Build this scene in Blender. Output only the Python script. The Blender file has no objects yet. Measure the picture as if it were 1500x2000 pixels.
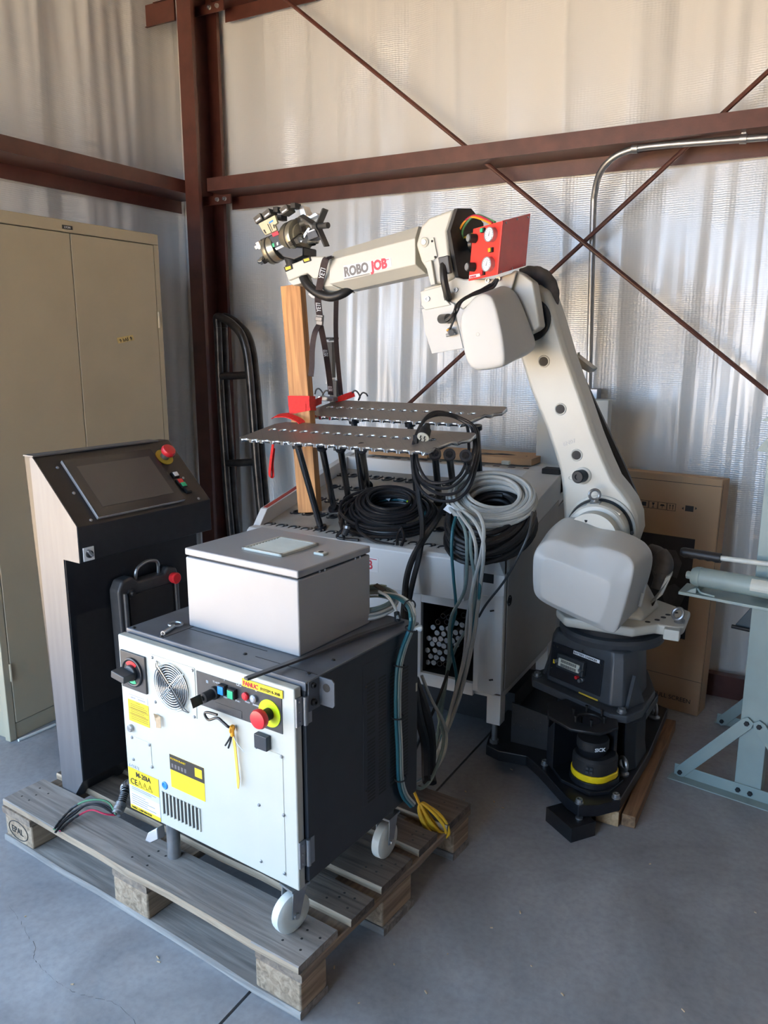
import bpy, bmesh, math, random
from mathutils import Vector, Matrix
random.seed(7)
R = math.radians
sc = bpy.context.scene
COL = sc.collection

# ---------------------------------------------------------------- camera
CAM_F, CAM_YAW, CAM_PITCH, CAM_H = 1554.0, R(28.9), R(12.0), 1.52
cam_d = bpy.data.cameras.new('camera')
cam_d.sensor_fit = 'HORIZONTAL'
cam_d.sensor_width = 36.0
cam_d.lens = 36.0 * CAM_F / 1500.0
cam_d.clip_start = 0.05
cam = bpy.data.objects.new('camera', cam_d)
COL.objects.link(cam)
cam.location = (0, 0, CAM_H)
cam.rotation_euler = (math.pi / 2 - CAM_PITCH, 0, CAM_YAW)
sc.camera = cam

# ---------------------------------------------------------------- view, world, light
sc.view_settings.view_transform = 'Standard'
sc.view_settings.look = 'None'
sc.view_settings.exposure = -0.37
sc.view_settings.gamma = 1.0
sc.view_settings.use_curve_mapping = False
world = bpy.data.worlds.new('world')
sc.world = world
world.use_nodes = True
wbg = world.node_tree.nodes['Background']
wbg.inputs['Color'].default_value = (0.44, 0.67, 1.0, 1)
wbg.inputs['Strength'].default_value = 12.0
# the sun stands behind the building: it lights the ground outside the doorway, not the room
sun_d = bpy.data.lights.new('sun', 'SUN')
sun_d.energy = 150.0
sun_d.angle = R(0.6)
sun_d.color = (1.0, 0.84, 0.62)
sun = bpy.data.objects.new('sun', sun_d)
COL.objects.link(sun)
sun.rotation_euler = (R(-24), R(8), 0)
# open doorway in the front wall, behind and left of the camera: skylight portal
DX0, DX1, DY, DZ = -3.2, -0.6, -1.7, 2.8
LY1, LZ = 0.9, 2.4        # a second opening in the left wall, from the front corner to LY1
por_d = bpy.data.lights.new('doorway_portal', 'AREA')
por_d.shape = 'RECTANGLE'
por_d.size, por_d.size_y = DX1 - DX0, DZ
por_d.cycles.is_portal = True
por = bpy.data.objects.new('doorway_portal', por_d)
COL.objects.link(por)
por.location = ((DX0 + DX1) / 2, DY, DZ / 2)
por.rotation_euler = (R(90), 0, 0)
por2_d = por_d.copy()
por2_d.size, por2_d.size_y = LY1 - DY, LZ
por2 = bpy.data.objects.new('side_portal', por2_d)
COL.objects.link(por2)
por2.location = (-3.265, (LY1 + DY) / 2, LZ / 2)
por2.rotation_euler = (R(90), 0, R(-90))


# ---------------------------------------------------------------- materials
def new_mat(name):
    m = bpy.data.materials.new(name)
    m.use_nodes = True
    return m, m.node_tree.nodes, m.node_tree.links, m.node_tree.nodes['Principled BSDF']


def mat(name, col, rough=0.5, metal=0.0, var=0.12, scale=30.0, bump=0.0, bscale=200.0, spec=0.5, coat=0.0, stretch=None):
    m, n, l, b = new_mat(name)
    b.inputs['Roughness'].default_value = rough
    b.inputs['Metallic'].default_value = metal
    b.inputs['Specular IOR Level'].default_value = spec
    b.inputs['Coat Weight'].default_value = coat
    tc = n.new('ShaderNodeTexCoord')
    mp = n.new('ShaderNodeMapping')
    l.new(tc.outputs['Object'], mp.inputs['Vector'])
    if stretch:
        mp.inputs['Scale'].default_value = stretch
    nz = n.new('ShaderNodeTexNoise')
    nz.inputs['Scale'].default_value = scale
    nz.inputs['Detail'].default_value = 5
    l.new(mp.outputs[0], nz.inputs['Vector'])
    rp = n.new('ShaderNodeValToRGB')
    rp.color_ramp.elements[0].position = 0.3
    rp.color_ramp.elements[1].position = 0.7
    rp.color_ramp.elements[0].color = tuple(c * (1 - var) for c in col) + (1,)
    rp.color_ramp.elements[1].color = tuple(min(1, c * (1 + var)) for c in col) + (1,)
    l.new(nz.outputs['Fac'], rp.inputs['Fac'])
    l.new(rp.outputs['Color'], b.inputs['Base Color'])
    if bump > 0:
        n2 = n.new('ShaderNodeTexNoise')
        n2.inputs['Scale'].default_value = bscale
        n2.inputs['Detail'].default_value = 3
        l.new(mp.outputs[0], n2.inputs['Vector'])
        bp = n.new('ShaderNodeBump')
        bp.inputs['Strength'].default_value = bump
        bp.inputs['Distance'].default_value = 0.002
        l.new(n2.outputs['Fac'], bp.inputs['Height'])
        l.new(bp.outputs['Normal'], b.inputs['Normal'])
    return m


def wood(name, c0, c1, axis=0, rough=0.75, dark=None):
    m, n, l, b = new_mat(name)
    b.inputs['Roughness'].default_value = rough
    tc = n.new('ShaderNodeTexCoord')
    mp = n.new('ShaderNodeMapping')
    s = [38.0, 38.0, 38.0]
    s[axis] = 2.2
    mp.inputs['Scale'].default_value = s
    l.new(tc.outputs['Object'], mp.inputs['Vector'])
    nz = n.new('ShaderNodeTexNoise')
    nz.inputs['Scale'].default_value = 1.3
    nz.inputs['Detail'].default_value = 8
    nz.inputs['Distortion'].default_value = 1.2
    l.new(mp.outputs[0], nz.inputs['Vector'])
    rp = n.new('ShaderNodeValToRGB')
    rp.color_ramp.elements[0].position = 0.32
    rp.color_ramp.elements[1].position = 0.68
    rp.color_ramp.elements[0].color = c0 + (1,)
    rp.color_ramp.elements[1].color = c1 + (1,)
    l.new(nz.outputs['Fac'], rp.inputs['Fac'])
    out = rp.outputs['Color']
    if dark:
        n3 = n.new('ShaderNodeTexNoise')
        n3.inputs['Scale'].default_value = 9
        n3.inputs['Detail'].default_value = 4
        l.new(tc.outputs['Object'], n3.inputs['Vector'])
        r3 = n.new('ShaderNodeValToRGB')
        r3.color_ramp.elements[0].position = 0.42
        r3.color_ramp.elements[1].position = 0.62
        l.new(n3.outputs['Fac'], r3.inputs['Fac'])
        mx = n.new('ShaderNodeMixRGB')
        l.new(r3.outputs['Color'], mx.inputs[0])
        mx.inputs[1].default_value = dark + (1,)
        l.new(out, mx.inputs[2])
        out = mx.outputs[0]
    l.new(out, b.inputs['Base Color'])
    bp = n.new('ShaderNodeBump')
    bp.inputs['Strength'].default_value = 0.35
    bp.inputs['Distance'].default_value = 0.003
    l.new(nz.outputs['Fac'], bp.inputs['Height'])
    l.new(bp.outputs['Normal'], b.inputs['Normal'])
    return m


def wall_mat():
    m, n, l, b = new_mat('white_vinyl_insulation')
    b.inputs['Base Color'].default_value = (0.82, 0.80, 0.77, 1)
    b.inputs['Roughness'].default_value = 0.30
    b.inputs['Specular IOR Level'].default_value = 0.6
    b.inputs['Metallic'].default_value = 0.12
    tc = n.new('ShaderNodeTexCoord')
    # fine scrim weave of the facing
    wv = []
    for ax, sc_ in (('X', 132.0), ('Z', 210.0)):
        w = n.new('ShaderNodeTexWave')
        w.bands_direction = ax
        w.inputs['Scale'].default_value = sc_ / 6.0
        w.inputs['Distortion'].default_value = 2.0
        w.inputs['Detail'].default_value = 1
        w.inputs['Detail Scale'].default_value = 1.5
        l.new(tc.outputs['Object'], w.inputs['Vector'])
        wv.append(w)
    ad = n.new('ShaderNodeMath')
    ad.operation = 'ADD'
    l.new(wv[0].outputs['Fac'], ad.inputs[0])
    l.new(wv[1].outputs['Fac'], ad.inputs[1])
    nz = n.new('ShaderNodeTexNoise')
    nz.inputs['Scale'].default_value = 2.0
    nz.inputs['Detail'].default_value = 3
    l.new(tc.outputs['Object'], nz.inputs['Vector'])
    rp = n.new('ShaderNodeMapRange')
    rp.inputs['From Min'].default_value = 0.45
    rp.inputs['From Max'].default_value = 0.62
    rp.inputs['To Min'].default_value = 0.02
    rp.inputs['To Max'].default_value = 0.20
    l.new(nz.outputs['Fac'], rp.inputs['Value'])
    bp = n.new('ShaderNodeBump')
    bp.inputs['Distance'].default_value = 0.0035
    l.new(rp.outputs[0], bp.inputs['Strength'])
    l.new(ad.outputs[0], bp.inputs['Height'])
    l.new(bp.outputs['Normal'], b.inputs['Normal'])
    return m


def floor_mat():
    m, n, l, b = new_mat('grey_concrete')
    tc = n.new('ShaderNodeTexCoord')
    n1 = n.new('ShaderNodeTexNoise')
    n1.inputs['Scale'].default_value = 1.6
    n1.inputs['Detail'].default_value = 9
    n1.inputs['Roughness'].default_value = 0.65
    n1.inputs['Distortion'].default_value = 1.3
    l.new(tc.outputs['Object'], n1.inputs['Vector'])
    rp = n.new('ShaderNodeValToRGB')
    rp.color_ramp.elements[0].position = 0.33
    rp.color_ramp.elements[0].color = (0.21, 0.21, 0.222, 1)
    rp.color_ramp.elements[1].position = 0.68
    rp.color_ramp.elements[1].color = (0.35, 0.355, 0.365, 1)
    l.new(n1.outputs['Fac'], rp.inputs['Fac'])
    n2 = n.new('ShaderNodeTexNoise')
    n2.inputs['Scale'].default_value = 55
    n2.inputs['Detail'].default_value = 4
    l.new(tc.outputs['Object'], n2.inputs['Vector'])
    r2 = n.new('ShaderNodeValToRGB')
    r2.color_ramp.elements[0].position = 0.3
    r2.color_ramp.elements[0].color = (0.8, 0.8, 0.8, 1)
    r2.color_ramp.elements[1].position = 0.6
    r2.color_ramp.elements[1].color = (1, 1, 1, 1)
    l.new(n2.outputs['Fac'], r2.inputs['Fac'])
    mx = n.new('ShaderNodeMixRGB')
    mx.blend_type = 'MULTIPLY'
    mx.inputs[0].default_value = 0.7
    l.new(rp.outputs['Color'], mx.inputs[1])
    l.new(r2.outputs['Color'], mx.inputs[2])
    l.new(mx.outputs[0], b.inputs['Base Color'])
    rr = n.new('ShaderNodeMapRange')
    rr.inputs['To Min'].default_value = 0.38
    rr.inputs['To Max'].default_value = 0.68
    l.new(n1.outputs['Fac'], rr.inputs['Value'])
    l.new(rr.outputs[0], b.inputs['Roughness'])
    bp = n.new('ShaderNodeBump')
    bp.inputs['Strength'].default_value = 0.12
    bp.inputs['Distance'].default_value = 0.002
    l.new(n2.outputs['Fac'], bp.inputs['Height'])
    l.new(bp.outputs['Normal'], b.inputs['Normal'])
    return m


def plate_mat():
    # ground steel plate with a diamond scribe pattern scratched into the face
    m, n, l, b = new_mat('scribed_grey_plate')
    b.inputs['Metallic'].default_value = 0.55
    b.inputs['Roughness'].default_value = 0.45
    b.inputs['Base Color'].default_value = (0.24, 0.21, 0.19, 1)
    return m


M = dict(
    wall=wall_mat(), floor=floor_mat(), plate=plate_mat(),
    yard=mat('sunlit_yard_ground', (0.58, 0.455, 0.305), 0.9, 0, 0.1, 0.6),
    ceil=mat('grey_far_sheeting', (0.30, 0.295, 0.29), 0.7),
    steelred=mat('red_oxide_steel', (0.075, 0.024, 0.018), 0.42, 0.0, 0.22, 14, 0.15, 120),
    tan=mat('tan_cabinet_paint', (0.42, 0.36, 0.25), 0.42, 0, 0.05, 4),
    tandark=mat('tan_gap', (0.03, 0.025, 0.02), 0.8),
    brushed=mat('brushed_stainless', (0.125, 0.13, 0.14), 0.5, 0.5, 0.08, 6, 0.1, 60, stretch=(8, 8, 0.6)),
    black=mat('black_powder_coat', (0.010, 0.011, 0.014), 0.38, 0, 0.2, 40),
    blackmat=mat('matt_black', (0.012, 0.012, 0.013), 0.65, 0, 0.2, 40),
    rubber=mat('black_rubber', (0.010, 0.010, 0.011), 0.48, 0, 0.25, 60),
    darkgrey=mat('dark_grey_plastic', (0.035, 0.037, 0.040), 0.42, 0, 0.15, 50),
    navy=mat('dark_blue_grey_paint', (0.022, 0.028, 0.036), 0.40, 0, 0.1, 20),
    topgrey=mat('grey_blue_sheet_top', (0.115, 0.125, 0.14), 0.40, 0.15, 0.22, 9),
    cream=mat('cream_white_paint', (0.49, 0.49, 0.43), 0.38, 0, 0.03, 6),
    lgrey=mat('light_grey_enclosure', (0.31, 0.315, 0.32), 0.42, 0, 0.03, 6),
    ivory=mat('ivory_plastic', (0.58, 0.56, 0.47), 0.5, 0, 0.05),
    white=mat('white_label', (0.80, 0.80, 0.80), 0.5, 0, 0.04),
    robot=mat('robot_ivory_paint', (0.56, 0.545, 0.48), 0.36, 0, 0.04, 7),
    robotcover=mat('robot_cover_plastic', (0.49, 0.49, 0.47), 0.38, 0, 0.03, 7),
    robotbase=mat('robot_base_grey', (0.042, 0.047, 0.053), 0.42, 0, 0.15, 20, 0.05, 300),
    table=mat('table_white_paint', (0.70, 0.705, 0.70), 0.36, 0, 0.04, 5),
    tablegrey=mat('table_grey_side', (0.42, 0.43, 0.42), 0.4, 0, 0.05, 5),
    bed=mat('dusty_bed_sheet', (0.36, 0.34, 0.30), 0.55, 0.1, 0.2, 8),
    steel=mat('bright_steel', (0.60, 0.59, 0.57), 0.28, 1.0, 0.12, 40),
    alu=mat('turned_aluminium', (0.78, 0.78, 0.79), 0.26, 1.0, 0.08, 60),
    zinc=mat('zinc_plated', (0.36, 0.37, 0.38), 0.42, 0.9, 0.1, 30),
    darksteel=mat('dark_steel_tube', (0.055, 0.052, 0.05), 0.33, 0.75, 0.4, 18, 0.1, 80),
    post=mat('polished_dark_rod', (0.10, 0.10, 0.105), 0.22, 0.9, 0.1, 20),
    goldgrey=mat('anodised_gripper', (0.36, 0.34, 0.27), 0.34, 0.8, 0.1, 40),
    beige=mat('beige_block', (0.62, 0.55, 0.36), 0.5, 0, 0.06),
    red=mat('red_plastic', (0.62, 0.022, 0.030), 0.36, 0, 0.06),
    redpanel=mat('red_sheet_panel', (0.72, 0.045, 0.035), 0.38, 0, 0.05),
    redstrap=mat('red_webbing', (0.66, 0.018, 0.016), 0.7, 0, 0.15, 120, 0.3, 500),
    redstrip=mat('faded_red_strip', (0.42, 0.055, 0.04), 0.45, 0, 0.15, 20),
    yellow=mat('yellow_print', (0.90, 0.60, 0.02), 0.45, 0, 0.04),
    lime=mat('yellow_green_ring', (0.70, 0.85, 0.01), 0.45, 0, 0.03),
    yring=mat('dull_yellow_ring', (0.52, 0.36, 0.03), 0.5, 0, 0.05),
    syellow=mat('scanner_yellow', (0.92, 0.62, 0.01), 0.4, 0, 0.03),
    orange=mat('orange_strip', (0.85, 0.36, 0.02), 0.5, 0, 0.04),
    lyel=mat('pale_orange_tie', (0.95, 0.52, 0.08), 0.4, 0, 0.05),
    green=mat('green_plastic', (0.03, 0.42, 0.20), 0.4, 0, 0.05),
    blue=mat('blue_plastic', (0.02, 0.22, 0.62), 0.4, 0, 0.05),
    amber=mat('amber_plastic', (0.85, 0.42, 0.02), 0.4, 0, 0.05),
    brownstrap=mat('dark_brown_webbing', (0.035, 0.022, 0.024), 0.75, 0, 0.2, 150, 0.3, 500),
    fold=mat('fabric_hose_cover', (0.075, 0.07, 0.066), 0.7, 0, 0.3, 25, 0.3, 60),
    cgrey=mat('grey_cable_jacket', (0.40, 0.40, 0.37), 0.48, 0, 0.10, 20),
    cgreen=mat('green_grey_cable', (0.16, 0.22, 0.21), 0.48, 0, 0.1, 20),
    cteal=mat('teal_cable', (0.012, 0.115, 0.145), 0.45, 0, 0.1, 20),
    cwhite=mat('white_cable', (0.62, 0.63, 0.60), 0.45, 0, 0.06, 20),
    cyellow=mat('yellow_cable', (0.62, 0.36, 0.015), 0.42, 0, 0.1, 20),
    cblack=mat('black_cable', (0.014, 0.014, 0.016), 0.40, 0, 0.2, 40),
    cred=mat('red_wire', (0.45, 0.02, 0.06), 0.45),
    cgreenw=mat('green_wire', (0.06, 0.20, 0.09), 0.45),
    card=mat('brown_cardboard', (0.40, 0.265, 0.155), 0.8, 0, 0.07, 5),
    cardink=mat('dark_card_print', (0.028, 0.024, 0.023), 0.7, 0, 0.3, 12),
    ink=mat('black_ink', (0.02, 0.018, 0.016), 0.6),
    inkgrey=mat('grey_ink', (0.13, 0.125, 0.13), 0.5),
    inkred=mat('red_ink', (0.55, 0.02, 0.05), 0.5),
    greylab=mat('grey_label_print', (0.50, 0.51, 0.54), 0.5, 0, 0.06),
    press=mat('pale_green_grey_paint', (0.27, 0.335, 0.315), 0.45, 0, 0.07, 9),
    pressdark=mat('dark_teal_bracket', (0.035, 0.06, 0.075), 0.5),
    handle=mat('white_pipe_handle', (0.62, 0.60, 0.52), 0.45, 0, 0.08),
    buckle=mat('grey_cast_buckle', (0.17, 0.16, 0.15), 0.4, 0.3, 0.1, 40),
    tape=mat('masking_tape', (0.55, 0.40, 0.25), 0.7, 0, 0.15, 60),
    tapeyel=mat('aged_yellow_tape', (0.66, 0.50, 0.20), 0.7, 0, 0.1, 60),
    nylon=mat('white_nylon_wheel', (0.66, 0.66, 0.60), 0.35, 0, 0.08, 30),
    glass=mat('dark_touch_glass', (0.030, 0.031, 0.034), 0.16, 0, 0.05, 6),
    screen=mat('switched_off_screen', (0.075, 0.074, 0.072), 0.22, 0, 0.03, 6),
    silver=mat('silver_bezel', (0.42, 0.44, 0.47), 0.35, 0.6, 0.05),
    plug=mat('plug_face', (0.62, 0.60, 0.50), 0.5, 0, 0.06),
    paleb=mat('pale_panel_paint', (0.47, 0.50, 0.49), 0.45, 0, 0.04, 4),
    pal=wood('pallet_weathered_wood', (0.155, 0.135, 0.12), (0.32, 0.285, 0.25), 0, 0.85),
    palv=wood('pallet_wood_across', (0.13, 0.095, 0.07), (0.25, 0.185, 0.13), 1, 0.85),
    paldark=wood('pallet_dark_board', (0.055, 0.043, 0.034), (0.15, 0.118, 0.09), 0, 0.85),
    paledge=wood('pallet_board_edge', (0.20, 0.145, 0.095), (0.42, 0.32, 0.22), 0, 0.85),
    block=wood('pallet_block_wood', (0.17, 0.115, 0.07), (0.40, 0.29, 0.19), 1, 0.85),
    timber=wood('fresh_timber', (0.31, 0.135, 0.042), (0.56, 0.29, 0.105), 2, 0.6),
    skid=wood('brown_skid_timber', (0.13, 0.066, 0.030), (0.30, 0.165, 0.08), 1, 0.75),
    skidend=wood('pale_end_grain', (0.36, 0.22, 0.10), (0.55, 0.36, 0.2), 1, 0.8),
)

# ---------------------------------------------------------------- camera-ray measuring helpers
_cy, _sy, _cp, _sp = math.cos(CAM_YAW), math.sin(CAM_YAW), math.cos(CAM_PITCH), math.sin(CAM_PITCH)
_FW = Vector((-_sy * _cp, _cy * _cp, -_sp))
_RT = Vector((_cy, _sy, 0))
_UP = _RT.cross(_FW)
EYE = Vector((0, 0, CAM_H))


def ray(px, py):
    return _RT * ((px - 750) / CAM_F) - _UP * ((py - 1000) / CAM_F) + _FW


def hit(px, py, p0, n):
    d = ray(px, py)
    return EYE + d * ((Vector(p0) - EYE).dot(n) / d.dot(n))


class Fr:
    """local frame of a thing: real position and heading in metres"""

    def __init__(s, loc=(0, 0, 0), rz=0.0, mtx=None):
        s.m = mtx if mtx is not None else Matrix.Translation(loc) @ Matrix.Rotation(rz, 4, 'Z')
        s.i = s.m.inverted()
        s.loc, s.rz = Vector(loc), rz

    def ax(s, px, py, a, v):
        n = s.m.to_3x3().col[a].normalized()
        p0 = s.m @ Vector([v if k == a else 0 for k in range(3)])
        return s.i @ hit(px, py, p0, n)

    def x(s, px, py, v=0.0): return s.ax(px, py, 0, v)
    def y(s, px, py, v=0.0): return s.ax(px, py, 1, v)
    def z(s, px, py, v=0.0): return s.ax(px, py, 2, v)


W0 = Fr()


# ---------------------------------------------------------------- mesh builder
def orth(d):
    d = d.normalized()
    a = Vector((0, 0, 1)) if abs(d.z) < 0.9 else Vector((1, 0, 0))
    u = d.cross(a).normalized()
    return u, d.cross(u).normalized()


class MB:
    def __init__(s): s.v, s.f, s.m = [], [], []

    def add(s, vs, fs, m=0):
        o = len(s.v)
        s.v += [tuple(p) for p in vs]
        s.f += [tuple(i + o for i in f) for f in fs]
        s.m += [m] * len(fs)
        return s

    def loft(s, A, B, m=0, caps=True):
        n = len(A)
        fs = [(i, (i + 1) % n, n + (i + 1) % n, n + i) for i in range(n)]
        if caps: fs += [tuple(range(n))[::-1], tuple(range(n, 2 * n))]
        return s.add(list(A) + list(B), fs, m)

    def lofts(s, rings, m=0, caps=True):
        n = len(rings[0])
        vs = [p for r in rings for p in r]
        fs = []
        for k in range(len(rings) - 1):
            for i in range(n):
                fs.append((k * n + i, k * n + (i + 1) % n, (k + 1) * n + (i + 1) % n, (k + 1) * n + i))
        if caps:
            fs.append(tuple(range(n))[::-1])
            fs.append(tuple(range((len(rings) - 1) * n, len(rings) * n)))
        return s.add(vs, fs, m)

    def box(s, x0, x1, y0, y1, z0, z1, m=0, T=None):
        P = [Vector(p) for p in ((x0, y0, z0), (x1, y0, z0), (x1, y1, z0), (x0, y1, z0), (x0, y0, z1), (x1, y0, z1), (x1, y1, z1), (x0, y1, z1))]
        if T is not None: P = [T @ p for p in P]
        return s.loft(P[:4], P[4:], m)

    def ext(s, poly, d, m=0):
        d = Vector(d)
        A = [Vector(p) for p in poly]
        return s.loft(A, [p + d for p in A], m)

    def cyl(s, p0, p1, r, r1=None, n=16, m=0, caps=True):
        p0, p1 = Vector(p0), Vector(p1)
        r1 = r if r1 is None else r1
        u, w = orth(p1 - p0)
        ring = lambda c, q: [c + u * (q * math.cos(2 * math.pi * k / n)) + w * (q * math.sin(2 * math.pi * k / n)) for k in range(n)]
        return s.loft(ring(p0, r), ring(p1, r1), m, caps)

    def lathe(s, p0, axis, prof, n=24, m=0):
        p0, axis = Vector(p0), Vector(axis).normalized()
        u, w = orth(axis)
        rings = [[p0 + axis * h + u * (max(q, 1e-4) * math.cos(2 * math.pi * k / n)) + w * (max(q, 1e-4) * math.sin(2 * math.pi * k / n)) for k in range(n)] for q, h in prof]
        return s.lofts(rings, m)

    def tube(s, path, r, n=8, closed=False, m=0):
        P = [Vector(p) for p in path]
        N = len(P)
        rr = r if isinstance(r, (list, tuple)) else [r] * N
        u = None
        rings = []
        for i in range(N):
            a = P[i - 1] if (i > 0 or closed) else P[i]
            b = P[(i + 1) % N] if (i < N - 1 or closed) else P[i]
            t = (b - a)
            t = t.normalized() if t.length > 1e-9 else Vector((0, 0, 1))
            if u is None: u, _ = orth(t)
            u = (u - t * u.dot(t))
            u = u.normalized() if u.length > 1e-6 else orth(t)[0]
            w = t.cross(u)
            rings.append([P[i] + u * (rr[i] * math.cos(2 * math.pi * k / n)) + w * (rr[i] * math.sin(2 * math.pi * k / n)) for k in range(n)])
        if closed:
            vs = [p for q in rings for p in q]
            fs = [(i * n + k, i * n + (k + 1) % n, ((i + 1) % N) * n + (k + 1) % n, ((i + 1) % N) * n + k) for i in range(N) for k in range(n)]
            return s.add(vs, fs, m)
        return s.lofts(rings, m)

    def torus(s, c, axis, R_, r, n=28, k=8, m=0):
        u, w = orth(Vector(axis))
        c = Vector(c)
        return s.tube([c + u * (R_ * math.cos(2 * math.pi * i / n)) + w * (R_ * math.sin(2 * math.pi * i / n)) for i in range(n)], r, k, True, m)

    def sphere(s, c, r, n=14, m=0, sq=1.0):
        c = Vector(c)
        h = n // 2
        return s.lathe(c, (0, 0, 1), [(r * math.sin(math.pi * i / h), -r * sq * math.cos(math.pi * i / h)) for i in range(h + 1)], n, m)

    def ribbon(s, path, wd, w, t=0.002, m=0):
        """flat strap: path points, width direction(s), width, thickness"""
        P = [Vector(p) for p in path]
        rings = []
        for i, p in enumerate(P):
            d = (P[min(i + 1, len(P) - 1)] - P[max(i - 1, 0)]).normalized()
            q = Vector(wd[i] if isinstance(wd, list) else wd)
            q = (q - d * q.dot(d)).normalized()
            nn = d.cross(q)
            ww = w[i] if isinstance(w, list) else w
            rings.append([p + q * ww / 2 + nn * t / 2, p - q * ww / 2 + nn * t / 2, p - q * ww / 2 - nn * t / 2, p + q * ww / 2 - nn * t / 2])
        return s.lofts(rings, m)

    def build(s, name, mats, parent=None, bevel=0.0, seg=2, smooth=True, ang=35, loc=None, sub=0):
        me = bpy.data.meshes.new(name)
        me.from_pydata(s.v, [], s.f)
        for q in (mats if isinstance(mats, (list, tuple)) else [mats]):
            me.materials.append(M[q] if isinstance(q, str) else q)
        me.polygons.foreach_set('material_index', s.m)
        bm = bmesh.new()
        bm.from_mesh(me)
        bmesh.ops.recalc_face_normals(bm, faces=bm.faces)
        bm.to_mesh(me)
        bm.free()
        if smooth:
            me.shade_smooth()
            me.set_sharp_from_angle(angle=R(ang))
        o = bpy.data.objects.new(name, me)
        COL.objects.link(o)
        if parent is not None:
            o.parent = parent
        elif loc is None:
            xs, ys, zs = zip(*s.v)
            c = Vector(((min(xs) + max(xs)) / 2, (min(ys) + max(ys)) / 2, min(zs)))
            me.transform(Matrix.Translation(-c))
            o.location = c
        if bevel > 0:
            b = o.modifiers.new('bevel', 'BEVEL')
            b.width, b.segments, b.limit_method, b.angle_limit = bevel, seg, 'ANGLE', R(28)
            b.harden_normals = smooth
        if sub:
            q = o.modifiers.new('round', 'SUBSURF')
            q.levels = q.render_levels = sub
        return o


def tag(o, label, cat, group=None):
    o['label'] = label
    o['category'] = cat
    if group: o['group'] = group
    return o


def thing(name, label, cat, fr, group=None):
    o = bpy.data.objects.new(name, None)
    o.empty_display_size = 0.05
    COL.objects.link(o)
    o.location = fr.loc
    o.rotation_euler = (0, 0, fr.rz)
    return tag(o, label, cat, group)


def struct(o):
    o['kind'] = 'structure'
    return o


def copy_tree(o, parent=None):
    c = o.copy()
    COL.objects.link(c)
    if parent is not None: c.parent = parent
    for ch in list(o.children): copy_tree(ch, c)
    return c


def text_mesh(body, size, extr=0.0004, bold=0.0, shear=0.0, align='LEFT', sx=1.0):
    cu = bpy.data.curves.new('t', 'FONT')
    cu.body = body
    cu.size = size
    cu.extrude = extr
    cu.offset = bold
    cu.shear = shear
    cu.align_x = align
    cu.resolution_u = 3
    ob = bpy.data.objects.new('t', cu)
    COL.objects.link(ob)
    bpy.context.view_layer.update()
    me = bpy.data.meshes.new_from_object(ob.evaluated_get(bpy.context.evaluated_depsgraph_get()))
    bpy.data.objects.remove(ob)
    bpy.data.curves.remove(cu)
    if sx != 1.0: me.transform(Matrix.Diagonal((sx, 1, 1, 1)))
    return me


def text(name, body, size, o, ex, ey, material, parent, align='LEFT', bold=0.0, shear=0.0, sx=1.0, label=None):
    me = text_mesh(body, size, 0.0004, bold, shear, align, sx)
    ex = Vector(ex).normalized()
    ey = Vector(ey)
    ey = (ey - ex * ey.dot(ex)).normalized()
    ez = ex.cross(ey)
    T = Matrix((ex, ey, ez)).transposed().to_4x4()
    T.translation = Vector(o) + ez * 0.0005
    me.transform(T)
    me.materials.clear()
    me.materials.append(M[material])
    ob = bpy.data.objects.new(name, me)
    COL.objects.link(ob)
    ob.parent = parent
    if label: ob['label'] = label
    return ob


def flat_with_holes(outer, holes, z0, z1):
    """sheet with real through holes: a filled 2D outline given its thickness"""
    cu = bpy.data.curves.new('sheet', 'CURVE')
    cu.dimensions = '2D'
    cu.fill_mode = 'BOTH'
    cu.extrude = (z1 - z0) / 2
    for pts in [outer] + holes:
        sp = cu.splines.new('POLY')
        sp.points.add(len(pts) - 1)
        for q, p in zip(sp.points, pts): q.co = (p[0], p[1], 0, 1)
        sp.use_cyclic_u = True
    ob = bpy.data.objects.new('sheet', cu)
    COL.objects.link(ob)
    bpy.context.view_layer.update()
    me = bpy.data.meshes.new_from_object(ob.evaluated_get(bpy.context.evaluated_depsgraph_get()))
    bpy.data.objects.remove(ob)
    bpy.data.curves.remove(cu)
    me.materials.clear()
    me.transform(Matrix.Translation((0, 0, (z0 + z1) / 2)))
    bm = bmesh.new()
    bm.from_mesh(me)
    bmesh.ops.remove_doubles(bm, verts=bm.verts, dist=1e-5)
    bm.to_mesh(me)
    bm.free()
    return me


def spline(pts, n=8, closed=False):
    """Catmull-Rom through pts"""
    P = [Vector(p) for p in pts]
    out = []
    N = len(P)
    rng = range(N) if closed else range(N - 1)
    for i in rng:
        p0 = P[i - 1] if (i > 0 or closed) else P[i] * 2 - P[i + 1]
        p1, p2 = P[i], P[(i + 1) % N]
        p3 = P[(i + 2) % N] if (i + 2 < N or closed) else p2 * 2 - p1
        for k in range(n):
            t = k / n
            out.append(0.5 * ((2 * p1) + (p2 - p0) * t + (2 * p0 - 5 * p1 + 4 * p2 - p3) * t * t + (3 * p1 - p0 - 3 * p2 + p3) * t ** 3))
    if not closed: out.append(P[-1])
    return out


def bolt(parent, c, axis, r=0.008, h=0.006, material='zinc', name='bolt', socket=True):
    b = MB()
    c, axis = Vector(c), Vector(axis).normalized()
    b.lathe(c, axis, [(r * 1.25, 0), (r * 1.25, h * 0.25), (r, h * 0.3), (r, h), (r * 0.9, h * 1.1), (r * 0.5, h * 1.1), (r * 0.45, h * 0.5)] if socket else [(r, 0), (r, h * 0.4), (r * 0.6, h), (0, h)], 12)
    return b.build(name, material, parent)


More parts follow.
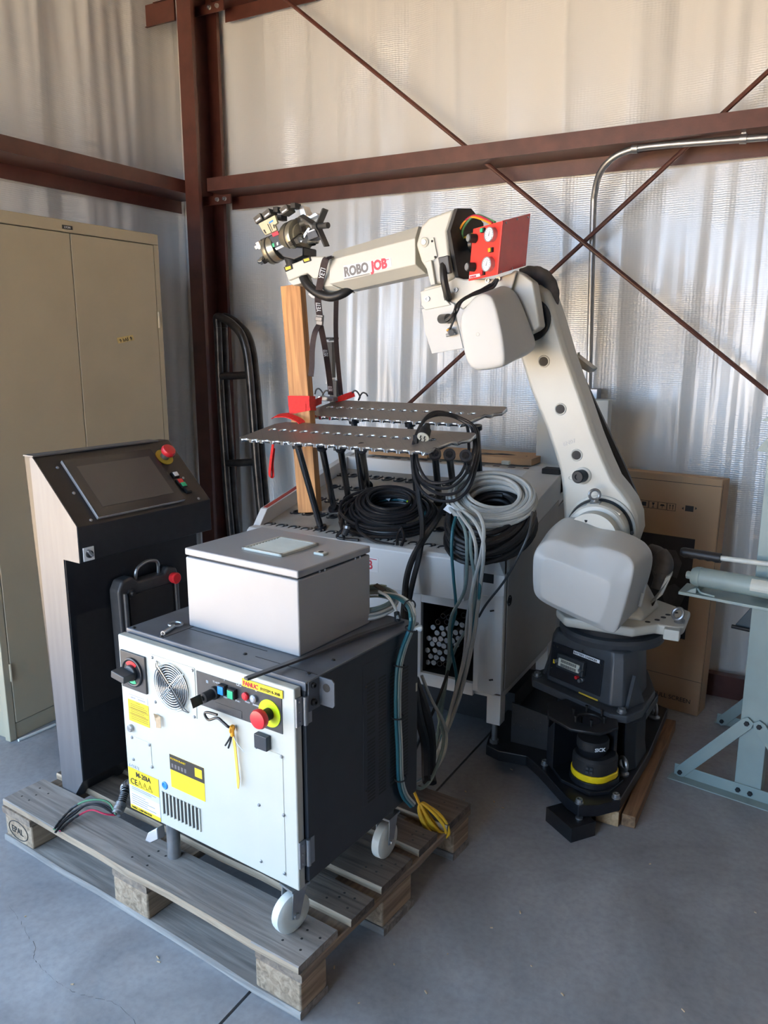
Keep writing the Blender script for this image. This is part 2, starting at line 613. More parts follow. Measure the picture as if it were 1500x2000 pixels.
def screws(parent, pts, axis, r=0.0045, material='zinc', name='screw'):
    """one mesh shared by alike screws: first built, the rest copied"""
    first = None
    for p in pts:
        if first is None:
            b = MB()
            a = Vector(axis).normalized()
            b.lathe((0, 0, 0), a, [(r, 0), (r, r * 0.35), (r * 0.6, r * 0.8), (0, r * 0.85)], 10)
            first = b.build(name, material, parent)
            o = first
        else:
            o = first.copy()
            COL.objects.link(o)
        o.location = p

# ================================================================ THE SETTING
WX, WY, CEIL = -3.265, 3.60, 4.6


def wrinkle(s, z, ph):
    rid = lambda v, p: (1 - abs(math.sin(v))) ** p
    f = 0.012 * rid(s * 3.3 + ph + 0.22 * math.sin(z * 0.8 + s), 3) + 0.008 * math.sin(s * 5.1 + ph + 0.25 * math.sin(z * 1.1 + s)) + 0.007 * math.sin(s * 13.7 + ph * 2 + 0.4 * math.sin(z * 1.7))
    f += 0.007 * rid(s * 11.5 + 0.35 * math.sin(z * 1.2 + s * 2), 4) + 0.0050 * math.sin(s * 31 + 1.3 * math.sin(z * 0.9 + ph)) * (0.5 + 0.5 * math.sin(s * 2.3 + ph))
    f += 0.0030 * math.sin(s * 67 + 0.8 * math.sin(z * 2.1)) * (0.5 + 0.5 * math.sin(s * 3.7 + 1 + z * 0.7))
    # fabric is pinned by the girt, folds run out from there
    k = 0.6 + 0.8 * min(1.0, abs(z - 2.29) / 0.7)
    g = 0.006 * math.sin((s + 0.10 * (z - 2.2) * math.sin(s * 1.3)) * 21 + ph)
    return (f + g) * k + 0.02


def insulated_wall(name, fn, s0, s1, z0, z1, ds=0.012, dz=0.09):
    ns, nz = int((s1 - s0) / ds), int((z1 - z0) / dz)
    b = MB()
    vs = [fn(s0 + (s1 - s0) * i / ns, z0 + (z1 - z0) * j / nz) for j in range(nz + 1) for i in range(ns + 1)]
    fs = [(j * (ns + 1) + i, j * (ns + 1) + i + 1, (j + 1) * (ns + 1) + i + 1, (j + 1) * (ns + 1) + i) for j in range(nz) for i in range(ns)]
    b.add(vs, fs)
    return struct(b.build(name, 'wall', loc=0, ang=180))


insulated_wall('wall_back', lambda s, z: (s, WY + 0.06 - wrinkle(s, z, 0.4), z), WX - .09, 6.0, 0, CEIL, 0.012)
insulated_wall('wall_left', lambda s, z: (WX - 0.06 + wrinkle(s, z, 2.1), s, z), LY1, WY + .09, 0, CEIL)
b = MB(); b.box(WX - .1, WX, DY, LY1, LZ, CEIL); struct(b.build('wall_left', 'ceil', loc=0))
b = MB(); b.box(6.0, 6.1, DY - .1, WY, 0, CEIL); struct(b.build('wall_right', 'ceil', loc=0))
b = MB(); b.box(WX - .1, DX0, DY - .1, DY, 0, CEIL); b.box(DX1, 6.0, DY - .1, DY, 0, CEIL); b.box(DX0, DX1, DY - .1, DY, DZ, CEIL); struct(b.build('wall_front', 'ceil', loc=0))
b = MB(); b.box(WX - .12, 6.1, DY - .1, WY + .1, CEIL, CEIL + .1); struct(b.build('ceiling', 'ceil', loc=0))
b = MB(); b.add([(-30, -40, .003), (30, -40, .003), (30, DY - .1, .003), (WX - .1, DY - .1, .003), (WX - .1, 30, .003), (-30, 30, .003)], [(0, 1, 2, 3), (0, 3, 4, 5)]); struct(b.build('floor', 'yard', loc=0))

# floor slab with its sawn control joint
jA, jB = hit(957, 1432, (0, 0, 0), Vector((0, 0, 1))), hit(430, 2000, (0, 0, 0), Vector((0, 0, 1)))
jd = (jA - jB).normalized()
jn = Vector((-jd.y, jd.x, 0))
far, near = jA + jd * 6, jB - jd * 7
b = MB()
g = 0.004
for s_ in (1, -1):
    e0, e1 = near + jn * g * s_, far + jn * g * s_
    b.add([e0, e1, e1 + jn * 9 * s_, e0 + jn * 9 * s_], [(0, 1, 2, 3)])
    b.add([e0, e1, e1 - Vector((0, 0, .012)), e0 - Vector((0, 0, .012))], [(0, 1, 2, 3)])
b.add([near + jn * g - Vector((0, 0, .012)), far + jn * g - Vector((0, 0, .012)), far - jn * g - Vector((0, 0, .012)), near - jn * g - Vector((0, 0, .012))], [(0, 1, 2, 3)], 1)
floor = struct(b.build('floor', ['floor', 'ink'], loc=0, smooth=False))
# hairline crack in the slab, lower left
cr = [(20, 1770), (38, 1795), (52, 1822), (70, 1850), (66, 1872), (84, 1893), (104, 1912), (128, 1930), (160, 1943), (195, 1952), (230, 1962), (258, 1990), (275, 2010)]
path = []
for p in spline([W0.z(x, y, 0.0004) for x, y in cr], 5):
    path.append(p + Vector((random.uniform(-.003, .003), random.uniform(-.003, .003), 0)))
b = MB()
for i in range(len(path) - 1):
    w = 0.0004 + 0.0011 * random.random()
    b.add([path[i] + jn * w, path[i] - jn * w, path[i + 1] - jn * w, path[i + 1] + jn * w], [(0, 1, 2, 3)])
b.build('hairline_crack', 'cardink', floor, smooth=False)
# pale flecks and wood chips on the slab
b = MB()
for k in range(28):
    x, y = random.choice([(random.uniform(640, 1480), random.uniform(1640, 1980)), (random.uniform(20, 560), random.uniform(1760, 1990)), (random.uniform(860, 1000), random.uniform(1500, 1600))])
    c = W0.z(x, y, 0.001)
    if c.y > 2.7: continue
    a = random.uniform(0, 3.1)
    l_, w_ = random.uniform(.002, .006), random.uniform(.0008, .0018)
    T = Matrix.Translation(c) @ Matrix.Rotation(a, 4, 'Z')
    b.box(-l_, l_, -w_, w_, -.001, .0012, 0, T)
o = b.build('wood_chips', 'tape', floor, smooth=False)
o['kind'] = 'stuff'
# dark steel base angle along the foot of the back wall
b = MB(); b.box(WX, 6.0, WY - 0.045, WY - 0.0, 0, 0.10); struct(b.build('baseboard_back', 'steelred', loc=0))


# ---- steel frame: column, girts, brace rods
def zgirt_pts(yin, yout, zw, h=0.064, t=0.003, lip=0.012):
    """Z section in the (depth, height) plane: inner flange up, web level, outer flange down"""
    s_ = 1 if yout > yin else -1
    return [(yin, zw), (yin, zw + h), (yin + s_ * lip, zw + h), (yin + s_ * lip, zw + h - t), (yin + s_ * t, zw + h - t), (yin + s_ * t, zw + t), (yout, zw + t), (yout, zw - h), (yout - s_ * t, zw - h), (yout - s_ * t, zw)]


def girt_back(zw, x0, x1, label):
    b = MB()
    pr = zgirt_pts(3.40, 3.60, zw)
    b.loft([(x0, y, z) for y, z in pr], [(x1, y, z) for y, z in pr])
    return tag(b.build('wall_girt', 'steelred', smooth=False), label, 'girt')


def girt_left(zw, y0, y1, label):
    b = MB()
    pr = zgirt_pts(-3.06, -3.265, zw)
    b.loft([(x, y0, z) for x, z in pr], [(x, y1, z) for x, z in pr])
    return tag(b.build('wall_girt', 'steelred', smooth=False), label, 'girt')


girt_back(2.290, -2.926, 2.95, 'red brown steel girt across the back wall above the robot')
girt_left(2.290, LY1 + .01, 3.57, 'dark red brown steel girt across the left wall above the tan cabinet')
zu = W0.y(435, 46, 3.6).z + 0.064
girt_back(zu, -2.926, 2.95, 'upper red brown girt at the top edge of the back wall')
pu = W0.x(285, 55, -3.265)
pz = pu.z
b = MB()
pr = zgirt_pts(-3.06, -3.265, pz + 0.064)
b.box(-3.262, -3.06, pu.y, pu.y + .003, pz, pz + .105); b.box(-3.262, -3.06, pu.y + .0031, 3.365, pz, pz + .003); b.box(-3.063, -3.06, pu.y + .0031, 3.365, pz + .0031, pz + .105); b.box(-3.20, -3.063, pu.y + .0031, 3.365, pz + .102, pz + .105)
tag(b.build('girt_stub', 'steelred', smooth=False), 'short dark girt stub fixed to the left of the column top', 'girt')

cf = Fr((-3.0, 3.475, 0), 0)
colm = thing('steel_column', 'tall red brown steel column in the corner of the two walls', 'column', cf)
b = MB(); b.box(-0.045, 0.045, -0.108, -0.100, 0, CEIL); b.box(0.040, 0.045, -0.100, -0.085, 0, CEIL); b.build('flange', 'steelred', colm, smooth=False)
b = MB(); b.box(-0.045, 0.045, 0.100, 0.108, 0, CEIL); b.box(0.040, 0.045, 0.085, 0.100, 0, CEIL); b.build('flange', 'steelred', colm, smooth=False)
b = MB(); b.box(-0.045, -0.037, -0.100, 0.100, 0, CEIL); b.build('web', 'steelred', colm, smooth=False)
for zz in (2.29, zu):
    b = MB(); b.box(-0.037, 0.15, 0.02, 0.028, zz - 0.05, zz - 0.004); b.build('girt_clip', 'steelred', colm, smooth=False)
    bolt(colm, (0.06, 0.02, zz - 0.025), (0, -1, 0), 0.009, 0.012)
    bolt(colm, (0.11, 0.02, zz - 0.025), (0, -1, 0), 0.009, 0.012)


def rod(pts, label):
    b = MB()
    b.tube(pts, 0.0095, 10)
    return tag(b.build('brace_rod', 'steelred'), label, 'rod')


ry = 3.50
rod([W0.y(505, -44, ry), W0.y(1540, 800, ry)], 'thin brown brace rod sloping down to the right behind the robot')
rod([W0.y(1540, 103, ry + .018), W0.y(770, 815, ry + .018)], 'thin brown brace rod sloping up to the right from behind the shelf plates')

# ---- electrical conduit on the back wall
cdf = Fr((0, 3.5, 0), 0)
cpt = [W0.y(1500, 268, 3.46), W0.y(1290, 284, 3.46), W0.y(1235, 292, 3.46), W0.y(1198, 308, 3.47), W0.y(1173, 336, 3.50), W0.y(1162, 375, 3.54), W0.y(1158, 440, 3.555), W0.y(1150, 760, 3.555)]
ct = thing('conduit_pipe', 'bent zinc conduit pipe running along the girt and down the wall', 'conduit', Fr((cpt[-1].x, 3.555, cpt[-1].z), 0))
off = Vector(ct.location)
b = MB(); b.tube([p - off for p in spline(cpt[:1] + [W0.y(1400, 275.6, 3.46)] + cpt[1:], 6)], 0.0135, 12); b.build('pipe', 'zinc', ct)
for px, py in ((1240, 291), (1452, 272)):
    c = W0.y(px, py, 3.46) - off
    b = MB(); b.cyl(c + Vector((-.012, 0, .002)), c + Vector((.012, 0, 0)), .018, n=12); b.box(c.x - .008, c.x + .008, c.y - .006, c.y + .05, c.z + .012, c.z + .03)
    b.build('coupling', 'zinc', ct)
jb = W0.y(1150, 758, 3.55) - off
b = MB(); b.box(jb.x - 0.02, jb.x + 0.05, -0.045, 0.02, jb.z - 0.115, jb.z); b.build('junction_box', 'zinc', ct, 0.004)

# ---- hoses/rails: two nested bent steel tube frames leaning in the corner
def tube_frame(yy, dx, label):
    q = lambda x, y: W0.y(x + dx, y, yy)
    up = [q(455, 1075), q(448, 960), q(443, 860), q(434, 740), q(424, 640), q(424, 622)]
    L = [q(459, 1120), q(447, 1000), q(438, 880), q(430, 760), q(425, 640)]
    arch = [q(425, 640), q(424, 620), q(436, 622), q(452, 632), q(470, 652), q(480, 680), q(486, 720), q(492, 790), q(500, 900), q(510, 1010), q(520, 1100)]
    t = thing('bent_tube_frame', label, 'tube frame', Fr((q(490, 1000).x, yy, 0), 0))
    of = Vector(t.location)
    b = MB(); b.tube([p - of for p in spline(L, 4)], 0.021, 12); b.build('left_tube', 'darksteel', t)
    b = MB(); b.tube([p - of for p in spline(arch, 6)], 0.021, 12); b.build('arched_tube', 'darksteel', t)
    for ya, xl, xr in ((735, 432, 487), (905, 444, 500)):
        b = MB(); b.cyl(q(xl, ya) - of, q(xr, ya - 3) - of, 0.019, n=12); b.build('rung', 'darksteel', t)
    # lower ends run down to the floor
    for e in (L[0], arch[-1]):
        b = MB(); b.cyl(e - of, Vector((e.x + 0.03, e.y - 0.02, 0.0)) - of, 0.021, n=12); b.build('foot_tube', 'darksteel', t)


tube_frame(3.30, 0, 'dark bent steel tube frame leaning in the corner, nearer one of two')
tube_frame(3.37, 12, 'dark bent steel tube frame leaning in the corner, rear one of two')

# ================================================================ TAN STORAGE CABINET (left)
cb = Fr((-2.645, 2.26, 0), 0)          # front face looks +x; doors meet at y = 2.26
cab = thing('storage_cabinet', 'tall tan two-door steel storage cabinet against the left wall', 'cabinet', cb)
H = 1.985
b = MB()
b.box(-0.46, -0.02, -0.46, 0.475, 0.0, H)
b.box(-0.03, 0.0, -0.46, 0.475, H - 0.045, H)
b.box(-0.03, 0.0, 0.445, 0.475, 0.05, H - 0.045)
b.box(-0.03, 0.0, -0.475, -0.445, 0.0, H - 0.045)
b.box(-0.03, -0.004, -0.46, 0.475, 0.0, 0.065)
b.build('body', 'tan', cab, 0.003)
for y0, y1 in ((-0.443, -0.0015), (0.0015, 0.443)):
    b = MB(); b.box(-0.02, 0.001, y0, y1, 0.068, H - 0.048)
    d = b.build('door', 'tan', cab, 0.003)
    yh = y1 - 0.002 if y0 > 0 else y0 + 0.002
    for zz in (0.28, 1.62):
        b = MB(); b.cyl((0.006, yh + (0.006 if y0 > 0 else -0.006), zz - 0.035), (0.006, yh + (0.006 if y0 > 0 else -0.006), zz + 0.035), 0.005, n=8); b.build('hinge', 'tan', d)
b = MB(); b.box(0.0, 0.003, 0.0 - 0.035, 0.012, H - 0.034, H - 0.020)
pl = b.build('maker_plate', 'ink', cab)
text('lettering', 'LYON', 0.011, (0.0032, -0.028, H - 0.031), (0, 1, 0), (0, 0, 1), 'white', pl)
tp = [cb.x(228, 660, 0.002), cb.x(259, 654, 0.002), cb.x(262, 664, 0.002), cb.x(231, 671, 0.002)]
b = MB(); b.ext(tp, (0.0012, 0, 0))
t_ = b.build('tape_label', 'tapeyel', cab)
t_['label'] = 'yellowed tape strip with handwriting'
text('lettering', '\u2191 hAll \u2191', 0.021, cb.x(233, 669.5, 0.0034), tp[2] - tp[3], (0, 0, 1), 'ink', t_, sx=0.95)
# white threshold strip on the floor in front of the cabinet
b = MB()
b.tube([W0.z(36, 1446, 0.005), W0.z(108, 1415, 0.005)], 0.006, 8)
tag(b.build('thin_white_pipe', 'cwhite'), 'thin white strip lying on the floor along the cabinet foot', 'strip')

# ================================================================ PALLET
TH = R(-5.6)
PO = (-2.102, 1.371, 0)
pf = Fr(PO, TH)
pallet = thing('wooden_pallet', 'weathered grey wooden pallet under the white controller and the black console', 'pallet', pf)


def board(name, x0, x1, y0, y1, z0, z1, m, along=0, jig=0.003):
    b = MB()
    n = 9
    rings = []
    L0, L1 = (x0, x1) if along == 0 else (y0, y1)
    for i in range(n):
        t = L0 + (L1 - L0) * i / (n - 1)
        j = lambda: random.uniform(-jig, jig)
        a0, a1 = (y0 + j(), y1 + j()) if along == 0 else (x0 + j(), x1 + j())
        c = 0.003
        q = [(a0 + c, z0), (a1 - c, z0), (a1, z0 + c), (a1, z1 - c), (a1 - c, z1), (a0 + c, z1), (a0, z1 - c + j() * .4), (a0, z0 + c)]
        e = random.uniform(-.006, .004) if i in (0, n - 1) else 0
        rings.append([(t + e, y, z) if along == 0 else (y, t + e, z) for y, z in q])
    b.lofts(rings)
    o = b.build(name, m, pallet, ang=25)
    if 'board' in name and along == 0 and z0 > .1:
        o.data.materials.append(M['paledge'])
        for p in o.data.polygons:
            if abs(p.normal.z) < .75 and abs(p.normal.y) > .5: p.material_index = 1
    return o


nail = None
vr = [(0, .145), (.187, .287), (.3275, .4725), (.513, .613), (.655, .80)]
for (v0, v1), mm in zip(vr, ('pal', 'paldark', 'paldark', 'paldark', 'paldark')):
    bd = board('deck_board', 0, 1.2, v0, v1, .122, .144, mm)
    for u in (.06, .6, 1.14):
        for du, dv in ((-.03, .3), (.02, .3), (-.01, .7), (.035, .68), (.0, .5)):
            c = Vector((u + du + random.uniform(-.012, .012), v0 + (v1 - v0) * dv, .1442))
            if nail is None:
                b = MB(); b.cyl((0, 0, -.002), (0, 0, 0), .0035, n=8); nail = b.build('nail_head', 'ink', bd); q = nail
            else:
                q = nail.copy(); COL.objects.link(q); q.parent = bd
            q.location = c
for u0, u1 in ((0, .145), (.5275, .6725), (1.055, 1.2)):
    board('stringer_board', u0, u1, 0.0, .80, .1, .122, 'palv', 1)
for v0, v1 in ((0, .1), (.3275, .4725), (.70, .80)):
    for u0, u1 in ((0, .145), (.5275, .6725), (1.055, 1.2)):
        b = MB(); b.box(u0 + .002, u1 - .002, v0 + .002, v1 - .002, .022, .1)
        o = b.build('block', 'block', pallet, 0.006)
        if v0 == 0 and u0 == 0:
            b = MB()
            n = 26
            ring = [(u0 + .072 + .050 * math.cos(2 * math.pi * k / n), v0 + .0012, .061 + .030 * math.sin(2 * math.pi * k / n)) for k in range(n)]
            b.tube(ring, 0.0014, 6, True)
            b.build('stamp_ring', 'ink', o)
            text('lettering', 'EPAL', 0.030, (u0 + .036, v0 + .0015, .050), (1, 0, 0), (0, 0, 1), 'ink', o, sx=0.95)
    board('bottom_board', 0.0, 1.2, v0, v1, 0.0, .022, 'pal')

# ================================================================ OPERATOR CONSOLE (black front, brushed steel side)
kf = Fr(tuple(pf.m @ Vector((0.0, 0.15, 0.122))), TH)
con = thing('operator_console', 'black and brushed-steel operator console with a switched-off touch screen', 'console', kf)
KW = 0.505            # along local y
Z0 = 0.0
prof = [(0.205, 0.785), (0.279, 0.785), (0.279, 0.889), (0.096, 1.068), (0.088, 1.075), (0.045, 1.075), (0.045, 1.06), (0.090, 0.03), (0.093, 0.0), (0.150, 0.0), (0.203, 0.075)]
b = MB()
b.loft([(u, 0.001, z) for u, z in prof], [(u, KW - 0.001, z) for u, z in prof])
b.build('body', 'black', con, 0.003)
# brushed side plate, facing the doorway
sp = [(0.203, 0.785), (0.279, 0.785), (0.279, 0.892), (0.098, 1.069), (0.088, 1.075), (0.078, 1.07), (0.093, 0.0), (0.146, 0.0), (0.203, 0.078)]
b = MB(); b.ext([(u, -0.003, z) for u, z in sp], (0, 0.0038, 0)); b.build('side_panel', 'brushed', con)
b = MB(); b.box(0.045, 0.094, -0.002, KW - 0.05, 1.074, 1.078); b.build('top_strip', 'brushed', con)
# chamfer piece on the nose carrying the rotary switch
s0, s1 = Vector((0.279, 0, 0.889)), Vector((0.096, 0, 1.068))
sd = (s1 - s0).normalized()
sn = Vector((sd.z, 0, -sd.x))
if sn.z < 0: sn = -sn
slope = lambda t, y, h=0.0: s0 + sd * t + sn * h + Vector((0, y, 0))
SL = (s1 - s0).length


def slopebox(b, t0, t1, y0, y1, h0, h1, m=0):
    A = [slope(t0, y0, h0), slope(t0, y1, h0), slope(t1, y1, h0), slope(t1, y0, h0)]
    return b.loft(A, [p + sn * (h1 - h0) for p in A], m)


b = MB(); slopebox(b, 0.012, SL - 0.024, 0.071, 0.399, 0.0, 0.010); scr = b.build('touch_screen', 'silver', con, 0.002)
b = MB(); slopebox(b, 0.014, SL - 0.026, 0.073, 0.397, 0.010, 0.0115); b.build('glass_front', 'glass', scr)
b = MB(); slopebox(b, 0.045, SL - 0.055, 0.105, 0.372, 0.0115, 0.0122); b.build('display', 'screen', scr)
c = slope(0.196, 0.438)
b = MB(); b.lathe(c, sn, [(0.0, 0), (.031, 0), (.031, .003), (.0, .0031)], 26); es = b.build('emergency_stop', 'yring', con)
b = MB(); b.lathe(c, sn, [(.015, .003), (.015, .020), (.019, .022), (.0, .0225)], 20); b.build('stem', 'zinc', es)
b = MB(); b.lathe(c, sn, [(.013, .021), (.023, .026), (.0245, .034), (.021, .042), (.012, .044), (0, .044)], 24); b.build('mushroom_knob', 'red', es)
for t, yy, mm, nm in ((.118, .431, 'white', 'push_button'), (.088, .431, 'red', 'push_button'), (.073, .434, 'green', 'push_button'), (.050, .438, 'blackmat', 'key_switch')):
    b = MB(); slopebox(b, t - .011, t + .011, yy - .012, yy + .012, 0, .007); bb = b.build(nm, 'blackmat', con, 0.0015)
    b = MB(); slopebox(b, t - .008, t + .008, yy - .009, yy + .009, .007, .010); b.build('lens', mm, bb, 0.001)
screws(con, [slope(t, y, 0) for t, y in ((.015, .052), (.117, .053), (.215, .053), (.102, .456), (.012, .46), (.215, .47))], sn, 0.005)
b = MB(); b.box(0.279, 0.282, 0.010, 0.046, 0.787, 0.827); rs = b.build('rotary_switch', 'white', con, 0.001)
b = MB(); b.lathe((0.282, .028, .807), (1, 0, 0), [(.011, 0), (.011, .006), (.008, .008), (0, .008)], 16); b.build('dial', 'blackmat', rs)
b = MB(); b.box(-.004, .004, -.018, .006, 0, .011, 0, Matrix.Translation((.288, .028, .807)) @ Matrix.Rotation(R(90), 4, 'Y') @ Matrix.Rotation(R(-55), 4, 'Z')); b.build('lever', 'zinc', rs, 0.002)
b = MB(); b.box(0.200, 0.2045, 0.02, KW - 0.02, 0.30, 0.64); b.build('front_door', 'blackmat', con, 0.002)

# teach pendant hung on the console front
tf = Fr(tuple(kf.m @ Vector((0.212, 0.255, 0.36))), TH)
tpn = thing('teach_pendant', 'black hand-held teach pendant with red stop button hung on the console front', 'pendant', tf)
b = MB()
fr_ = [(-.118, 0), (.118, 0), (.122, .29), (.112, .325), (.075, .335), (.060, .315), (-.045, .315), (-.065, .335), (-.105, .330), (-.122, .30)]
b.loft([(0.0, y, z) for y, z in fr_], [(.045, y * .97, z) for y, z in fr_]); b.build('housing', 'darkgrey', tpn, 0.008, 3)
b = MB(); b.box(.045, .050, -.085, .085, .01, .28); b.build('back_cover', 'blackmat', tpn, 0.004)
for s_ in (-1, 1):
    b = MB(); b.tube([(.048, .098 * s_, .0), (.052, .10 * s_, .15), (.050, .099 * s_, .29)], .007, 8); b.build('side_grip', 'darkgrey', tpn)
b = MB(); b.tube(spline([(.02, -.035, .31), (.022, -.030, .345), (.024, 0, .362), (.024, .03, .362), (.022, .052, .350), (.02, .055, .31)], 5), .0055, 8); b.build('handle', 'zinc', tpn)
b = MB(); b.lathe((.045, .090, .295), (1, 0, 0), [(.016, 0), (.016, .006), (.0185, .008), (.0185, .020), (.015, .023), (0, .023)], 20); b.build('stop_button', 'red', tpn)
b = MB(); b.lathe((.045, -.075, .285), (1, 0, 0), [(.014, 0), (.014, .006), (.008, .008), (.006, .016), (0, .016)], 16); b.build('key_switch', 'blackmat', tpn)

# ================================================================ ROBOT CONTROLLER CABINET
cfm = Fr(tuple(pf.m @ Vector((0.537, 0.068, 0.144))), TH)
ctl = thing('robot_controller', 'white-fronted dark-sided robot controller cabinet on casters standing on the pallet', 'controller', cfm)
F = lambda x, y, v=0.0: cfm.y(x, y, v)
DW, DB, DT, DEP = 0.606, 0.128, 0.632, 0.50
b = MB(); b.box(0, DW, 0, 0.024, DB, DT); door = b.build('front_door', 'cream', ctl, 0.004, 3)
b = MB(); b.box(0.004, DW + .008, 0.028, DEP, DB + .012, DT + .004); b.build('body', 'navy', ctl, 0.003)
b = MB(); b.box(0.002, DW + .010, 0.030, DEP, DT + .004, DT + .009); b.box(0.002, DW + 0.01, 0.027, 0.030, DT - .012, DT + .009); top = b.build('top_cover', 'topgrey', ctl, 0.002)
b = MB(); b.box(0.14, 0.142, .03, .20, DT + .0088, DT + .0098); b.box(0.142, .42, .115, .117, DT + .0088, DT + .0098); b.box(.42, .61, .075, .0765, DT + .0088, DT + .0098); b.build('cover_seam', 'ink', ctl)
screws(ctl, [cfm.z(x, y, DT + .0085) for x, y in ((262, 1227), (316, 1244), (479, 1278), (602, 1316), (651, 1290))], (0, 0, 1), .0055, 'darksteel')
# main switch
q = [F(236, 1266), F(289, 1283), F(294, 1357), F(240, 1338)]
def quad(fr, v, h, q, m, name, par, bev=0.0, label=None):
    xs = [p.x for p in q]; zs = [p.z for p in q]
    b = MB(); b.box(min(xs), max(xs), v - h, v, min(zs), max(zs))
    o = b.build(name, m, par, bev)
    if label: o['label'] = label
    return o, min(xs), max(xs), min(zs), max(zs)
sw, x0, x1, z0, z1 = quad(cfm, 0, .006, [F(237, 1267), F(290, 1356)], 'darkgrey', 'main_switch', ctl, .002)
c = Vector(((x0 + x1) / 2, -.006, (z0 + z1) / 2))
b = MB(); b.torus(c + Vector((0, -.002, 0)), (0, 1, 0), .036, .004, 30, 8); b.build('dial_ring', 'black', sw)
b = MB(); b.lathe(c, (0, -1, 0), [(.034, 0), (.034, .003), (0, .003)], 28); b.build('dial_face', 'black', sw)
arc = lambda a0, a1, r0, r1, y: [c + Vector((r1 * math.cos(R(a0 + (a1 - a0) * k / 8)), y, r1 * math.sin(R(a0 + (a1 - a0) * k / 8)))) for k in range(9)] + [c + Vector((r0 * math.cos(R(a1 + (a0 - a1) * k / 8)), y, r0 * math.sin(R(a1 + (a0 - a1) * k / 8)))) for k in range(9)]
b = MB(); b.ext(arc(50, 135, .018, .031, -.003), (0, -.001, 0)); b.build('red_sector', 'red', sw)
b = MB(); b.ext(arc(245, 300, .020, .031, -.003), (0, -.001, 0)); b.build('green_sector', 'green', sw)
b = MB(); b.lathe(c, (0, -1, 0), [(.022, 0), (.022, .012), (.018, .014), (0, .014)], 22)
b.box(-.030, .022, -.046, -.012, -.010, .010, 0, Matrix.Translation(c) @ Matrix.Rotation(R(8), 4, 'Y'))
b.build('rotary_handle', 'darkgrey', sw, .003)
# fan grille
q = [F(294, 1278), F(385, 1404)]
fp, x0, x1, z0, z1 = quad(cfm, 0, .0015, [F(295, 1277), F(385.5, 1404)], 'cream', 'fan_plate', ctl, .0006)
c = F(337, 1341, -.002)
b = MB(); b.lathe(c, (0, -1, 0), [(.058, 0), (.058, .0006), (0, .0006)], 36); b.build('fan_opening', 'black', fp)
b = MB()
for k in range(9): b.torus(c + Vector((0, -.006, 0)), (0, 1, 0), .010 + .0064 * k, .0013, 34, 6)
for a in (45, 135):
    for dlt in (-.004, .004):
        u_ = Vector((math.cos(R(a)), 0, math.sin(R(a)))); p_ = Vector((-u_.z, 0, u_.x))
        L_ = .078 if a == 135 else .062
        b.tube([c + u_ * L_ + p_ * dlt * .2 + Vector((0, -.001, 0)), c + u_ * (L_ - .012) + p_ * dlt + Vector((0, -.008, 0)), c - u_ * (L_ - .012) + p_ * dlt + Vector((0, -.008, 0)), c - u_ * L_ + p_ * dlt * .2 + Vector((0, -.001, 0))], .0013, 6)
b.build('wire_guard', 'steel', fp)
for a in range(7):
    b = MB(); aa = 2 * math.pi * a / 7
    b.box(.012, .05, -.0012, -.0006, -.009, .009, 0, Matrix.Translation(c) @ Matrix.Rotation(aa, 4, 'Y')); b.build('fan_blade', 'darkgrey', fp)
screws(ctl, [F(x, y, -.0015) for x, y in ((297.5, 1284), (376, 1309), (304, 1371), (380, 1400), (258, 1440), (292, 1455), (261, 1483), (297, 1498), (501, 1459), (550, 1478), (506, 1572), (554, 1592), (510, 1682), (556, 1706))], (0, -1, 0), .0042)
# plates on the door
quad(cfm, 0, .0012, [F(253, 1434), F(298, 1500)], 'cream', 'blank_cover', ctl, .0005)
quad(cfm, 0, .0012, [F(499, 1455), F(559, 1712)], 'cream', 'side_cover_plate', ctl, .0005)
# operator panel
op, x0, x1, z0, z1 = quad(cfm, 0, .002, [F(384, 1309), F(553, 1434)], 'darkgrey', 'operator_panel', ctl, .0008)
P0, P1, P2 = F(384, 1309), F(553, 1360), F(554, 1436)
pz1, pz0 = F(384, 1308).z, F(554, 1436).z
b = MB(); st = [F(473, 1323, -.002), F(552, 1345, -.002)]; zs_ = F(473, 1323).z; b.box(st[0].x, st[1].x, -.0032, -.002, zs_ - .019, zs_)
lab = b.build('name_strip', 'yellow', op)
text('lettering', 'FANUC', .015, (st[0].x + .003, -.0034, zs_ - .0155), (1, 0, 0), (0, 0, 1), 'inkred', lab, bold=.0004, sx=.95)
text('lettering', 'SYSTEM R-30iB', .0095, (st[0].x + .057, -.0034, zs_ - .0145), (1, 0, 0), (0, 0, 1), 'ink', lab, sx=.98)
zl = F(470, 1352).z
for px, py, s_ in ((403, 1333, '\u25a4'), (416, 1332, 'T2 AUTO'), (438, 1330, '/'), (462, 1338, '\u25a1\u25a1'), (482, 1343, '?'), (498, 1349, '\u25cb')):
    p = F(px, py, -.0022); text('legend', s_, .009 if len(s_) < 3 else .006, p, (1, 0, 0), (0, 0, 1), 'white', op)
for px, py, s_ in ((437, 1362, 'RESET'), (460, 1369, 'START'), (479, 1371, 'FAULT'), (494, 1377, 'POWER')):
    p = F(px, py, -.0022); text('legend', s_, .0055, p, (1, 0, 0), (0, 0, 1), 'white', op)
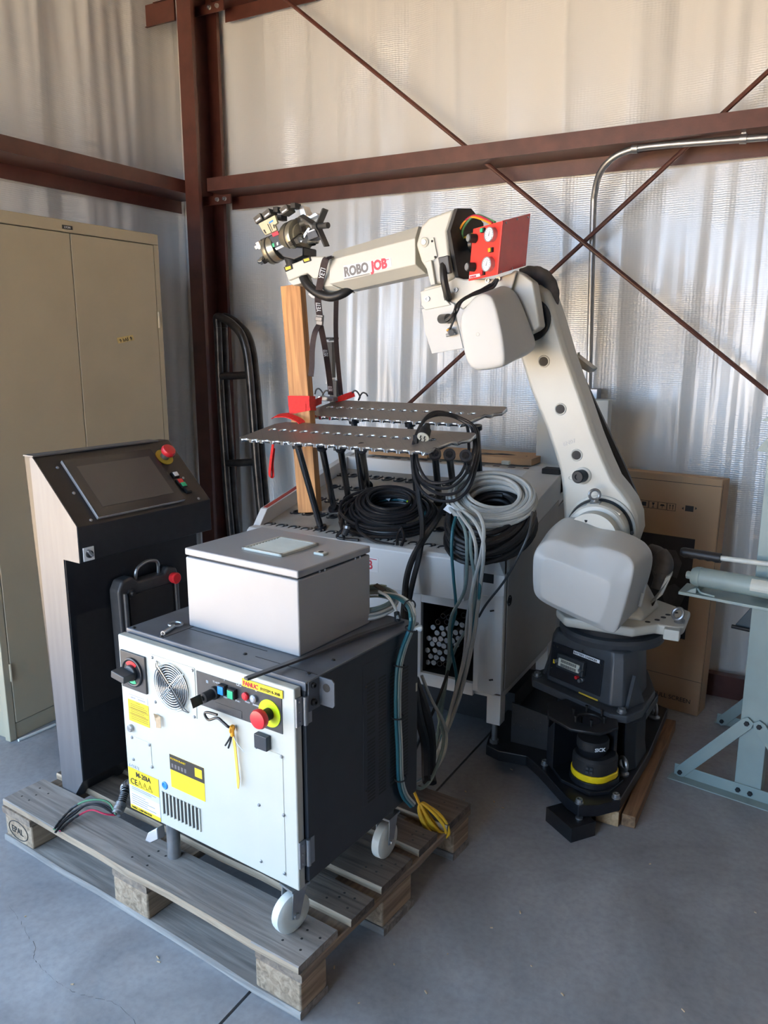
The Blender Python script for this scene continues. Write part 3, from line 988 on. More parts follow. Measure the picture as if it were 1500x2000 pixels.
# mode key switch
c = F(421, 1352, -.002)
b = MB(); b.lathe(c, (0, -1, 0), [(.016, 0), (.016, .010), (.0125, .012), (.0125, .040), (.006, .041), (.006, .046), (0, .046)], 20); ks = b.build('mode_key_switch', 'blackmat', op)
b = MB(); b.box(-.012, .012, -.075, -.044, -.001, .001, 0, Matrix.Translation(c) @ Matrix.Rotation(R(70), 4, 'Y')); b.build('key', 'darksteel', ks, .0008)
for px, py, mm, nm, rr in ((438.5, 1345, 'blue', 'reset_button', 0), (457.5, 1353, 'green', 'cycle_start_button', 0), (481, 1359, 'red', 'fault_lamp', 1), (497, 1364, 'silver', 'power_lamp', 1)):
    c = F(px, py, -.002)
    b = MB()
    if rr:
        b.lathe(c, (0, -1, 0), [(.0095, 0), (.0095, .006), (.006, .009), (0, .0095)], 16); b.build(nm, mm, op)
    else:
        b.box(c.x - .011, c.x + .011, c.y - .012, c.y, c.z - .012, c.z + .012); bo = b.build(nm, 'blackmat', op, .001)
        b = MB(); b.box(c.x - .009, c.x + .009, c.y - .015, c.y - .012, c.z - .010, c.z + .010); b.build('lens', mm, bo, .001)
c = F(527, 1393, -.002)
b = MB(); b.lathe(c, (0, -1, 0), [(.033, 0), (.033, .002), (0, .002)], 30); es = b.build('emergency_stop', 'lime', op)
b = MB(); b.lathe(c, (0, -1, 0), [(.014, .002), (.014, .026), (0, .026)], 20); b.build('stem', 'blackmat', es)
b = MB(); b.lathe(c, (0, -1, 0), [(.016, .024), (.022, .028), (.0235, .036), (.021, .042), (.012, .0445), (0, .0445)], 26); b.build('mushroom_knob', 'red', es)
b = MB(); p, q = F(421, 1371, -.002), F(473, 1403, -.002); b.box(p.x, q.x, -.003, -.002, q.z, p.z); b.build('lower_cover', 'darkgrey', op, .0006)
# port cover, latch, lever and ties
quad(cfm, 0, .016, [F(504.5, 1427), F(530, 1464)], 'navy', 'port_cover', ctl, .002)
c = F(257.5, 1421); b = MB(); b.lathe(c, (0, -1, 0), [(.010, 0), (.010, .008), (.008, .010), (0, .010)], 18); b.box(c.x - .006, c.x + .006, -.0108, -.0098, c.z - .0012, c.z + .0012); b.build('quarter_turn_latch', 'zinc', ctl)
b = MB()
lv = [F(x, y, v) for x, y, v in ((456, 1418, -.004), (447, 1420, -.018), (436, 1411, -.022), (424, 1402, -.024), (408, 1406, -.026), (400, 1396, -.026), (404, 1391, -.024), (424, 1396, -.024))]
b.tube(spline(lv, 5), .0033, 8); b.build('door_lever', 'black', ctl)
tg = Fr(tuple(cfm.m @ F(455, 1420, -.010)), TH)
tie = thing('cable_tie', 'long orange cable tie with short black wires hanging from the controller lever', 'cable tie', tg)
lo = lambda x, y, v=-.012: tg.i @ (cfm.m @ F(x, y, v))
b = MB(); b.torus(lo(453, 1424), (1, .2, 0), .008, .003, 16, 6); b.cyl(lo(453, 1419, -.014), lo(454, 1437, -.014), .005, n=8); b.build('knot', 'orange', tie)
b = MB(); b.ribbon(spline([lo(455, 1432), lo(459, 1460), lo(462, 1490), lo(465, 1520), lo(465, 1540)], 4), (1, 0, 0), [.008] * 12 + [.009, .009, .007, .006, .004], .0018); b.build('tail', 'lyel', tie)
for pts, mm in (([(453, 1434), (447, 1445), (440, 1456)], 'cblack'), ([(452, 1436), (450, 1448), (446, 1461)], 'cblack'), ([(455, 1436), (463, 1452), (477, 1469)], 'zinc')):
    b = MB(); b.tube(spline([lo(x, y, -.014) for x, y in pts], 4), .0024 if mm == 'cblack' else .001, 6); b.build('wire', mm, tie)
b = MB(); p = F(305, 1393, -.001); q = F(322, 1418, -.001)
b.ribbon([(p.x + .004, -.001, q.z + .004), (p.x + .006, -.006, p.z), (p.x + .018, -.010, p.z - .004), (p.x + .020, -.012, q.z - .004)], [(1, .3, 0)] * 4, .014, .0012); o = b.build('masking_tape', 'tape', ctl); o['label'] = 'torn strip of beige masking tape'
# stickers
def sticker(pa, pb, m, name, lines=(), lm='ink', v=.0004, lw=.0012):
    p, q = F(*pa), F(*pb)
    b = MB(); b.box(p.x, q.x, -.0009, 0.0, q.z, p.z); o = b.build(name, m, ctl)
    b = MB(); k = 0
    for (fx0, fx1, fz) in lines:
        b.box(p.x + (q.x - p.x) * fx0, p.x + (q.x - p.x) * fx1, -.0012, -.0008, q.z + (p.z - q.z) * fz - lw / 2, q.z + (p.z - q.z) * fz + lw / 2); k += 1
    if k: b.build('print_lines', lm, o)
    return o, p, q
rl = lambda n, a, c_: [(a, random.uniform(.75, .97), c_ - i * (c_ - .06) / n) for i in range(n)]
sticker((250, 1351), (288.5, 1377), 'white', 'rating_label', [(.05, .85, .75), (.15, .4, .4), (.5, .9, .4), (.15, .4, .28), (.5, .9, .28)], 'inkgrey')
sticker((250, 1364), (293, 1422), 'yellow', 'warning_label', [(.4, .6, .93)] + rl(9, .12, .82) + [(.03, .97, .62), (.03, .97, .36)], 'ink', lw=.0011)
o, p, q = sticker((251, 1496), (315, 1605), 'greylab', 'data_label', [(.08, random.uniform(.5, .9), .70 - i * .04) for i in range(6)], 'inkgrey')
zt = p.z; zb = q.z; w_ = q.x - p.x
b = MB(); b.box(p.x, q.x, -.0016, -.0008, zt - .052, zt); yb = b.build('yellow_header', 'yellow', o)
text('lettering', 'M-20iA', .020, (p.x + w_ * .26, -.0018, zt - .020), (1, 0, 0), (0, 0, 1), 'ink', o, bold=.0003)
text('lettering', 'CE', .024, (p.x + .007, -.0018, zt - .046), (1, 0, 0), (0, 0, 1), 'ink', o)
for k in range(3):
    cx, cz = p.x + w_ * (.37 + .17 * k), zt - .038
    b = MB(); b.tube([(cx - .009, -.0018, cz - .008), (cx + .009, -.0018, cz - .008), (cx, -.0018, cz + .009)], .0008, 5, True); b.box(cx - .001, cx + .001, -.002, -.0016, cz - .004, cz + .003); b.build('warning_triangle', 'ink', o)
b = MB(); b.box(p.x, q.x, -.0014, -.0008, zb + .012, zb + .052); wb = b.build('white_field', 'white', o)
b = MB()
for i in range(5): b.box(p.x + .008, p.x + w_ * random.uniform(.4, .9), -.0018, -.0013, zb + .018 + .0065 * i, zb + .0195 + .0065 * i)
b.build('print_lines', 'inkgrey', o)
b = MB(); b.box(p.x, q.x, -.0016, -.0008, zb, zb + .012); b.build('orange_footer', 'yellow', o)
text('lettering', 'FANUC CORPORATION', .0085, (p.x + .005, -.0018, zb + .003), (1, 0, 0), (0, 0, 1), 'ink', o, sx=.9)
c = F(322, 1534, -.0006); b = MB(); b.torus(c, (0, 1, 0), .0085, .0026, 22, 6); b.lathe(c, (0, -1, 0), [(.006, 0), (.006, .001), (0, .001)], 16); b.build('round_blue_mark', 'blue', ctl)
o, p, q = sticker((331.5, 1472), (401.5, 1566), 'yellow', 'instruction_label', [(.06, random.uniform(.4, .95), .62 - i * .065) for i in range(9)], 'amber', lw=.001)
b = MB(); hz = p.z - .042; b.box(p.x, q.x, -.0016, -.0008, hz, p.z); b.build('black_header', 'ink', o)
text('lettering', 'MOTION PLANET', .0072, (p.x + .004, -.0018, p.z - .012), (1, 0, 0), (0, 0, 1), 'yellow', o)
for k in range(5):
    b = MB(); b.box(p.x + .006 + .012 * k, p.x + .013 + .012 * k, -.0018, -.0014, hz + .007, hz + .018); b.build('pictogram', 'inkgrey', o)
b = MB(); b.box(q.x - .032, q.x - .006, -.002, -.0014, hz + .010, p.z - .008); b.build('yellow_tag', 'yellow', o, .002)
text('lettering', 'F-95171', .013, F(252, 1495.5, -.0004), (1, 0, 0), (0, 0, 1), 'greylab', ctl)
# ventilation slots
b = MB(); p, q = F(322, 1548), F(389, 1616)
zt_, zb_ = F(322, 1548).z, F(322, 1588).z
n_ = 10
X0, X1 = F(322, 1560).x, F(387, 1590).x
for k in range(n_):
    xx = X0 + (X1 - X0) * k / (n_ - 1)
    b.box(xx - .0048, xx + .0048, -.0012, .004, zb_, zt_)
b.build('vent_slots', 'ink', ctl, .0)
b = MB()
for k in range(n_ + 1):
    xx = X0 + (X1 - X0) * (k - .5) / (n_ - 1)
    b.box(xx - .0026, xx + .0026, -.004, 0, zb_ - .002, zt_ + .002)
b.build('louvre', 'cream', ctl, .0008)
# hinges on the right edge
for py in (1396, 1672):
    c = F(580, py)
    b = MB(); b.box(DW - .001, DW + .004, .002, .022, c.z - .034, c.z + .034); b.box(DW + .007, DW + .011, .028, .046, c.z - .034, c.z + .034); b.cyl((DW + .009, .026, c.z - .034), (DW + .009, .026, c.z + .034), .006, n=12)
    h_ = b.build('hinge', 'zinc', ctl)
    screws(h_, [(DW + .004, .012, c.z + k) for k in (-.024, 0, .024)], (1, 0, 0), .003)
# side: lifting lug, louvred panel
S = lambda x, y, v=DW + .008: cfm.x(x, y, v)
lp = [S(586, 1334), S(640, 1328), S(640, 1395), S(612, 1392), S(612, 1372), S(590, 1384)]
b = MB(); p = S(600, 1350)
b.box(DW + .008, DW + .012, .035, .075, p.z - .05, p.z + .022)
b.ext([(DW + .012, .072, p.z - .045), (DW + .050, .072, p.z - .045), (DW + .055, .072, p.z - .038), (DW + .055, .072, p.z + .015), (DW + .048, .072, p.z + .022), (DW + .012, .072, p.z + .022)], (0, .004, 0))
lug = b.build('lifting_lug', 'topgrey', ctl, .001)
b = MB(); b.lathe((DW + .033, .0722, p.z), (0, -1, 0), [(.010, 0), (.010, .001), (0, .001)], 16); b.build('lug_hole', 'ink', lug)
bolt(lug, (DW + .012, .05, p.z - .03), (1, 0, 0), .007, .008, 'darksteel'); bolt(lug, (DW + .012, .05, p.z + .01), (1, 0, 0), .006, .006, 'darksteel')
pa, pb = S(708, 1302), S(711, 1577)
b = MB(); b.box(DW + .008, DW + .0092, pa.y, DEP - .012, pb.z, pa.z); sp_ = b.build('side_vent_panel', 'navy', ctl, .0006)
b = MB()
for col, (px, pt, pbm) in enumerate(((724, 1332, 1562), (746, 1322, 1546), (768, 1312, 1530), (789, 1305, 1515))):
    y_ = S(px, 1430).y; zt_, zb_ = S(px, pt).z, S(px, pbm).z
    n_ = 34
    for k in range(n_):
        if col == 0 and k in (9, 15): continue
        z_ = zt_ + (zb_ - zt_) * k / (n_ - 1)
        b.box(DW + .0088, DW + .0096, y_ - .017, y_ + .017, z_ - .0024, z_ + .0024)
o = b.build('vent_slots', 'ink', sp_); o['kind'] = 'stuff'
screws(ctl, [S(715, 1342, DW + .0092), S(715, 1545, DW + .0092)], (1, 0, 0), .004, 'darksteel')
b = MB(); p = S(810, 1344); b.box(DW + .008, DW + .0088, p.y - .012, p.y + .012, p.z - .012, p.z + .012); b.build('tape_patch', 'ivory', ctl)
# casters
def caster(cx, cy, ang, name='caster'):
    T = Matrix.Translation((cx, cy, 0)) @ Matrix.Rotation(R(ang), 4, 'Z')
    b = MB(); b.lathe(T @ Vector((0.022, -.016, .05)), T.to_3x3() @ Vector((0, 1, 0)), [(0, 0), (.030, 0), (.042, .001), (.049, .005), (.05, .010), (.05, .022), (.049, .027), (.042, .031), (.030, .032), (0, .032)], 32)
    w = b.build(name, 'nylon', ctl)
    b = MB()
    for s_ in (-1, 1): b.ext([T @ Vector(p) for p in ((-.012, .019 * s_, .118), (.030, .019 * s_, .118), (.034, .019 * s_, .045), (.012, .019 * s_, .040))], T.to_3x3() @ Vector((0, .0028 * s_, 0)))
    b.loft([T @ Vector(p) for p in ((-.02, -.024, .116), (.035, -.024, .116), (.035, .024, .116), (-.02, .024, .116))], [T @ Vector(p) for p in ((-.02, -.024, .122), (.035, -.024, .122), (.035, .024, .122), (-.02, .024, .122))])
    b.cyl(T @ Vector((0, 0, .122)), T @ Vector((0, 0, .142)), .014, n=14)
    b.build('fork', 'zinc', w)
    b = MB(); b.cyl(T @ Vector((.022, -.027, .05)), T @ Vector((.022, .027, .05)), .008, n=10); b.build('axle', 'steel', w)
caster(.570, .035, -100); caster(.590, .395, -88); caster(.05, .40, -80)
b = MB(); p = F(330, 1636, .03); b.cyl((p.x, .045, 0), (p.x, .045, .135), .018, n=18); b.build('levelling_leg', 'zinc', ctl)
b = MB(); p = F(308, 1614, .0); b.ext([(p.x - .018, -.02, .098), (p.x + .012, -.012, .120), (p.x + .014, -.012, .085), (p.x - .004, -.026, .074), (p.x - .02, -.03, .078)], (.004, .022, .0)); b.build('brake_pedal', 'zinc', ctl, .003)

# ================================================================ ENCLOSURE BOX ON TOP OF THE CONTROLLER
ZT = 0.144 + DT + 0.009           # controller top
ef = Fr(tuple(pf.m @ Vector((0.663, 0.200, ZT))), TH)
enc = thing('electrical_enclosure', 'light grey steel enclosure box lying on top of the controller cabinet', 'enclosure', ef)
EW, ED, EH = 0.384, 0.291, 0.190
b = MB(); b.box(0, EW, 0, ED, 0, EH); b.build('body', 'lgrey', enc, 0.004, 3)
b = MB(); b.box(0.008, EW - .008, 0.008, ED - .008, EH - .002, EH + 0.006); b.build('gasket_gap', 'blackmat', enc)
b = MB(); b.box(-0.001, EW + .001, -0.001, ED + .001, EH + 0.005, EH + 0.024); lid = b.build('door', 'lgrey', enc, 0.004, 3)
e = lambda x, y, z=EH + .024: ef.z(x, y, z)
g = [e(468, 1074), e(550, 1087), e(624, 1066), e(548, 1051)]
gx0, gx1 = (g[0].x + g[3].x) / 2, (g[1].x + g[2].x) / 2
gy0, gy1 = (g[0].y + g[1].y) / 2, (g[2].y + g[3].y) / 2
zz = EH + .024
b = MB()
fw = .010
for (x0, x1, y0, y1) in ((gx0, gx1, gy0, gy0 + fw), (gx0, gx1, gy1 - fw, gy1), (gx0, gx0 + fw, gy0, gy1), (gx1 - fw, gx1, gy0, gy1)): b.box(x0, x1, y0, y1, zz, zz + .007)
vg = b.build('vent_grille', 'ivory', lid, 0.0012)
b = MB(); b.box(gx0 + fw, gx1 - fw, gy0 + fw, gy1 - fw, zz, zz + .001); b.build('filter_mat', 'inkgrey', vg)
n_ = 11
for k in range(n_):
    yy = gy0 + fw + (gy1 - gy0 - 2 * fw) * (k + .5) / n_
    b = MB(); b.box(gx0 + fw, gx1 - fw, yy - .0030, yy + .0030, -.0006, .0006, 0, Matrix.Translation((0, yy, zz + .0045)) @ Matrix.Rotation(R(28), 4, 'X') @ Matrix.Translation((0, -yy, 0)))
    b.build('louvre', 'ivory', vg)
c = e(627, 1083)
b = MB(); b.box(c.x - .016, c.x + .016, c.y - .011, c.y + .011, zz, zz + .007); lk = b.build('lock', 'ivory', lid, .002)
b = MB(); b.lathe((c.x, c.y, zz + .007), (0, 0, 1), [(.007, 0), (.007, .0008), (0, .0008)], 14); b.build('keyhole', 'ink', lk)
for yy in (.09, .235):
    for dy in (-.01, .01):
        b = MB(); b.cyl((EW - .001, yy + dy, EH + .003), (EW + .0012, yy + dy, EH + .003), .0032, n=8); b.build('gasket_clip', 'steel', enc)

# key lying on the controller top
kf_ = Fr(tuple(cfm.m @ cfm.z(335, 1222, DT + .009)), TH)
key = thing('panel_key', 'steel square-socket panel key with ring handle lying beside the enclosure box', 'key', kf_)
l_ = lambda x, y, z: kf_.i @ (cfm.m @ cfm.z(x, y, DT + .009 + z))
c = l_(343, 1219, .006)
b = MB(); ring = [c + Vector((.0185 * math.cos(2 * math.pi * k / 26), .016 * math.sin(2 * math.pi * k / 26), 0)) for k in range(26)]; b.tube(ring, .0035, 8, True); b.build('ring_handle', 'zinc', key)
b = MB(); p, q = l_(340, 1223, .006), l_(318, 1237, .006); b.cyl(p, q, .0055, .0065, 12); b.build('shank', 'zinc', key)
d_ = (q - p).normalized(); b = MB(); b.cyl(q, q + d_ * .0006, .0042, n=4); b.build('socket', 'ink', key)

# flat strip under the enclosure corner
sf = Fr(tuple(cfm.m @ cfm.z(600, 1285, DT + .009)), TH)
l_ = lambda x, y, z: sf.i @ (cfm.m @ cfm.z(x, y, DT + .009 + z))
b = MB()
A = [l_(480, 1326, .010), l_(600, 1282, .010), l_(700, 1242, .010), l_(786, 1213, .010)]
b.ribbon(A, (.8, .6, 0), [.014, .014, .016, .016], .006)
o = b.build('flat_bar', 'darkgrey', None, .0008, loc=0)
o.location = sf.loc; o.rotation_euler = (0, 0, sf.rz)
tag(o, 'thin dark flat bar sticking out across the controller top edge', 'bar')


# ================================================================ CABLES
def coil_pts(c, nrm, r_in, r_out, h, loops, seg=34, sq=1.0, jit=0.004, flop=0.0, updir=None):
    """one continuous winding of a coil; returns the path"""
    c, nrm = Vector(c), Vector(nrm).normalized()
    u, w = orth(nrm)
    if updir is not None:
        w = Vector(updir); w = (w - nrm * w.dot(nrm)).normalized(); u = w.cross(nrm)
    P = []
    ctr = []
    for k in range(loops + 1):
        ctr.append((random.uniform(r_in, r_out), random.uniform(-h, h) / 2, random.uniform(-jit, jit), random.uniform(-jit, jit)))
    for i in range(loops * seg):
        t = i / seg
        k = int(t); f = t - k; f = f * f * (3 - 2 * f)
        a, b_ = ctr[k], ctr[k + 1]
        rr = a[0] * (1 - f) + b_[0] * f
        hh = a[1] * (1 - f) + b_[1] * f
        th = 2 * math.pi * t
        x, y = math.cos(th) * rr + a[2] * (1 - f) + b_[2] * f, math.sin(th) * rr * sq + a[3] * (1 - f) + b_[3] * f
        P.append(c + u * x + w * y + nrm * (hh + flop * math.cos(th * 2 + k)))
    return P


def cable(name, label, pts, r, m, cat='cable', group=None, n=8, sub=8):
    b = MB(); b.tube(spline(pts, sub), r, n)
    return tag(b.build(name, m), label, cat, group)


# bundle running up the controller side and coiled on its top
uf = Fr(tuple(cfm.m @ Vector((DW + .012, .43, .10))), TH)
bun = thing('cable_bundle', 'teal, white and grey cable bundle tied down the rear side of the controller', 'cable', uf)
sx = lambda x, y, v: uf.i @ (cfm.m @ cfm.x(x, y, DW + v))
tp_ = lambda x, y, h: uf.i @ (cfm.m @ cfm.z(x, y, DT + .009 + h))
path0 = [tp_(745, 1160, .05), tp_(778, 1166, .055), tp_(800, 1183, .055), tp_(806, 1205, .05), sx(803, 1228, .028), sx(790, 1262, .024), sx(780, 1300, .022), sx(777, 1345, .022), sx(777, 1400, .022), sx(780, 1460, .022), sx(782, 1520, .022), sx(790, 1552, .022), sx(806, 1572, .025)]
for k, (off_, mm, rr) in enumerate((((-.008, 0), 'cteal', .0046), ((-.001, .005), 'cgreen', .0046), ((.006, 0), 'cwhite', .0055), ((.002, -.006), 'cgrey', .004), ((-.004, -.006), 'cteal', .004))):
    b = MB(); P = [p + Vector((off_[1] * .6, off_[0] * 1.2, .0)) for p in path0]
    b.tube(spline(P, 6), rr, 8); b.build('cable_run', mm, bun)
for i in (2, 4, 6, 8, 10):
    p = path0[i]; d_ = (path0[min(i + 1, 12)] - path0[i - 1]).normalized()
    b = MB(); b.torus(p, d_, .0155, .0022, 16, 6); b.build('black_tie', 'blackmat', bun)
b = MB(); p = path0[4]; b.tube(spline([p + Vector((.0, .0, .0)), p + Vector((.012, .012, .0)), p + Vector((.02, .022, .0))], 4), [.006, .006, .006, .006, .008, .009, .010, .009, .006], 8); b.build('white_tag', 'cwhite', bun)
c_ = tp_(735, 1190, .028)
for mm, rr, n_, ri, ro, dz in (('cgreen', .0042, 4, .075, .09, .018), ('cgrey', .0040, 5, .07, .095, .0), ('cwhite', .0036, 3, .07, .095, -.012)):
    b = MB(); b.tube(coil_pts(c_ + Vector((-.045, .03, dz)), (.05, -.12, 1), ri, ro, .016, n_, 28, .8), rr, 7); b.build('coiled_cable', mm, bun)
b = MB(); P = [tp_(740, 1155, .075), tp_(757, 1165, .07), tp_(768, 1180, .05), tp_(775, 1196, .03), tp_(777, 1208, .02)]
b.tube(spline(P, 5), .004, 8); b.build('short_lead', 'cgrey', bun)
b = MB(); b.cyl(P[3], P[4] + Vector((0, 0, -.012)), .008, n=8); b.build('connector', 'blackmat', bun)
b = MB(); q = P[0]; b.ext([q + Vector(p) for p in ((-.018, 0, .012), (.012, 0, .0), (.016, .012, .004), (-.014, .012, .016))], (0, 0, .002)); b.build('black_flag', 'blackmat', bun)

# yellow coil hanging off the pallet corner
yf = W0.z(850, 1600, .16)
b = MB()
yc = [pf.m @ pf.z(x, y, z) for x, y, z in ((798, 1530, .25), (808, 1545, .22), (820, 1572, .19))]
b.tube(spline(yc, 5), .0045, 8)
cc = Vector(pf.m @ pf.z(852, 1610, .165))
pv = -ray(850, 1605).normalized()
rt, up = _RT, _UP
base = yc[-1]
for k in range(6):
    wob = random.uniform(-.006, .006)
    ring = []
    for i in range(28):
        t = 2 * math.pi * i / 28
        # long loop drooping to the lower right, squeezed where it is tied
        l_, w_ = .056 + .006 * math.sin(k * 2.1), .031 - .0035 * k + wob
        a_, c_ = l_ * (1 - math.cos(t)), w_ * math.sin(t) * (0.55 + 0.45 * (1 - math.cos(t)) / 2)
        ring.append(base + (rt * .62 - up * .78) * a_ + (rt * .78 + up * .62) * (c_ + .002 * k) + pv * (.004 * ((k * 3) % 5) - .006 + .01 * math.sin(t / 2)))
    b.tube(ring, .0047, 8, True)
b.torus(base + (rt * .62 - up * .78) * .006, (rt * .62 - up * .78), .010, .003, 14, 6)
tag(b.build('yellow_cable_coil', 'cyellow'), 'bright yellow cable coil hanging over the rear pallet corner', 'cable')

# flexible conduit with cut wires at the front left of the controller
gf = Fr(tuple(pf.m @ pf.z(227, 1590, .15)), TH)
fx = thing('flexible_conduit', 'braided black flexible conduit with cut green, black and red wires on the pallet', 'conduit', gf)
pp = lambda x, y, z: gf.i @ (pf.m @ pf.z(x, y, z))
b = MB(); P = spline([gf.i @ (cfm.m @ Vector((.03, .08, .20))), pp(250, 1530, .22), pp(243, 1550, .20), pp(236, 1572, .18)], 6); b.tube(P, .012, 12); b.build('braided_hose', 'rubber', fx)
b = MB()
for k in range(len(P) - 1):
    b.torus(P[k], (P[k + 1] - P[k]), .0122, .0012, 14, 5)
o = b.build('braid', 'zinc', fx); o['kind'] = 'stuff'
a_ = pp(236, 1572, .18); e_ = pp(227, 1590, .165)
d_ = (e_ - a_).normalized()
b = MB(); b.lathe(a_ - d_ * .006, d_, [(.014, 0), (.017, .002), (.017, .012), (.0155, .013), (.0175, .015), (.0175, .026), (.014, .028), (.014, .036), (.011, .036), (.009, .024)], 16); b.build('fitting', 'zinc', fx)
for pts, mm, rr in (([(226, 1592, .165), (215, 1570, .19), (195, 1562, .20), (165, 1565, .195), (140, 1580, .175), (118, 1603, .155), (106, 1620, .148)], 'cgreenw', .0030), ([(226, 1592, .165), (212, 1578, .18), (190, 1570, .188), (160, 1576, .18), (138, 1590, .165), (112, 1615, .149)], 'cblack', .0032), ([(226, 1592, .163), (205, 1590, .172), (178, 1582, .178), (150, 1595, .165), (128, 1612, .152), (117, 1623, .147)], 'cred', .0028), ([(226, 1592, .163), (200, 1575, .185), (170, 1572, .185), (145, 1590, .168), (124, 1606, .155), (108, 1626, .146)], 'cblack', .0034)):
    P = spline([pp(*p) for p in pts], 6)
    b = MB(); b.tube(P, rr, 7); w = b.build('cut_wire', mm, fx)
    if mm != 'cblack':
        k = int(len(P) * .58); b = MB(); b.tube([p + Vector((0, 0, .0004)) for p in P[k:]], [rr * (1.25 + .25 * math.sin(i * 2.1)) for i in range(len(P) - k)], 7); b.build('tape_wrap', 'cblack', w)

# ================================================================ WORKPIECE FEEDER TABLE
fr = Fr((-0.907, 2.50, 0), 0)            # front right body corner; x<0 leftwards, y back
tb = thing('feeder_table', 'white steel feeder table with a sloping socketed top behind the controller', 'table', fr)
TL = -1.04                                # left end
TILT = math.atan(0.216)
bz = lambda y: 0.815 + 0.216 * y         # bed height
rzt = lambda y: bz(y) + 0.056            # rail height
YB = 0.62                                 # back of the bed
b = MB()
# carcass: left part with niche cut out is built as panels
NX0, NX1, NZ0, NZ1 = -0.318, -0.108, 0.318, 0.592
b.box(TL, NX0, 0, 0.02, 0.27, 0.70)
b.box(NX0, NX1, 0, 0.02, 0.27, NZ0)
b.box(NX0, NX1, 0, 0.02, NZ1, 0.70)
b.box(NX1, 0, 0, 0.02, 0.29, rzt(0))
b.box(TL, -0.005, 0.02, 0.60, 0.27, 0.29)
b.box(TL, -0.005, 0.60, 0.62, 0.27, 0.93)
front = b.build('front_panel', 'table', tb, 0.002)
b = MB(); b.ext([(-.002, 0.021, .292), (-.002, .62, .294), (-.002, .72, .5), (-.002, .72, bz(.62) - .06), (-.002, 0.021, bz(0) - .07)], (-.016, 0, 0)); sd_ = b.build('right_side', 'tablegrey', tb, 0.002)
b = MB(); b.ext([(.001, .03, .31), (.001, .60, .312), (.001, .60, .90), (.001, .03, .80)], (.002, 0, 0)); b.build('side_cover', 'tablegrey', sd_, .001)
b = MB(); c = fr.x(995, 1173, .003); b.torus(c, (1, 0, 0), .017, .003, 22, 6); b.cyl(c, c + Vector((.004, 0, 0)), .010, n=14); b.build('side_lock', 'blackmat', sd_)
b = MB(); b.ext([(TL, 0.0, .29), (TL, .62, .29), (TL, .62, rzt(.62)), (TL, 0.0, rzt(0))], (.018, 0, 0)); b.build('left_side', 'table', tb, 0.002)
# niche
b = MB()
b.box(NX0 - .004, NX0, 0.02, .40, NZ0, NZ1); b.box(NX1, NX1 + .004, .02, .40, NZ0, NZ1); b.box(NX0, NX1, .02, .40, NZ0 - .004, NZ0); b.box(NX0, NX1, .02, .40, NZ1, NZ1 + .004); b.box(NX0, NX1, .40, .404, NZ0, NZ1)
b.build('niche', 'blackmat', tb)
# nose
nx0, nx1 = -1.035, -0.108
nz = [(-.10, .656), (-.10, .800), (-.085, .812), (0.01, .815), (0.01, .66)]
b = MB(); b.loft([(nx0, y, z) for y, z in nz], [(nx1 if y < 0 else nx1 + .03, y, z) for y, z in nz]); nose = b.build('front_nose', 'table', tb, 0.004, 3)
lx = fr.y(733, 1104, -.101)
b = MB(); b.box(lx.x - .175, lx.x + .012, -.1012, -.1, lx.z - .026, lx.z + .028); lg = b.build('logo_sticker', 'white', nose)
text('lettering', 'ROBO', .046, (lx.x - .168, -.1014, lx.z - .016), (1, 0, 0), (0, 0, 1), 'inkgrey', lg, bold=.001, sx=.68)
text('lettering', 'JOB', .046, (lx.x - .070, -.1014, lx.z - .016), (1, 0, 0), (0, 0, 1), 'inkred', lg, bold=.0012, sx=.78)
b = MB(); b.box(lx.x - .062, lx.x + .006, -.1016, -.101, lx.z + .020, lx.z + .0225); b.build('logo_line', 'inkred', lg)
# right front door with recess
p, q = fr.y(941, 1165), fr.y(979, 1352)
b = MB(); b.ext([(p.x - .004, -.002, .655), (q.x - .004, -.002, .665), (q.x - .003, -.002, .315), (q.x - .03, -.002, .29), (p.x - .008, -.002, .30)], (0, .004, 0)); dr = b.build('corner_door', 'table', tb, 0.0015)
for px, py in ((961, 1193), (959, 1328)):
    c = fr.y(px, py, -.0022); b = MB(); b.box(-.008, .008, -.0006, 0, -.003, .003, 0, Matrix.Translation(c) @ Matrix.Rotation(R(-18), 4, 'Y')); b.build('slot', 'ink', dr)
p, q = fr.y(944, 1090), fr.y(964, 1140)
b = MB(); b.box(p.x, q.x, -.0015, .001, q.z, p.z); b.build('handle_recess', 'blackmat', tb, .0006)
# legs and levelling feet
for (x0, x1, y0, y1) in ((-.052, 0, 0, .05), (TL, TL + .05, 0, .05), (-.05, 0, .55, .60), (TL, TL + .05, .55, .60)):
    fz = .095 if x1 == 0 and y0 == 0 else .0
    b = MB(); b.box(x0, x1, y0, y1, .178, .30); lgg = b.build('leg', 'table', tb, .002)
    b = MB(); cx, cy = (x0 + x1) / 2 - .002, (y0 + y1) / 2; b.cyl((cx, cy, fz + .012), (cx, cy, .18), .0105, n=14); b.cyl((cx, cy, fz), (cx, cy, fz + .014), .017, n=6); b.build('levelling_foot', 'zinc', lgg)
b = MB(); b.box(TL + .05, -.05, .3, .56, .03, .17); b.build('plinth', 'blackmat', tb)
# bed
tt = TILT
b = MB(); b.ext([(TL + .03, -.085, bz(-.085)), (-.145, -.085, bz(-.085)), (-.145, YB, bz(YB)), (TL + .03, YB, bz(YB))], (0, 0, -.012)); bed = b.build('sloping_bed', 'bed', tb)
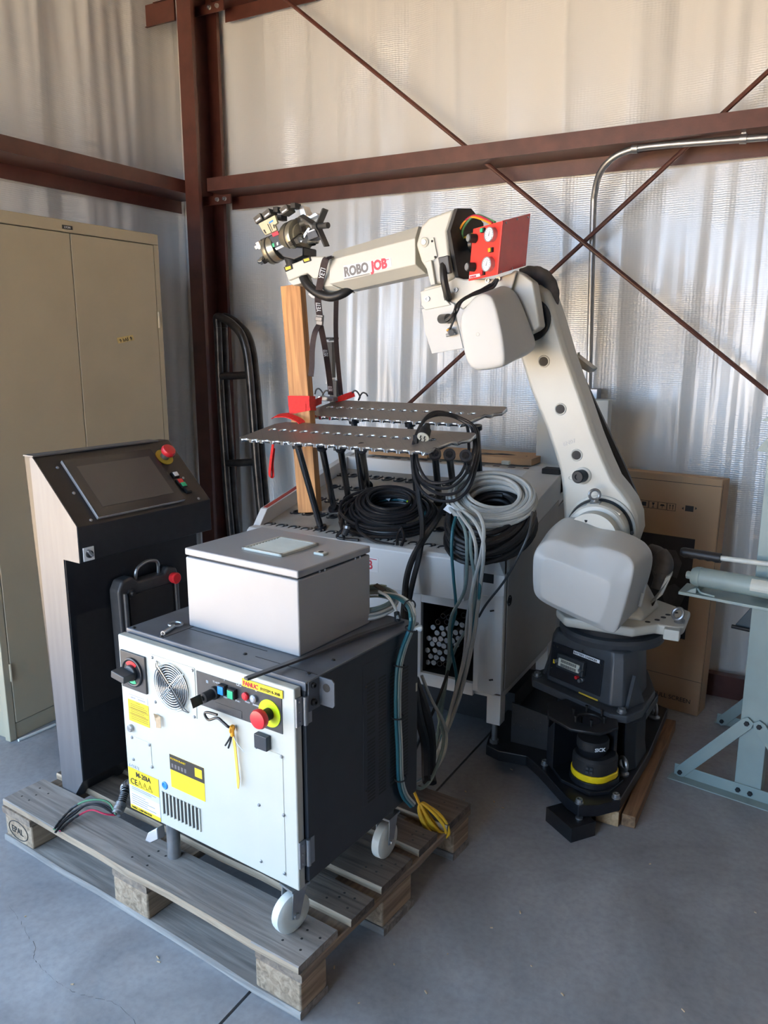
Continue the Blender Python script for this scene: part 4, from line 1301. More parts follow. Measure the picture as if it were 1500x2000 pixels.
# rails
def rail(x0, x1, name, ya=0.0, yb=YB + .06, chamf=True):
    b = MB()
    pr = [(ya - .06 if chamf else ya, bz(ya - .02) - .01), (ya, rzt(ya)), (yb, rzt(yb)), (yb, bz(yb) - .07), (ya, bz(ya) - .08)]
    b.loft([(x0, y, z) for y, z in pr], [(x1, y, z) for y, z in pr])
    return b.build(name, 'table', tb, .003)
rl_ = rail(TL - .0, TL + .034, 'left_rail')
rr_ = rail(-.145, 0, 'right_rail', 0.0)
n3 = Vector((0, -math.sin(tt), math.cos(tt)))
railpt = lambda x, y, h: Vector((x, y, rzt(y))) + n3 * h
A = [railpt(TL + .007, .01, 0), railpt(TL + .027, .01, 0), railpt(TL + .027, .30, 0), railpt(TL + .007, .30, 0)]
b = MB(); b.ext(A, n3 * .0012); b.build('red_strip', 'redstrip', rl_)
c = railpt(TL + .018, .255, .001); b = MB(); b.lathe(c, n3, [(.017, 0), (.017, .003), (0, .003)], 18); ee = b.build('emergency_stop', 'yring', rl_)
b = MB(); b.lathe(c, n3, [(.010, .003), (.010, .010), (.016, .012), (.017, .020), (.012, .024), (0, .024)], 18); b.build('red_knob', 'red', ee)
A = [railpt(-.10, .08, 0), railpt(-.06, .08, 0), railpt(-.06, .145, 0), railpt(-.10, .145, 0)]
b = MB(); b.ext(A, n3 * .0008); b.build('slot_cover', 'inkgrey', rr_)
A = [railpt(-.11, .36, 0), railpt(-.06, .36, 0), railpt(-.06, .43, 0), railpt(-.11, .43, 0)]
b = MB(); b.ext(A, n3 * .0008); b.build('slot_cover', 'inkgrey', rr_)
b = MB(); b.box(-.075, 0.0, .60, .66, rzt(.62) - .004, rzt(.62) + .018); b.build('black_cap', 'blackmat', rr_, .003)
# back wall and ledge of the bed
b = MB(); pr = [(YB, bz(YB) - .03), (YB, rzt(YB) + .002), (YB + .30, rzt(YB) + .014), (YB + .30, rzt(YB) - .02), (YB + .02, bz(YB) - .03)]
b.loft([(TL, y, z) for y, z in pr], [(0, y, z) for y, z in pr]); lg_ = b.build('back_ledge', 'table', tb, .003)
for k in range(13):
    x_ = TL + .07 + k * .068; y_ = YB + .035
    z_ = rzt(YB) + .002 + .012 * .035 / .3
    b = MB(); b.box(x_ - .014, x_ + .014, y_ - .010, y_ + .010, z_, z_ + .0015); b.build('ledge_slot', 'inkgrey', lg_)
b = MB(); b.box(TL + .02, -.02, YB + .05, YB + .28, .27, rzt(YB)); b.build('rear_carcass', 'table', tb)
# sockets in the bed, each a black cup with two bright screws
SX, SY = .0585, .141
proto = None
onbed = lambda x, y, h=0.0: Vector((x, y, bz(y))) + n3 * h
k = 0
for j in range(5):
    y_ = -.022 + j * SY
    for i in range(18):
        x_ = -.985 + i * SX + (.041 if j % 2 else 0)
        if x_ > -.165: continue
        if proto is None:
            b = MB(); u_ = Vector((1, 0, 0)); v_ = n3.cross(u_)
            b.lathe((0, 0, 0), n3, [(.020, 0), (.020, .005), (.0135, .006), (.0125, .001), (0, .001)], 14)
            for s_ in (-1, 1): b.cyl(u_ * .016 * s_ + v_ * .013 * s_, u_ * .016 * s_ + v_ * .013 * s_ + n3 * .0045, .010, n=8)
            proto = b.build('socket', 'black', bed)
            b = MB()
            b.lathe((0, 0, 0), n3, [(.0048, 0), (.0048, .001), (0, .0042)], 8)
            pscr = b.build('socket_screw', 'steel', bed)
            o, oo = proto, [pscr, pscr.copy()]
            COL.objects.link(oo[1])
        else:
            o, oo = proto.copy(), [pscr.copy(), pscr.copy()]
            for q in [o] + oo: COL.objects.link(q)
        for q, s_ in zip(oo, (-1, 1)): q.location = onbed(x_, y_) + u_ * .016 * s_ + v_ * .013 * s_ + n3 * .0045
        o.location = onbed(x_, y_)
        k += 1

# ---- shelf plates on rods
POFF = 0.345
pn_ = n3


def scallop(x0, x1, y, nb, out, r=.0175):
    """edge running from x0 to x1 with nb cylindrical bites"""
    P = []
    st = (x1 - x0) / nb
    for i in range(nb):
        c_ = x0 + st * (i + .5)
        P.append((c_ - r - .002 if st > 0 else c_ + r + .002, y))
        for a in range(5):
            t = math.pi * a / 4
            P.append((c_ - r * math.cos(t) * (1 if st > 0 else -1), y + out * r * .55 * math.sin(t)))
        P.append((c_ + r + .002 if st > 0 else c_ - r - .002, y))
    return P


def grid_plate(name, label, ox, oy, w, d, posts, hole_y):
    base = onbed(ox, oy, POFF)
    pfm = Fr(tuple(fr.m @ base), 0, Matrix.Translation(fr.m @ base) @ Matrix.Rotation(TILT, 4, 'X'))
    t = bpy.data.objects.new(name, None)
    COL.objects.link(t)
    t.location = pfm.loc
    t.rotation_euler = (TILT, 0, 0)
    t.empty_display_size = .05
    tag(t, label, 'rack plate', 'slotted rack plates above the feeder table')
    nb = int(round(w / .0495))
    cut = .10
    out = [(0.0, .012)] + scallop(.012, w - cut - .005, 0, nb - 2, 1)
    out += [(w - cut, 0), (w - cut + .012, .012), (w - .055, d * .55), (w - .03, d * .52), (w - .025, d * .62), (w, d * .70), (w, d - .012), (w - .012, d), (.07, d), (.04, d - .03)]
    # plate with through holes: boolean by bmesh triangle fill
    nh = int((w - .13) / .0495)
    holes = [.075 + i * .0495 for i in range(nh) if .075 + i * .0495 <= w - .075]
    me = flat_with_holes(out, [[(cx + .0175 * math.cos(2 * math.pi * k / 16), hole_y + .0175 * math.sin(2 * math.pi * k / 16)) for k in range(16)] for cx in holes], 0, .014)
    me.name = 'plate'
    me.materials.append(M['plate']); me.materials.append(M['alu'])
    for p in me.polygons:
        if abs(p.normal.z) < .5: p.material_index = 1
    o = bpy.data.objects.new('plate', me); COL.objects.link(o); o.parent = t
    # scribed diamond lines
    b = MB()
    for s_ in (1, -1):
        k = -6
        while k * .0495 < w + .3:
            x_ = k * .0495
            pts = []
            for q in range(13):
                yy = .016 + (d - .03) * q / 12
                xx = x_ + s_ * yy * .85 + (0 if s_ > 0 else d * .85)
                okk = .02 < xx < w - .02 - max(0, (d * .62 - yy)) * .62 and (yy < d - .03 or xx > .09) and all((xx - h) ** 2 + (yy - hole_y) ** 2 > .021 ** 2 for h in holes)
                if okk: pts.append((xx, yy))
                else:
                    if len(pts) > 1:
                        (xa, ya), (xb, yb) = pts[0], pts[-1]
                        b.add([(xa - .0007, ya, .0144), (xa + .0007, ya, .0144), (xb + .0007, yb, .0144), (xb - .0007, yb, .0144)], [(0, 1, 2, 3)])
                    pts = []
            if len(pts) > 1:
                (xa, ya), (xb, yb) = pts[0], pts[-1]
                b.add([(xa - .0007, ya, .0144), (xa + .0007, ya, .0144), (xb + .0007, yb, .0144), (xb - .0007, yb, .0144)], [(0, 1, 2, 3)])
            k += 1.55
    s2 = b.build('scribed_lines', 'inkgrey', t); s2['kind'] = 'stuff'
    for (px, py, bxp, byp) in posts:
        top = pfm.y(px, py, .03)
        tp3 = Vector((top.x, max(.022, top.y), 0))
        pb = pfm.i @ (fr.m @ bxp) if bxp is not None else tp3 - Vector((0, 0, POFF - .001))
        b = MB(); b.cyl(tp3 + Vector((0, 0, 0)), pb, .0125, n=18); r0 = b.build('rod', 'post', t)
        dd = (pb - tp3).normalized()
        b = MB(); b.lathe(pb - dd * .012, dd, [(0, 0), (.024, 0), (.024, .009), (0, .009)], 16); b.build('foot_collar', 'black', r0)
        b = MB(); b.lathe(tp3, dd, [(0, 0), (.021, 0), (.021, .016), (0, .016)], 16); b.build('top_collar', 'black', r0)
    return t, pfm


def bedhit(px, py): 
    nn = Vector((0, -math.sin(TILT), math.cos(TILT)))
    return fr.i @ hit(px, py, (0, fr.loc.y, bz(0)), nn)


p1 = [((580, 866), (627, 1033)), ((628, 868), (653, 997)), ((664, 868), (681, 978)), ((706, 872), (718, 950)), ((849, 878), (858, 985)), ((877, 880), (888, 975)), ((909, 884), (925, 960))]
P1L = bedhit(488, 843)
nn_ = n3
a1 = fr.i @ hit(488, 845, fr.m @ onbed(0, 0, POFF + .012), nn_)
a2 = fr.i @ hit(888, 876, fr.m @ onbed(0, 0, POFF + .012), nn_)
a3 = fr.i @ hit(953, 830, fr.m @ onbed(0, 0, POFF + .012), nn_)
print('plate1', a1, a2, a3)
rp1, pf1 = grid_plate('rack_plate', 'grey slotted rack plate on rods, front one with cable hung over it', a1.x, a1.y, a3.x - a1.x, .225, [(t_[0], t_[1], bedhit(*bb), None) for t_, bb in p1], .125)
c1 = fr.i @ hit(614, 802, fr.m @ onbed(0, 0, POFF + .012), nn_)
c2 = fr.i @ hit(978, 820, fr.m @ onbed(0, 0, POFF + .012), nn_)
c3 = fr.i @ hit(1005, 786, fr.m @ onbed(0, 0, POFF + .012), nn_)
print('plate2', c1, c2, c3)
rp2, pf2 = grid_plate('rack_plate', 'grey slotted rack plate on rods, rear one with a strap over its end', c1.x - .03, c1.y, c3.x - c1.x + .03, .235, [(690, 812, None, None), (800, 817, None, None), (930, 822, None, None)], .13)
for t_ in (rp1, rp2):
    if 'group' in t_: del t_['group']

# ---- round bars stacked in the niche
nb_ = Fr(tuple(fr.m @ Vector((NX0, 0.03, NZ0))), 0)
r0 = .0107
rods = []
solid = [(843, 1227), (861, 1228), (873, 1230), (891, 1218), (899, 1222), (837, 1247), (852, 1237), (864, 1240), (877, 1241), (889, 1236), (901, 1236), (848, 1250), (859, 1249), (871, 1252), (883, 1252), (894, 1248), (842, 1259), (855, 1260), (866, 1262), (877, 1264), (889, 1262), (834, 1270), (847, 1272), (858, 1275), (870, 1275), (881, 1276), (839, 1283), (851, 1285), (863, 1288), (875, 1290), (832, 1294), (845, 1296)]
hollow = [(864, 1204), (875, 1207), (855, 1215), (871, 1216), (904, 1203), (888, 1196), (856, 1298), (868, 1300)]
def place(lst):
    out = []
    for px, py in lst:
        p = nb_.y(px, py, 0.0)
        out.append([p.x, p.z])
    return out
so, ho = place(solid), place(hollow)
allp = so + ho
for it in range(60):      # settle so that no two bars overlap
    for i in range(len(allp)):
        for j in range(i + 1, len(allp)):
            dx, dz_ = allp[j][0] - allp[i][0], allp[j][1] - allp[i][1]
            dd = math.hypot(dx, dz_)
            if dd < 2 * r0 + .0003:
                s_ = (2 * r0 + .0003 - dd) / 2 / max(dd, 1e-6)
                allp[i][0] -= dx * s_; allp[i][1] -= dz_ * s_; allp[j][0] += dx * s_; allp[j][1] += dz_ * s_
        allp[i][0] = min(max(allp[i][0], r0 + .002), NX1 - NX0 - r0 - .002)
        allp[i][1] = min(max(allp[i][1], r0 + .001), NZ1 - NZ0 - r0 - .002)
first = {}
for i, (x_, z_) in enumerate(allp):
    kind = 'solid' if i < len(so) else 'tube'
    if kind not in first:
        b = MB()
        if kind == 'solid': b.lathe((0, 0, 0), (0, 1, 0), [(.0005, 0), (r0 - .001, 0), (r0, .001), (r0, .30), (0, .30)], 18)
        else: b.lathe((0, 0, 0), (0, 1, 0), [(r0 - .0025, .12), (r0 - .0025, 0), (r0 - .0005, 0), (r0, .001), (r0, .30), (0, .30)], 18)
        o = b.build('round_bar' if kind == 'solid' else 'steel_tube', 'alu' if kind == 'solid' else 'darksteel', None, loc=0)
        first[kind] = o
    else:
        o = first[kind].copy(); COL.objects.link(o)
    o.location = nb_.m @ Vector((x_, random.uniform(.0, .012), z_))
    if kind == 'solid': tag(o, 'bright solid round bar stacked in the table niche', 'bar', 'round bars in the table niche')
    else: tag(o, 'hollow dark-mouthed round tube stacked in the table niche', 'tube', 'hollow tubes in the table niche')

# ================================================================ CABLE COILS ON THE TABLE
bedw = lambda px, py, h=0.0: hit(px, py, fr.m @ onbed(0, 0, h), n3)


def coil(name, label, c, nrm, ri, ro, h, loops, r, m, sq=1.0, group=None, parts=None, seg=34, jit=.009):
    t = thing(name, label, 'cable', Fr(tuple(c), 0), group)
    b = MB(); b.tube(coil_pts((0, 0, 0), nrm, ri, ro, h, loops, seg, sq, jit), r, 7)
    b.build('winding', m, t)
    return t


view = lambda px, py: -ray(px, py).normalized()
# black coil, left
c = bedw(762, 1000, .055)
nl = (n3 * 1.0 + view(762, 1000) * .35)
kc = coil('black_cable_coil', 'black cable coil with white tags lying on the table left of the grey coil', c + n3 * -.01, nl, .10, .20, .075, 24, .0062, 'cblack', .70)
b = MB(); b.tube(coil_pts(n3 * .045, nl, .075, .130, .06, 20, 30, .78), .0055, 7); b.build('upper_winding', 'cblack', kc)
b = MB(); b.tube(coil_pts(n3 * .0, nl, .10, .15, .03, 2, 30, .75), .0045, 7); b.build('blue_lead', 'cteal', kc)
lc = lambda px, py, h: bedw(px, py, h) - kc.location
for (px, py, h) in ((757, 969, .09), (783, 973, .075)):
    p = lc(px, py, h); b = MB(); b.ext([p + Vector(q) for q in ((-.018, 0, -.008), (.004, .004, -.020), (.020, .004, .006), (0, 0, .018))], (0, .001, .001)); b.build('white_tag', 'white', kc)
b = MB()
for pts in ([(775, 965, .075), (790, 962, .082), (800, 970, .075), (795, 980, .07)], [(770, 962, .075), (783, 958, .082), (797, 964, .075)]): b.tube(spline([lc(*p) for p in pts], 5), .0028, 6)
b.build('green_yellow_lead', 'lime', kc)
b = MB(); b.tube([lc(707, 990, .07), lc(706, 1002, .065), lc(709, 1013, .055)], [.008, .011, .009], 10); b.build('yellow_plug', 'amber', kc)
for pts in ([(672, 1052, .03), (667, 1020, .06), (680, 995, .075), (700, 985, .06)], [(690, 1010, .06), (668, 1035, .05), (660, 1050, .02), (700, 1055, .02)], [(785, 1030, .05), (777, 1045, .03), (776, 1064, .015)], [(783, 1028, .05), (789, 1050, .03), (784, 1066, .015)], [(697, 1015, .07), (700, 1035, .05), (730, 1056, .02), (770, 1064, .012)]):
    b = MB(); b.tube(spline([lc(*p) for p in pts], 6), .0058, 7); b.build('loose_loop', 'cblack', kc)
b = MB(); b.tube([lc(680, 1025, .07), lc(676, 1036, .055), lc(672, 1045, .04)], [.008, .012, .011], 10); b.build('round_plug', 'darkgrey', kc)
b = MB(); b.tube([lc(678, 1028, .068), lc(677, 1033, .060)], .0128, 10); b.build('metal_collar', 'zinc', kc)

# big black coil under the grey one
c = bedw(958, 1018, .085)
n2_ = n3 * 1.0 + view(960, 1020) * .30
coil('thick_black_cable_coil', 'thick black cable coil lying under the light grey cable coil', c, n2_, .105, .215, .095, 30, .0085, 'rubber', .74)
# grey coil on top
c = bedw(962, 978, .150)
n2_ = n3 * 1.0 + view(968, 980) * .55
gco = coil('grey_cable_coil', 'light grey cable coil on top of the thick black coil', c, n2_, .080, .165, .090, 30, .0068, 'cgrey', .80)
lg2 = lambda px, py, h: bedw(px, py, h) - gco.location
p = lg2(876, 994, .15); b = MB(); b.ext([p + Vector(q) for q in ((-.020, 0, -.004), (.006, .004, -.018), (.024, .004, .004), (-.002, 0, .016))], (0, .001, .001)); b.build('white_tag', 'white', gco)
b = MB(); q = lg2(988, 904, .19); b.box(q.x - .015, q.x + .015, q.y - .01, q.y + .01, q.z - .006, q.z + .008); b.build('clip', 'plug', gco, .002)

# strands dropping from the coils over the table front to behind the controller
YF = fr.loc.y - .105
fy = lambda px, py, y=YF: W0.y(px, py, y)
def strand(label, pts, r, m, group=None):
    P = [bedw(p[0], p[1], p[3]) if len(p) == 4 else W0.y(p[0], p[1], p[2]) for p in pts]
    return cable('hanging_cable', label, P, r, m, 'cable', group, 7, 7)
G = 'grey and green cables hanging down the table front'
gr = 'grey cable hanging from the coils over the table front'
for i, (pts, mm, rr) in enumerate((
    ([(895, 1000, 2.44), (908, 1018, 2.375), (922, 1040, 2.345), (930, 1075, 2.335), (926, 1130, 2.36), (914, 1200, 2.36), (905, 1290, 2.34), (880, 1390, 2.30), (862, 1440, 2.26), (840, 1490, 2.20)], 'cgrey', .0062),
    ([(905, 998, 2.44), (925, 1016, 2.37), (938, 1040, 2.34), (945, 1075, 2.33), (936, 1160, 2.35), (924, 1250, 2.33), (898, 1360, 2.31), (868, 1440, 2.27), (850, 1480, 2.2)], 'cgrey', .0066),
    ([(920, 990, 2.44), (936, 1005, 2.37), (945, 1035, 2.335), (940, 1080, 2.33), (922, 1160, 2.33), (916, 1250, 2.31), (890, 1350, 2.28), (866, 1440, 2.25), (846, 1500, 2.2)], 'cgrey', .0064),
    ([(905, 1005, 2.44), (918, 1030, 2.36), (920, 1080, 2.34), (929, 1150, 2.35), (918, 1240, 2.35), (906, 1320, 2.34), (878, 1410, 2.30), (855, 1490, 2.22)], 'cgreen', .0058),
    ([(897, 1012, 2.42), (908, 1035, 2.365), (912, 1075, 2.345), (908, 1150, 2.37), (880, 1210, 2.33), (876, 1290, 2.31), (862, 1390, 2.28), (848, 1470, 2.22)], 'cgreen', .006),
)):
    names = ('pale grey cable on the left of the bunch hanging over the table front', 'thick pale grey cable in the middle of the bunch over the table front', 'pale grey cable curving out of the grey coil over the table front', 'green-grey cable at the back of the bunch hanging over the table front', 'green-grey cable swinging left out of the bunch over the table front')
    strand(names[i], pts, rr, mm)
strand('teal cable hanging over the table front from the coils', [(890, 1010, 2.43), (884, 1035, 2.38), (882, 1075, 2.365), (886, 1130, 2.36), (890, 1190, 2.35), (880, 1250, 2.34), (892, 1330, 2.32), (878, 1390, 2.29), (860, 1450, 2.25)], .0055, 'cteal')
strand('blue-green cable on the right of the bunch hanging over the niche', [(935, 1050, 0, .03), (938, 1120, 2.36), (932, 1190, 2.35), (912, 1270, 2.34), (884, 1370, 2.31), (860, 1460, 2.26), (835, 1530, 2.2)], .0055, 'cteal')
strand('dark green cable crossing behind the bunch to the controller rear', [(918, 1220, 2.44), (890, 1265, 2.42), (872, 1320, 2.38), (856, 1390, 2.3), (868, 1450, 2.22), (850, 1500, 2.14), (812, 1530, 2.05)], .0058, 'cgreen')
strand('grey cable sagging in a loop behind the controller above the floor', [(824, 1320, 2.05), (842, 1365, 2.08), (866, 1410, 2.12), (872, 1440, 2.15), (866, 1475, 2.12), (840, 1515, 2.05), (808, 1535, 1.98)], .0055, 'cgrey')
strand('grey-green cable loop bulging lowest behind the controller', [(862, 1390, 2.16), (866, 1450, 2.12), (852, 1500, 2.06), (838, 1528, 2.0), (820, 1540, 1.96), (806, 1530, 1.92)], .0055, 'cgreen')
strand('dark cable crossing diagonally behind the controller corner', [(876, 1310, 2.3), (850, 1380, 2.22), (822, 1440, 2.12), (806, 1475, 2.02), (796, 1492, 1.96)], .005, 'rubber')
strand('thin dark cable running from the thick black coil down to the niche side', [(1040, 1000, 2.50), (1033, 1040, 2.42), (1012, 1088, 2.40), (985, 1135, 2.42), (950, 1180, 2.42), (935, 1205, 2.42)], .0042, 'darkgrey')
# two heavy black cables
strand('heavy black cable running down over the table front, left of two', [(870, 985, 0, .06), (850, 1020, 0, .03), (828, 1052, 2.42), (806, 1090, 2.37), (794, 1130, 2.35), (790, 1175, 2.33), (788, 1230, 2.28), (800, 1330, 2.22), (815, 1400, 2.2)], .0115, 'rubber')
strand('heavy black cable running up to the rack plate and down over the table front', [(812, 850, 2.48), (812, 905, 2.47), (818, 970, 2.46), (824, 1010, 2.45), (825, 1045, 2.42), (818, 1090, 2.37), (808, 1130, 2.35), (799, 1175, 2.34), (794, 1230, 2.29), (806, 1330, 2.24), (822, 1400, 2.22)], .0098, 'rubber')
strand('thick black hose hanging behind the controller to the floor, left of two', [(806, 1330, 2.0), (818, 1400, 2.0), (830, 1450, 2.02), (832, 1510, 2.02), (834, 1528, 2.0)], .014, 'rubber')
strand('thick black hose hanging behind the controller to the floor, right of two', [(810, 1325, 2.03), (834, 1395, 2.04), (843, 1450, 2.06), (842, 1510, 2.06), (845, 1530, 2.04)], .014, 'rubber')

# hanging loop with plug over the front plate
hz = Fr(tuple(W0.y(870, 820, 2.58)), 0)
hl = thing('extension_cord', 'black extension cord with pale plug hung in loops over the front rack plate', 'cord', hz)
hw = lambda px, py, y: W0.y(px, py, y) - hz.loc
for i, pts in enumerate((
    [(905, 823, 2.66), (880, 812, 2.64), (850, 811, 2.60), (825, 825, 2.53), (812, 860, 2.48), (810, 910, 2.46), (825, 945, 2.46), (860, 965, 2.46), (895, 960, 2.48), (918, 930, 2.52), (930, 890, 2.58), (932, 868, 2.62), (925, 835, 2.66), (905, 823, 2.66)],
    [(900, 820, 2.66), (870, 808, 2.62), (838, 812, 2.58), (818, 838, 2.51), (808, 880, 2.47), (818, 930, 2.45), (845, 950, 2.45), (880, 952, 2.46), (910, 925, 2.5), (924, 885, 2.57), (926, 862, 2.62), (920, 835, 2.66), (900, 820, 2.66)],
    [(898, 816, 2.67), (862, 806, 2.62), (832, 818, 2.55), (816, 850, 2.49), (815, 900, 2.46), (835, 938, 2.45), (868, 942, 2.45), (898, 928, 2.48), (914, 890, 2.55), (915, 860, 2.62), (912, 832, 2.67), (898, 816, 2.67)],
    [(880, 809, 2.64), (845, 806, 2.59), (822, 830, 2.52), (806, 875, 2.46), (810, 935, 2.44), (840, 972, 2.44), (885, 978, 2.46), (915, 955, 2.5), (932, 905, 2.57), (935, 868, 2.63), (926, 832, 2.67), (880, 809, 2.64)])):
    b = MB(); b.tube(spline([hw(*p) for p in pts[:-1]], 5, True), .0058, 7, True); b.build('loop', 'cblack', hl)
p0, p1_ = hw(832, 838, 2.50), hw(824, 860, 2.46)
b = MB(); d_ = (p1_ - p0).normalized(); b.lathe(p0, d_, [(.010, -.02), (.014, -.005), (.020, .004), (.022, .03), (.022, .036), (0, .036)], 18); b.build('plug_body', 'blackmat', hl)
b = MB(); b.lathe(p0 + d_ * .036, d_, [(.021, 0), (.021, .004), (0, .004)], 20); pf_ = b.build('plug_face', 'plug', hl)
u_, w_ = orth(d_)
for k in range(4):
    q = p0 + d_ * .040 + (u_ * math.cos(k * 1.571 + .6) + w_ * math.sin(k * 1.571 + .6)) * .010
    b = MB(); b.cyl(q, q + d_ * .010, .0024, n=6); b.build('prong', 'darksteel', pf_)

# cardboard lying on the back ledge with a cable on it
cbx = Fr(tuple(W0.y(720, 893, 3.16)), 0)
p, q = cbx.loc, W0.y(1035, 905, 3.16)
b = MB(); b.box(0, .30, 0, .20, 0, .035); b.box(.26, q.x - p.x, .02, .22, 0, .028); b.box(.05, .40, .01, .012, .003, .033)
o = b.build('flattened_carton', 'card', None, .004, loc=0); o.location = (p.x, p.y, fr.loc.z + rzt(YB) + .012); tag(o, 'flattened brown carton lying on the ledge behind the table', 'cardboard')
zc = o.location.z + .035
cw = lambda px, py, y=3.24: W0.y(px, py, y)
b = MB()
for pts in ([(880, 905), (890, 892), (930, 886), (975, 890), (1010, 900), (1035, 908)], [(878, 908), (900, 890), (950, 888), (1000, 892), (1038, 903)], [(895, 900), (940, 893), (990, 897), (1030, 893)], [(885, 903), (925, 893), (980, 888), (1036, 897)], [(930, 900), (980, 897), (1020, 902), (1038, 900)]):
    b.tube(spline([cw(x, y, 3.26 + random.uniform(-.03, .03)) for x, y in pts], 5), .006, 7)
tag(b.build('bundled_dark_cable', 'cblack'), 'dark cable bundle lying on the carton behind the table', 'cable')

# ================================================================ TIMBER POST, STRAPS
pb0 = fr.m @ bedhit(606, 1001)
pb0 = bedw(606, 1000, .004)
ptop = W0.y(572, 558, 2.69)
zax = (ptop - pb0).normalized()
xax = (Vector((1, .10, 0)) - zax * zax.dot(Vector((1, .10, 0)))).normalized()
yax = zax.cross(xax)
LP = (ptop - pb0).length
Tm = Matrix((xax, yax, zax)).transposed().to_4x4(); Tm.translation = pb0
b = MB(); b.box(-.044, .044, -.022, .022, 0, LP)
o = b.build('timber_post', 'timber', None, .002, loc=0)
o.matrix_world = Tm
tag(o, 'upright timber post propping the robot wrist above the table', 'post')
PW = lambda x, y, z: Tm @ Vector((x, y, z))
PI_ = Tm.inverted()
zr = (PI_ @ hit(590, 790, pb0, yax)).z
# red ratchet strap around the post
rf = Fr(tuple(PW(0, 0, zr)), 0)
rs_ = thing('red_ratchet_strap', 'red ratchet strap wrapped round the timber post and over the rack plates', 'strap', rf)
rl = lambda v: Vector(v) - rf.loc
for k, (dz, tl) in enumerate(((.0, .0), (-.012, .012), (.014, -.012))):
    b = MB()
    P = [PW(x, y, zr + dz + tl * x * 8) for x, y in ((-.047, -.024), (0, -.0255 - .001 * k), (.047, -.024), (.048, .024), (0, .026), (-.047, .024), (-.047, -.024))]
    b.ribbon([rl(p) for p in P], zax, .040, .0022 + .0006 * k); b.build('wrap', 'redstrap', rs_)
b = MB(); P = [PW(.03, -.028, zr - .015), rl_ and W0.y(610, 790, 2.72), W0.y(622, 784, 2.80), W0.y(628, 782, 2.86)]
b.ribbon([rl(p) for p in spline(P, 4)], (0, .15, 1), .030, .0025); b.build('run_to_ratchet', 'redstrap', rs_)
b = MB(); P = [PW(-.02, -.028, zr - .03), W0.y(560, 806, 2.68), W0.y(540, 812, 2.66), W0.y(527, 822, 2.64), W0.y(529, 836, 2.60), W0.y(534, 860, 2.58), W0.y(532, 890, 2.56), W0.y(529, 920, 2.55), W0.y(526, 931, 2.55)]
b = MB(); P = [W0.y(600, 806, 2.72), W0.y(575, 809, 2.69), W0.y(545, 811, 2.67), W0.y(530, 818, 2.65)]
b.ribbon([rl(p) for p in spline(P, 5)], (.15, 1, .3), .034, .0025); b.build('run_over_plate', 'redstrap', rs_)
b = MB(); P = [W0.y(534, 846, 2.50), W0.y(533, 870, 2.495), W0.y(529, 900, 2.49), W0.y(527, 928, 2.49), W0.y(533, 930, 2.495), W0.y(532, 905, 2.50), W0.y(535, 875, 2.50)]
b.ribbon([rl(p) for p in spline(P, 5)], (1, -.5, 0), .020, .002); b.build('hanging_tail', 'redstrap', rs_)
b = MB(); P = [W0.y(540, 812, 2.62), W0.y(562, 812, 2.60), W0.y(583, 820, 2.585), W0.y(590, 826, 2.58)]
b.ribbon([rl(p) for p in spline(P, 4)], (.2, 1, .35), .030, .0035); b.build('flat_fold', 'redstrap', rs_)
# ratchet on the rear plate
q = W0.y(640, 783, 2.90); b = MB()
b.box(-.045, .045, -.016, .016, 0, .018, 0, Matrix.Translation(rl(q)) @ Matrix.Rotation(R(-8), 4, 'Z')); b.cyl(rl(q) + Vector((-.03, -.02, .012)), rl(q) + Vector((-.03, .02, .012)), .010, n=12); b.build('ratchet', 'zinc', rs_, .002)
b = MB(); P = [W0.y(655, 782, 2.92), W0.y(675, 775, 2.94), W0.y(692, 769, 2.96)]; b.ribbon([rl(p) for p in P], (.1, .6, .6), [.026, .034, .030], .003); b.build('run_to_hook', 'redstrap', rs_)
for hx, hy, yy in ((700, 772, 2.96), (628, 768, 2.95)):
    k_ = lambda dx, dy: rl(W0.y(hx + dx, hy + dy, yy))
    b = MB()
    b.tube(spline([k_(-13, 2), k_(-11, -6), k_(-6, -9), k_(-1, -5), k_(3, 3), k_(0, 10)], 5), .0035, 7)
    b.tube(spline([k_(0, 10), k_(4, 0), k_(9, -5), k_(15, -3), k_(18, 2)], 5), .0035, 7)
    b.build('wire_hook', 'cblack', rs_)

# ---- black device standing behind the rear plate (mounting bracket)
mf = Fr(tuple(W0.y(652, 790, 3.13)), 0)
mbk = thing('mounting_bracket', 'dark upright mounting bracket with bright bolts behind the rear rack plate', 'bracket', mf)
ml = lambda px, py, v=0.0: mf.y(px, py, v)
def mbox(pa, pb, v0, v1, m, name, par=mbk):
    p, q = ml(*pa), ml(*pb); b = MB(); b.box(p.x, q.x, v0, v1, q.z, p.z); return b.build(name, m, par, .001)
mbox((637, 668), (649, 738), .0, .03, 'darkgrey', 'bar')
mbox((631, 712), (640, 751), .02, .04, 'silver', 'rear_bar')
mbox((637, 659), (655, 663), -.02, .03, 'blackmat', 'top_arm')
mbox((648, 743), (662, 792), -.02, .02, 'darkgrey', 'lower_block')
for px, py in ((644, 664), (646, 741)):
    b = MB(); b.cyl(ml(px, py, -.02), ml(px, py, -.004), .006, n=10); b.cyl(ml(px, py, -.012), ml(px + 8, py, -.012), .004, n=8); b.build('bright_bolt', 'steel', mbk)
b = MB(); p = ml(660, 850); b.box(p.x - .020, p.x + .012, -.01, .02, ml(660, 880).z, ml(660, 850).z + .04); b.build('leg', 'darkgrey', mbk)
# pale upright panel behind the table right end
p, q = W0.y(1045, 915, 3.30), W0.y(1150, 780, 3.30)
b = MB(); b.box(p.x, p.x + .30, 3.30, 3.36, 0.30, q.z); tag(b.build('upright_panel', 'paleb', None, .004), 'pale grey upright panel standing behind the table and the robot arm', 'panel')

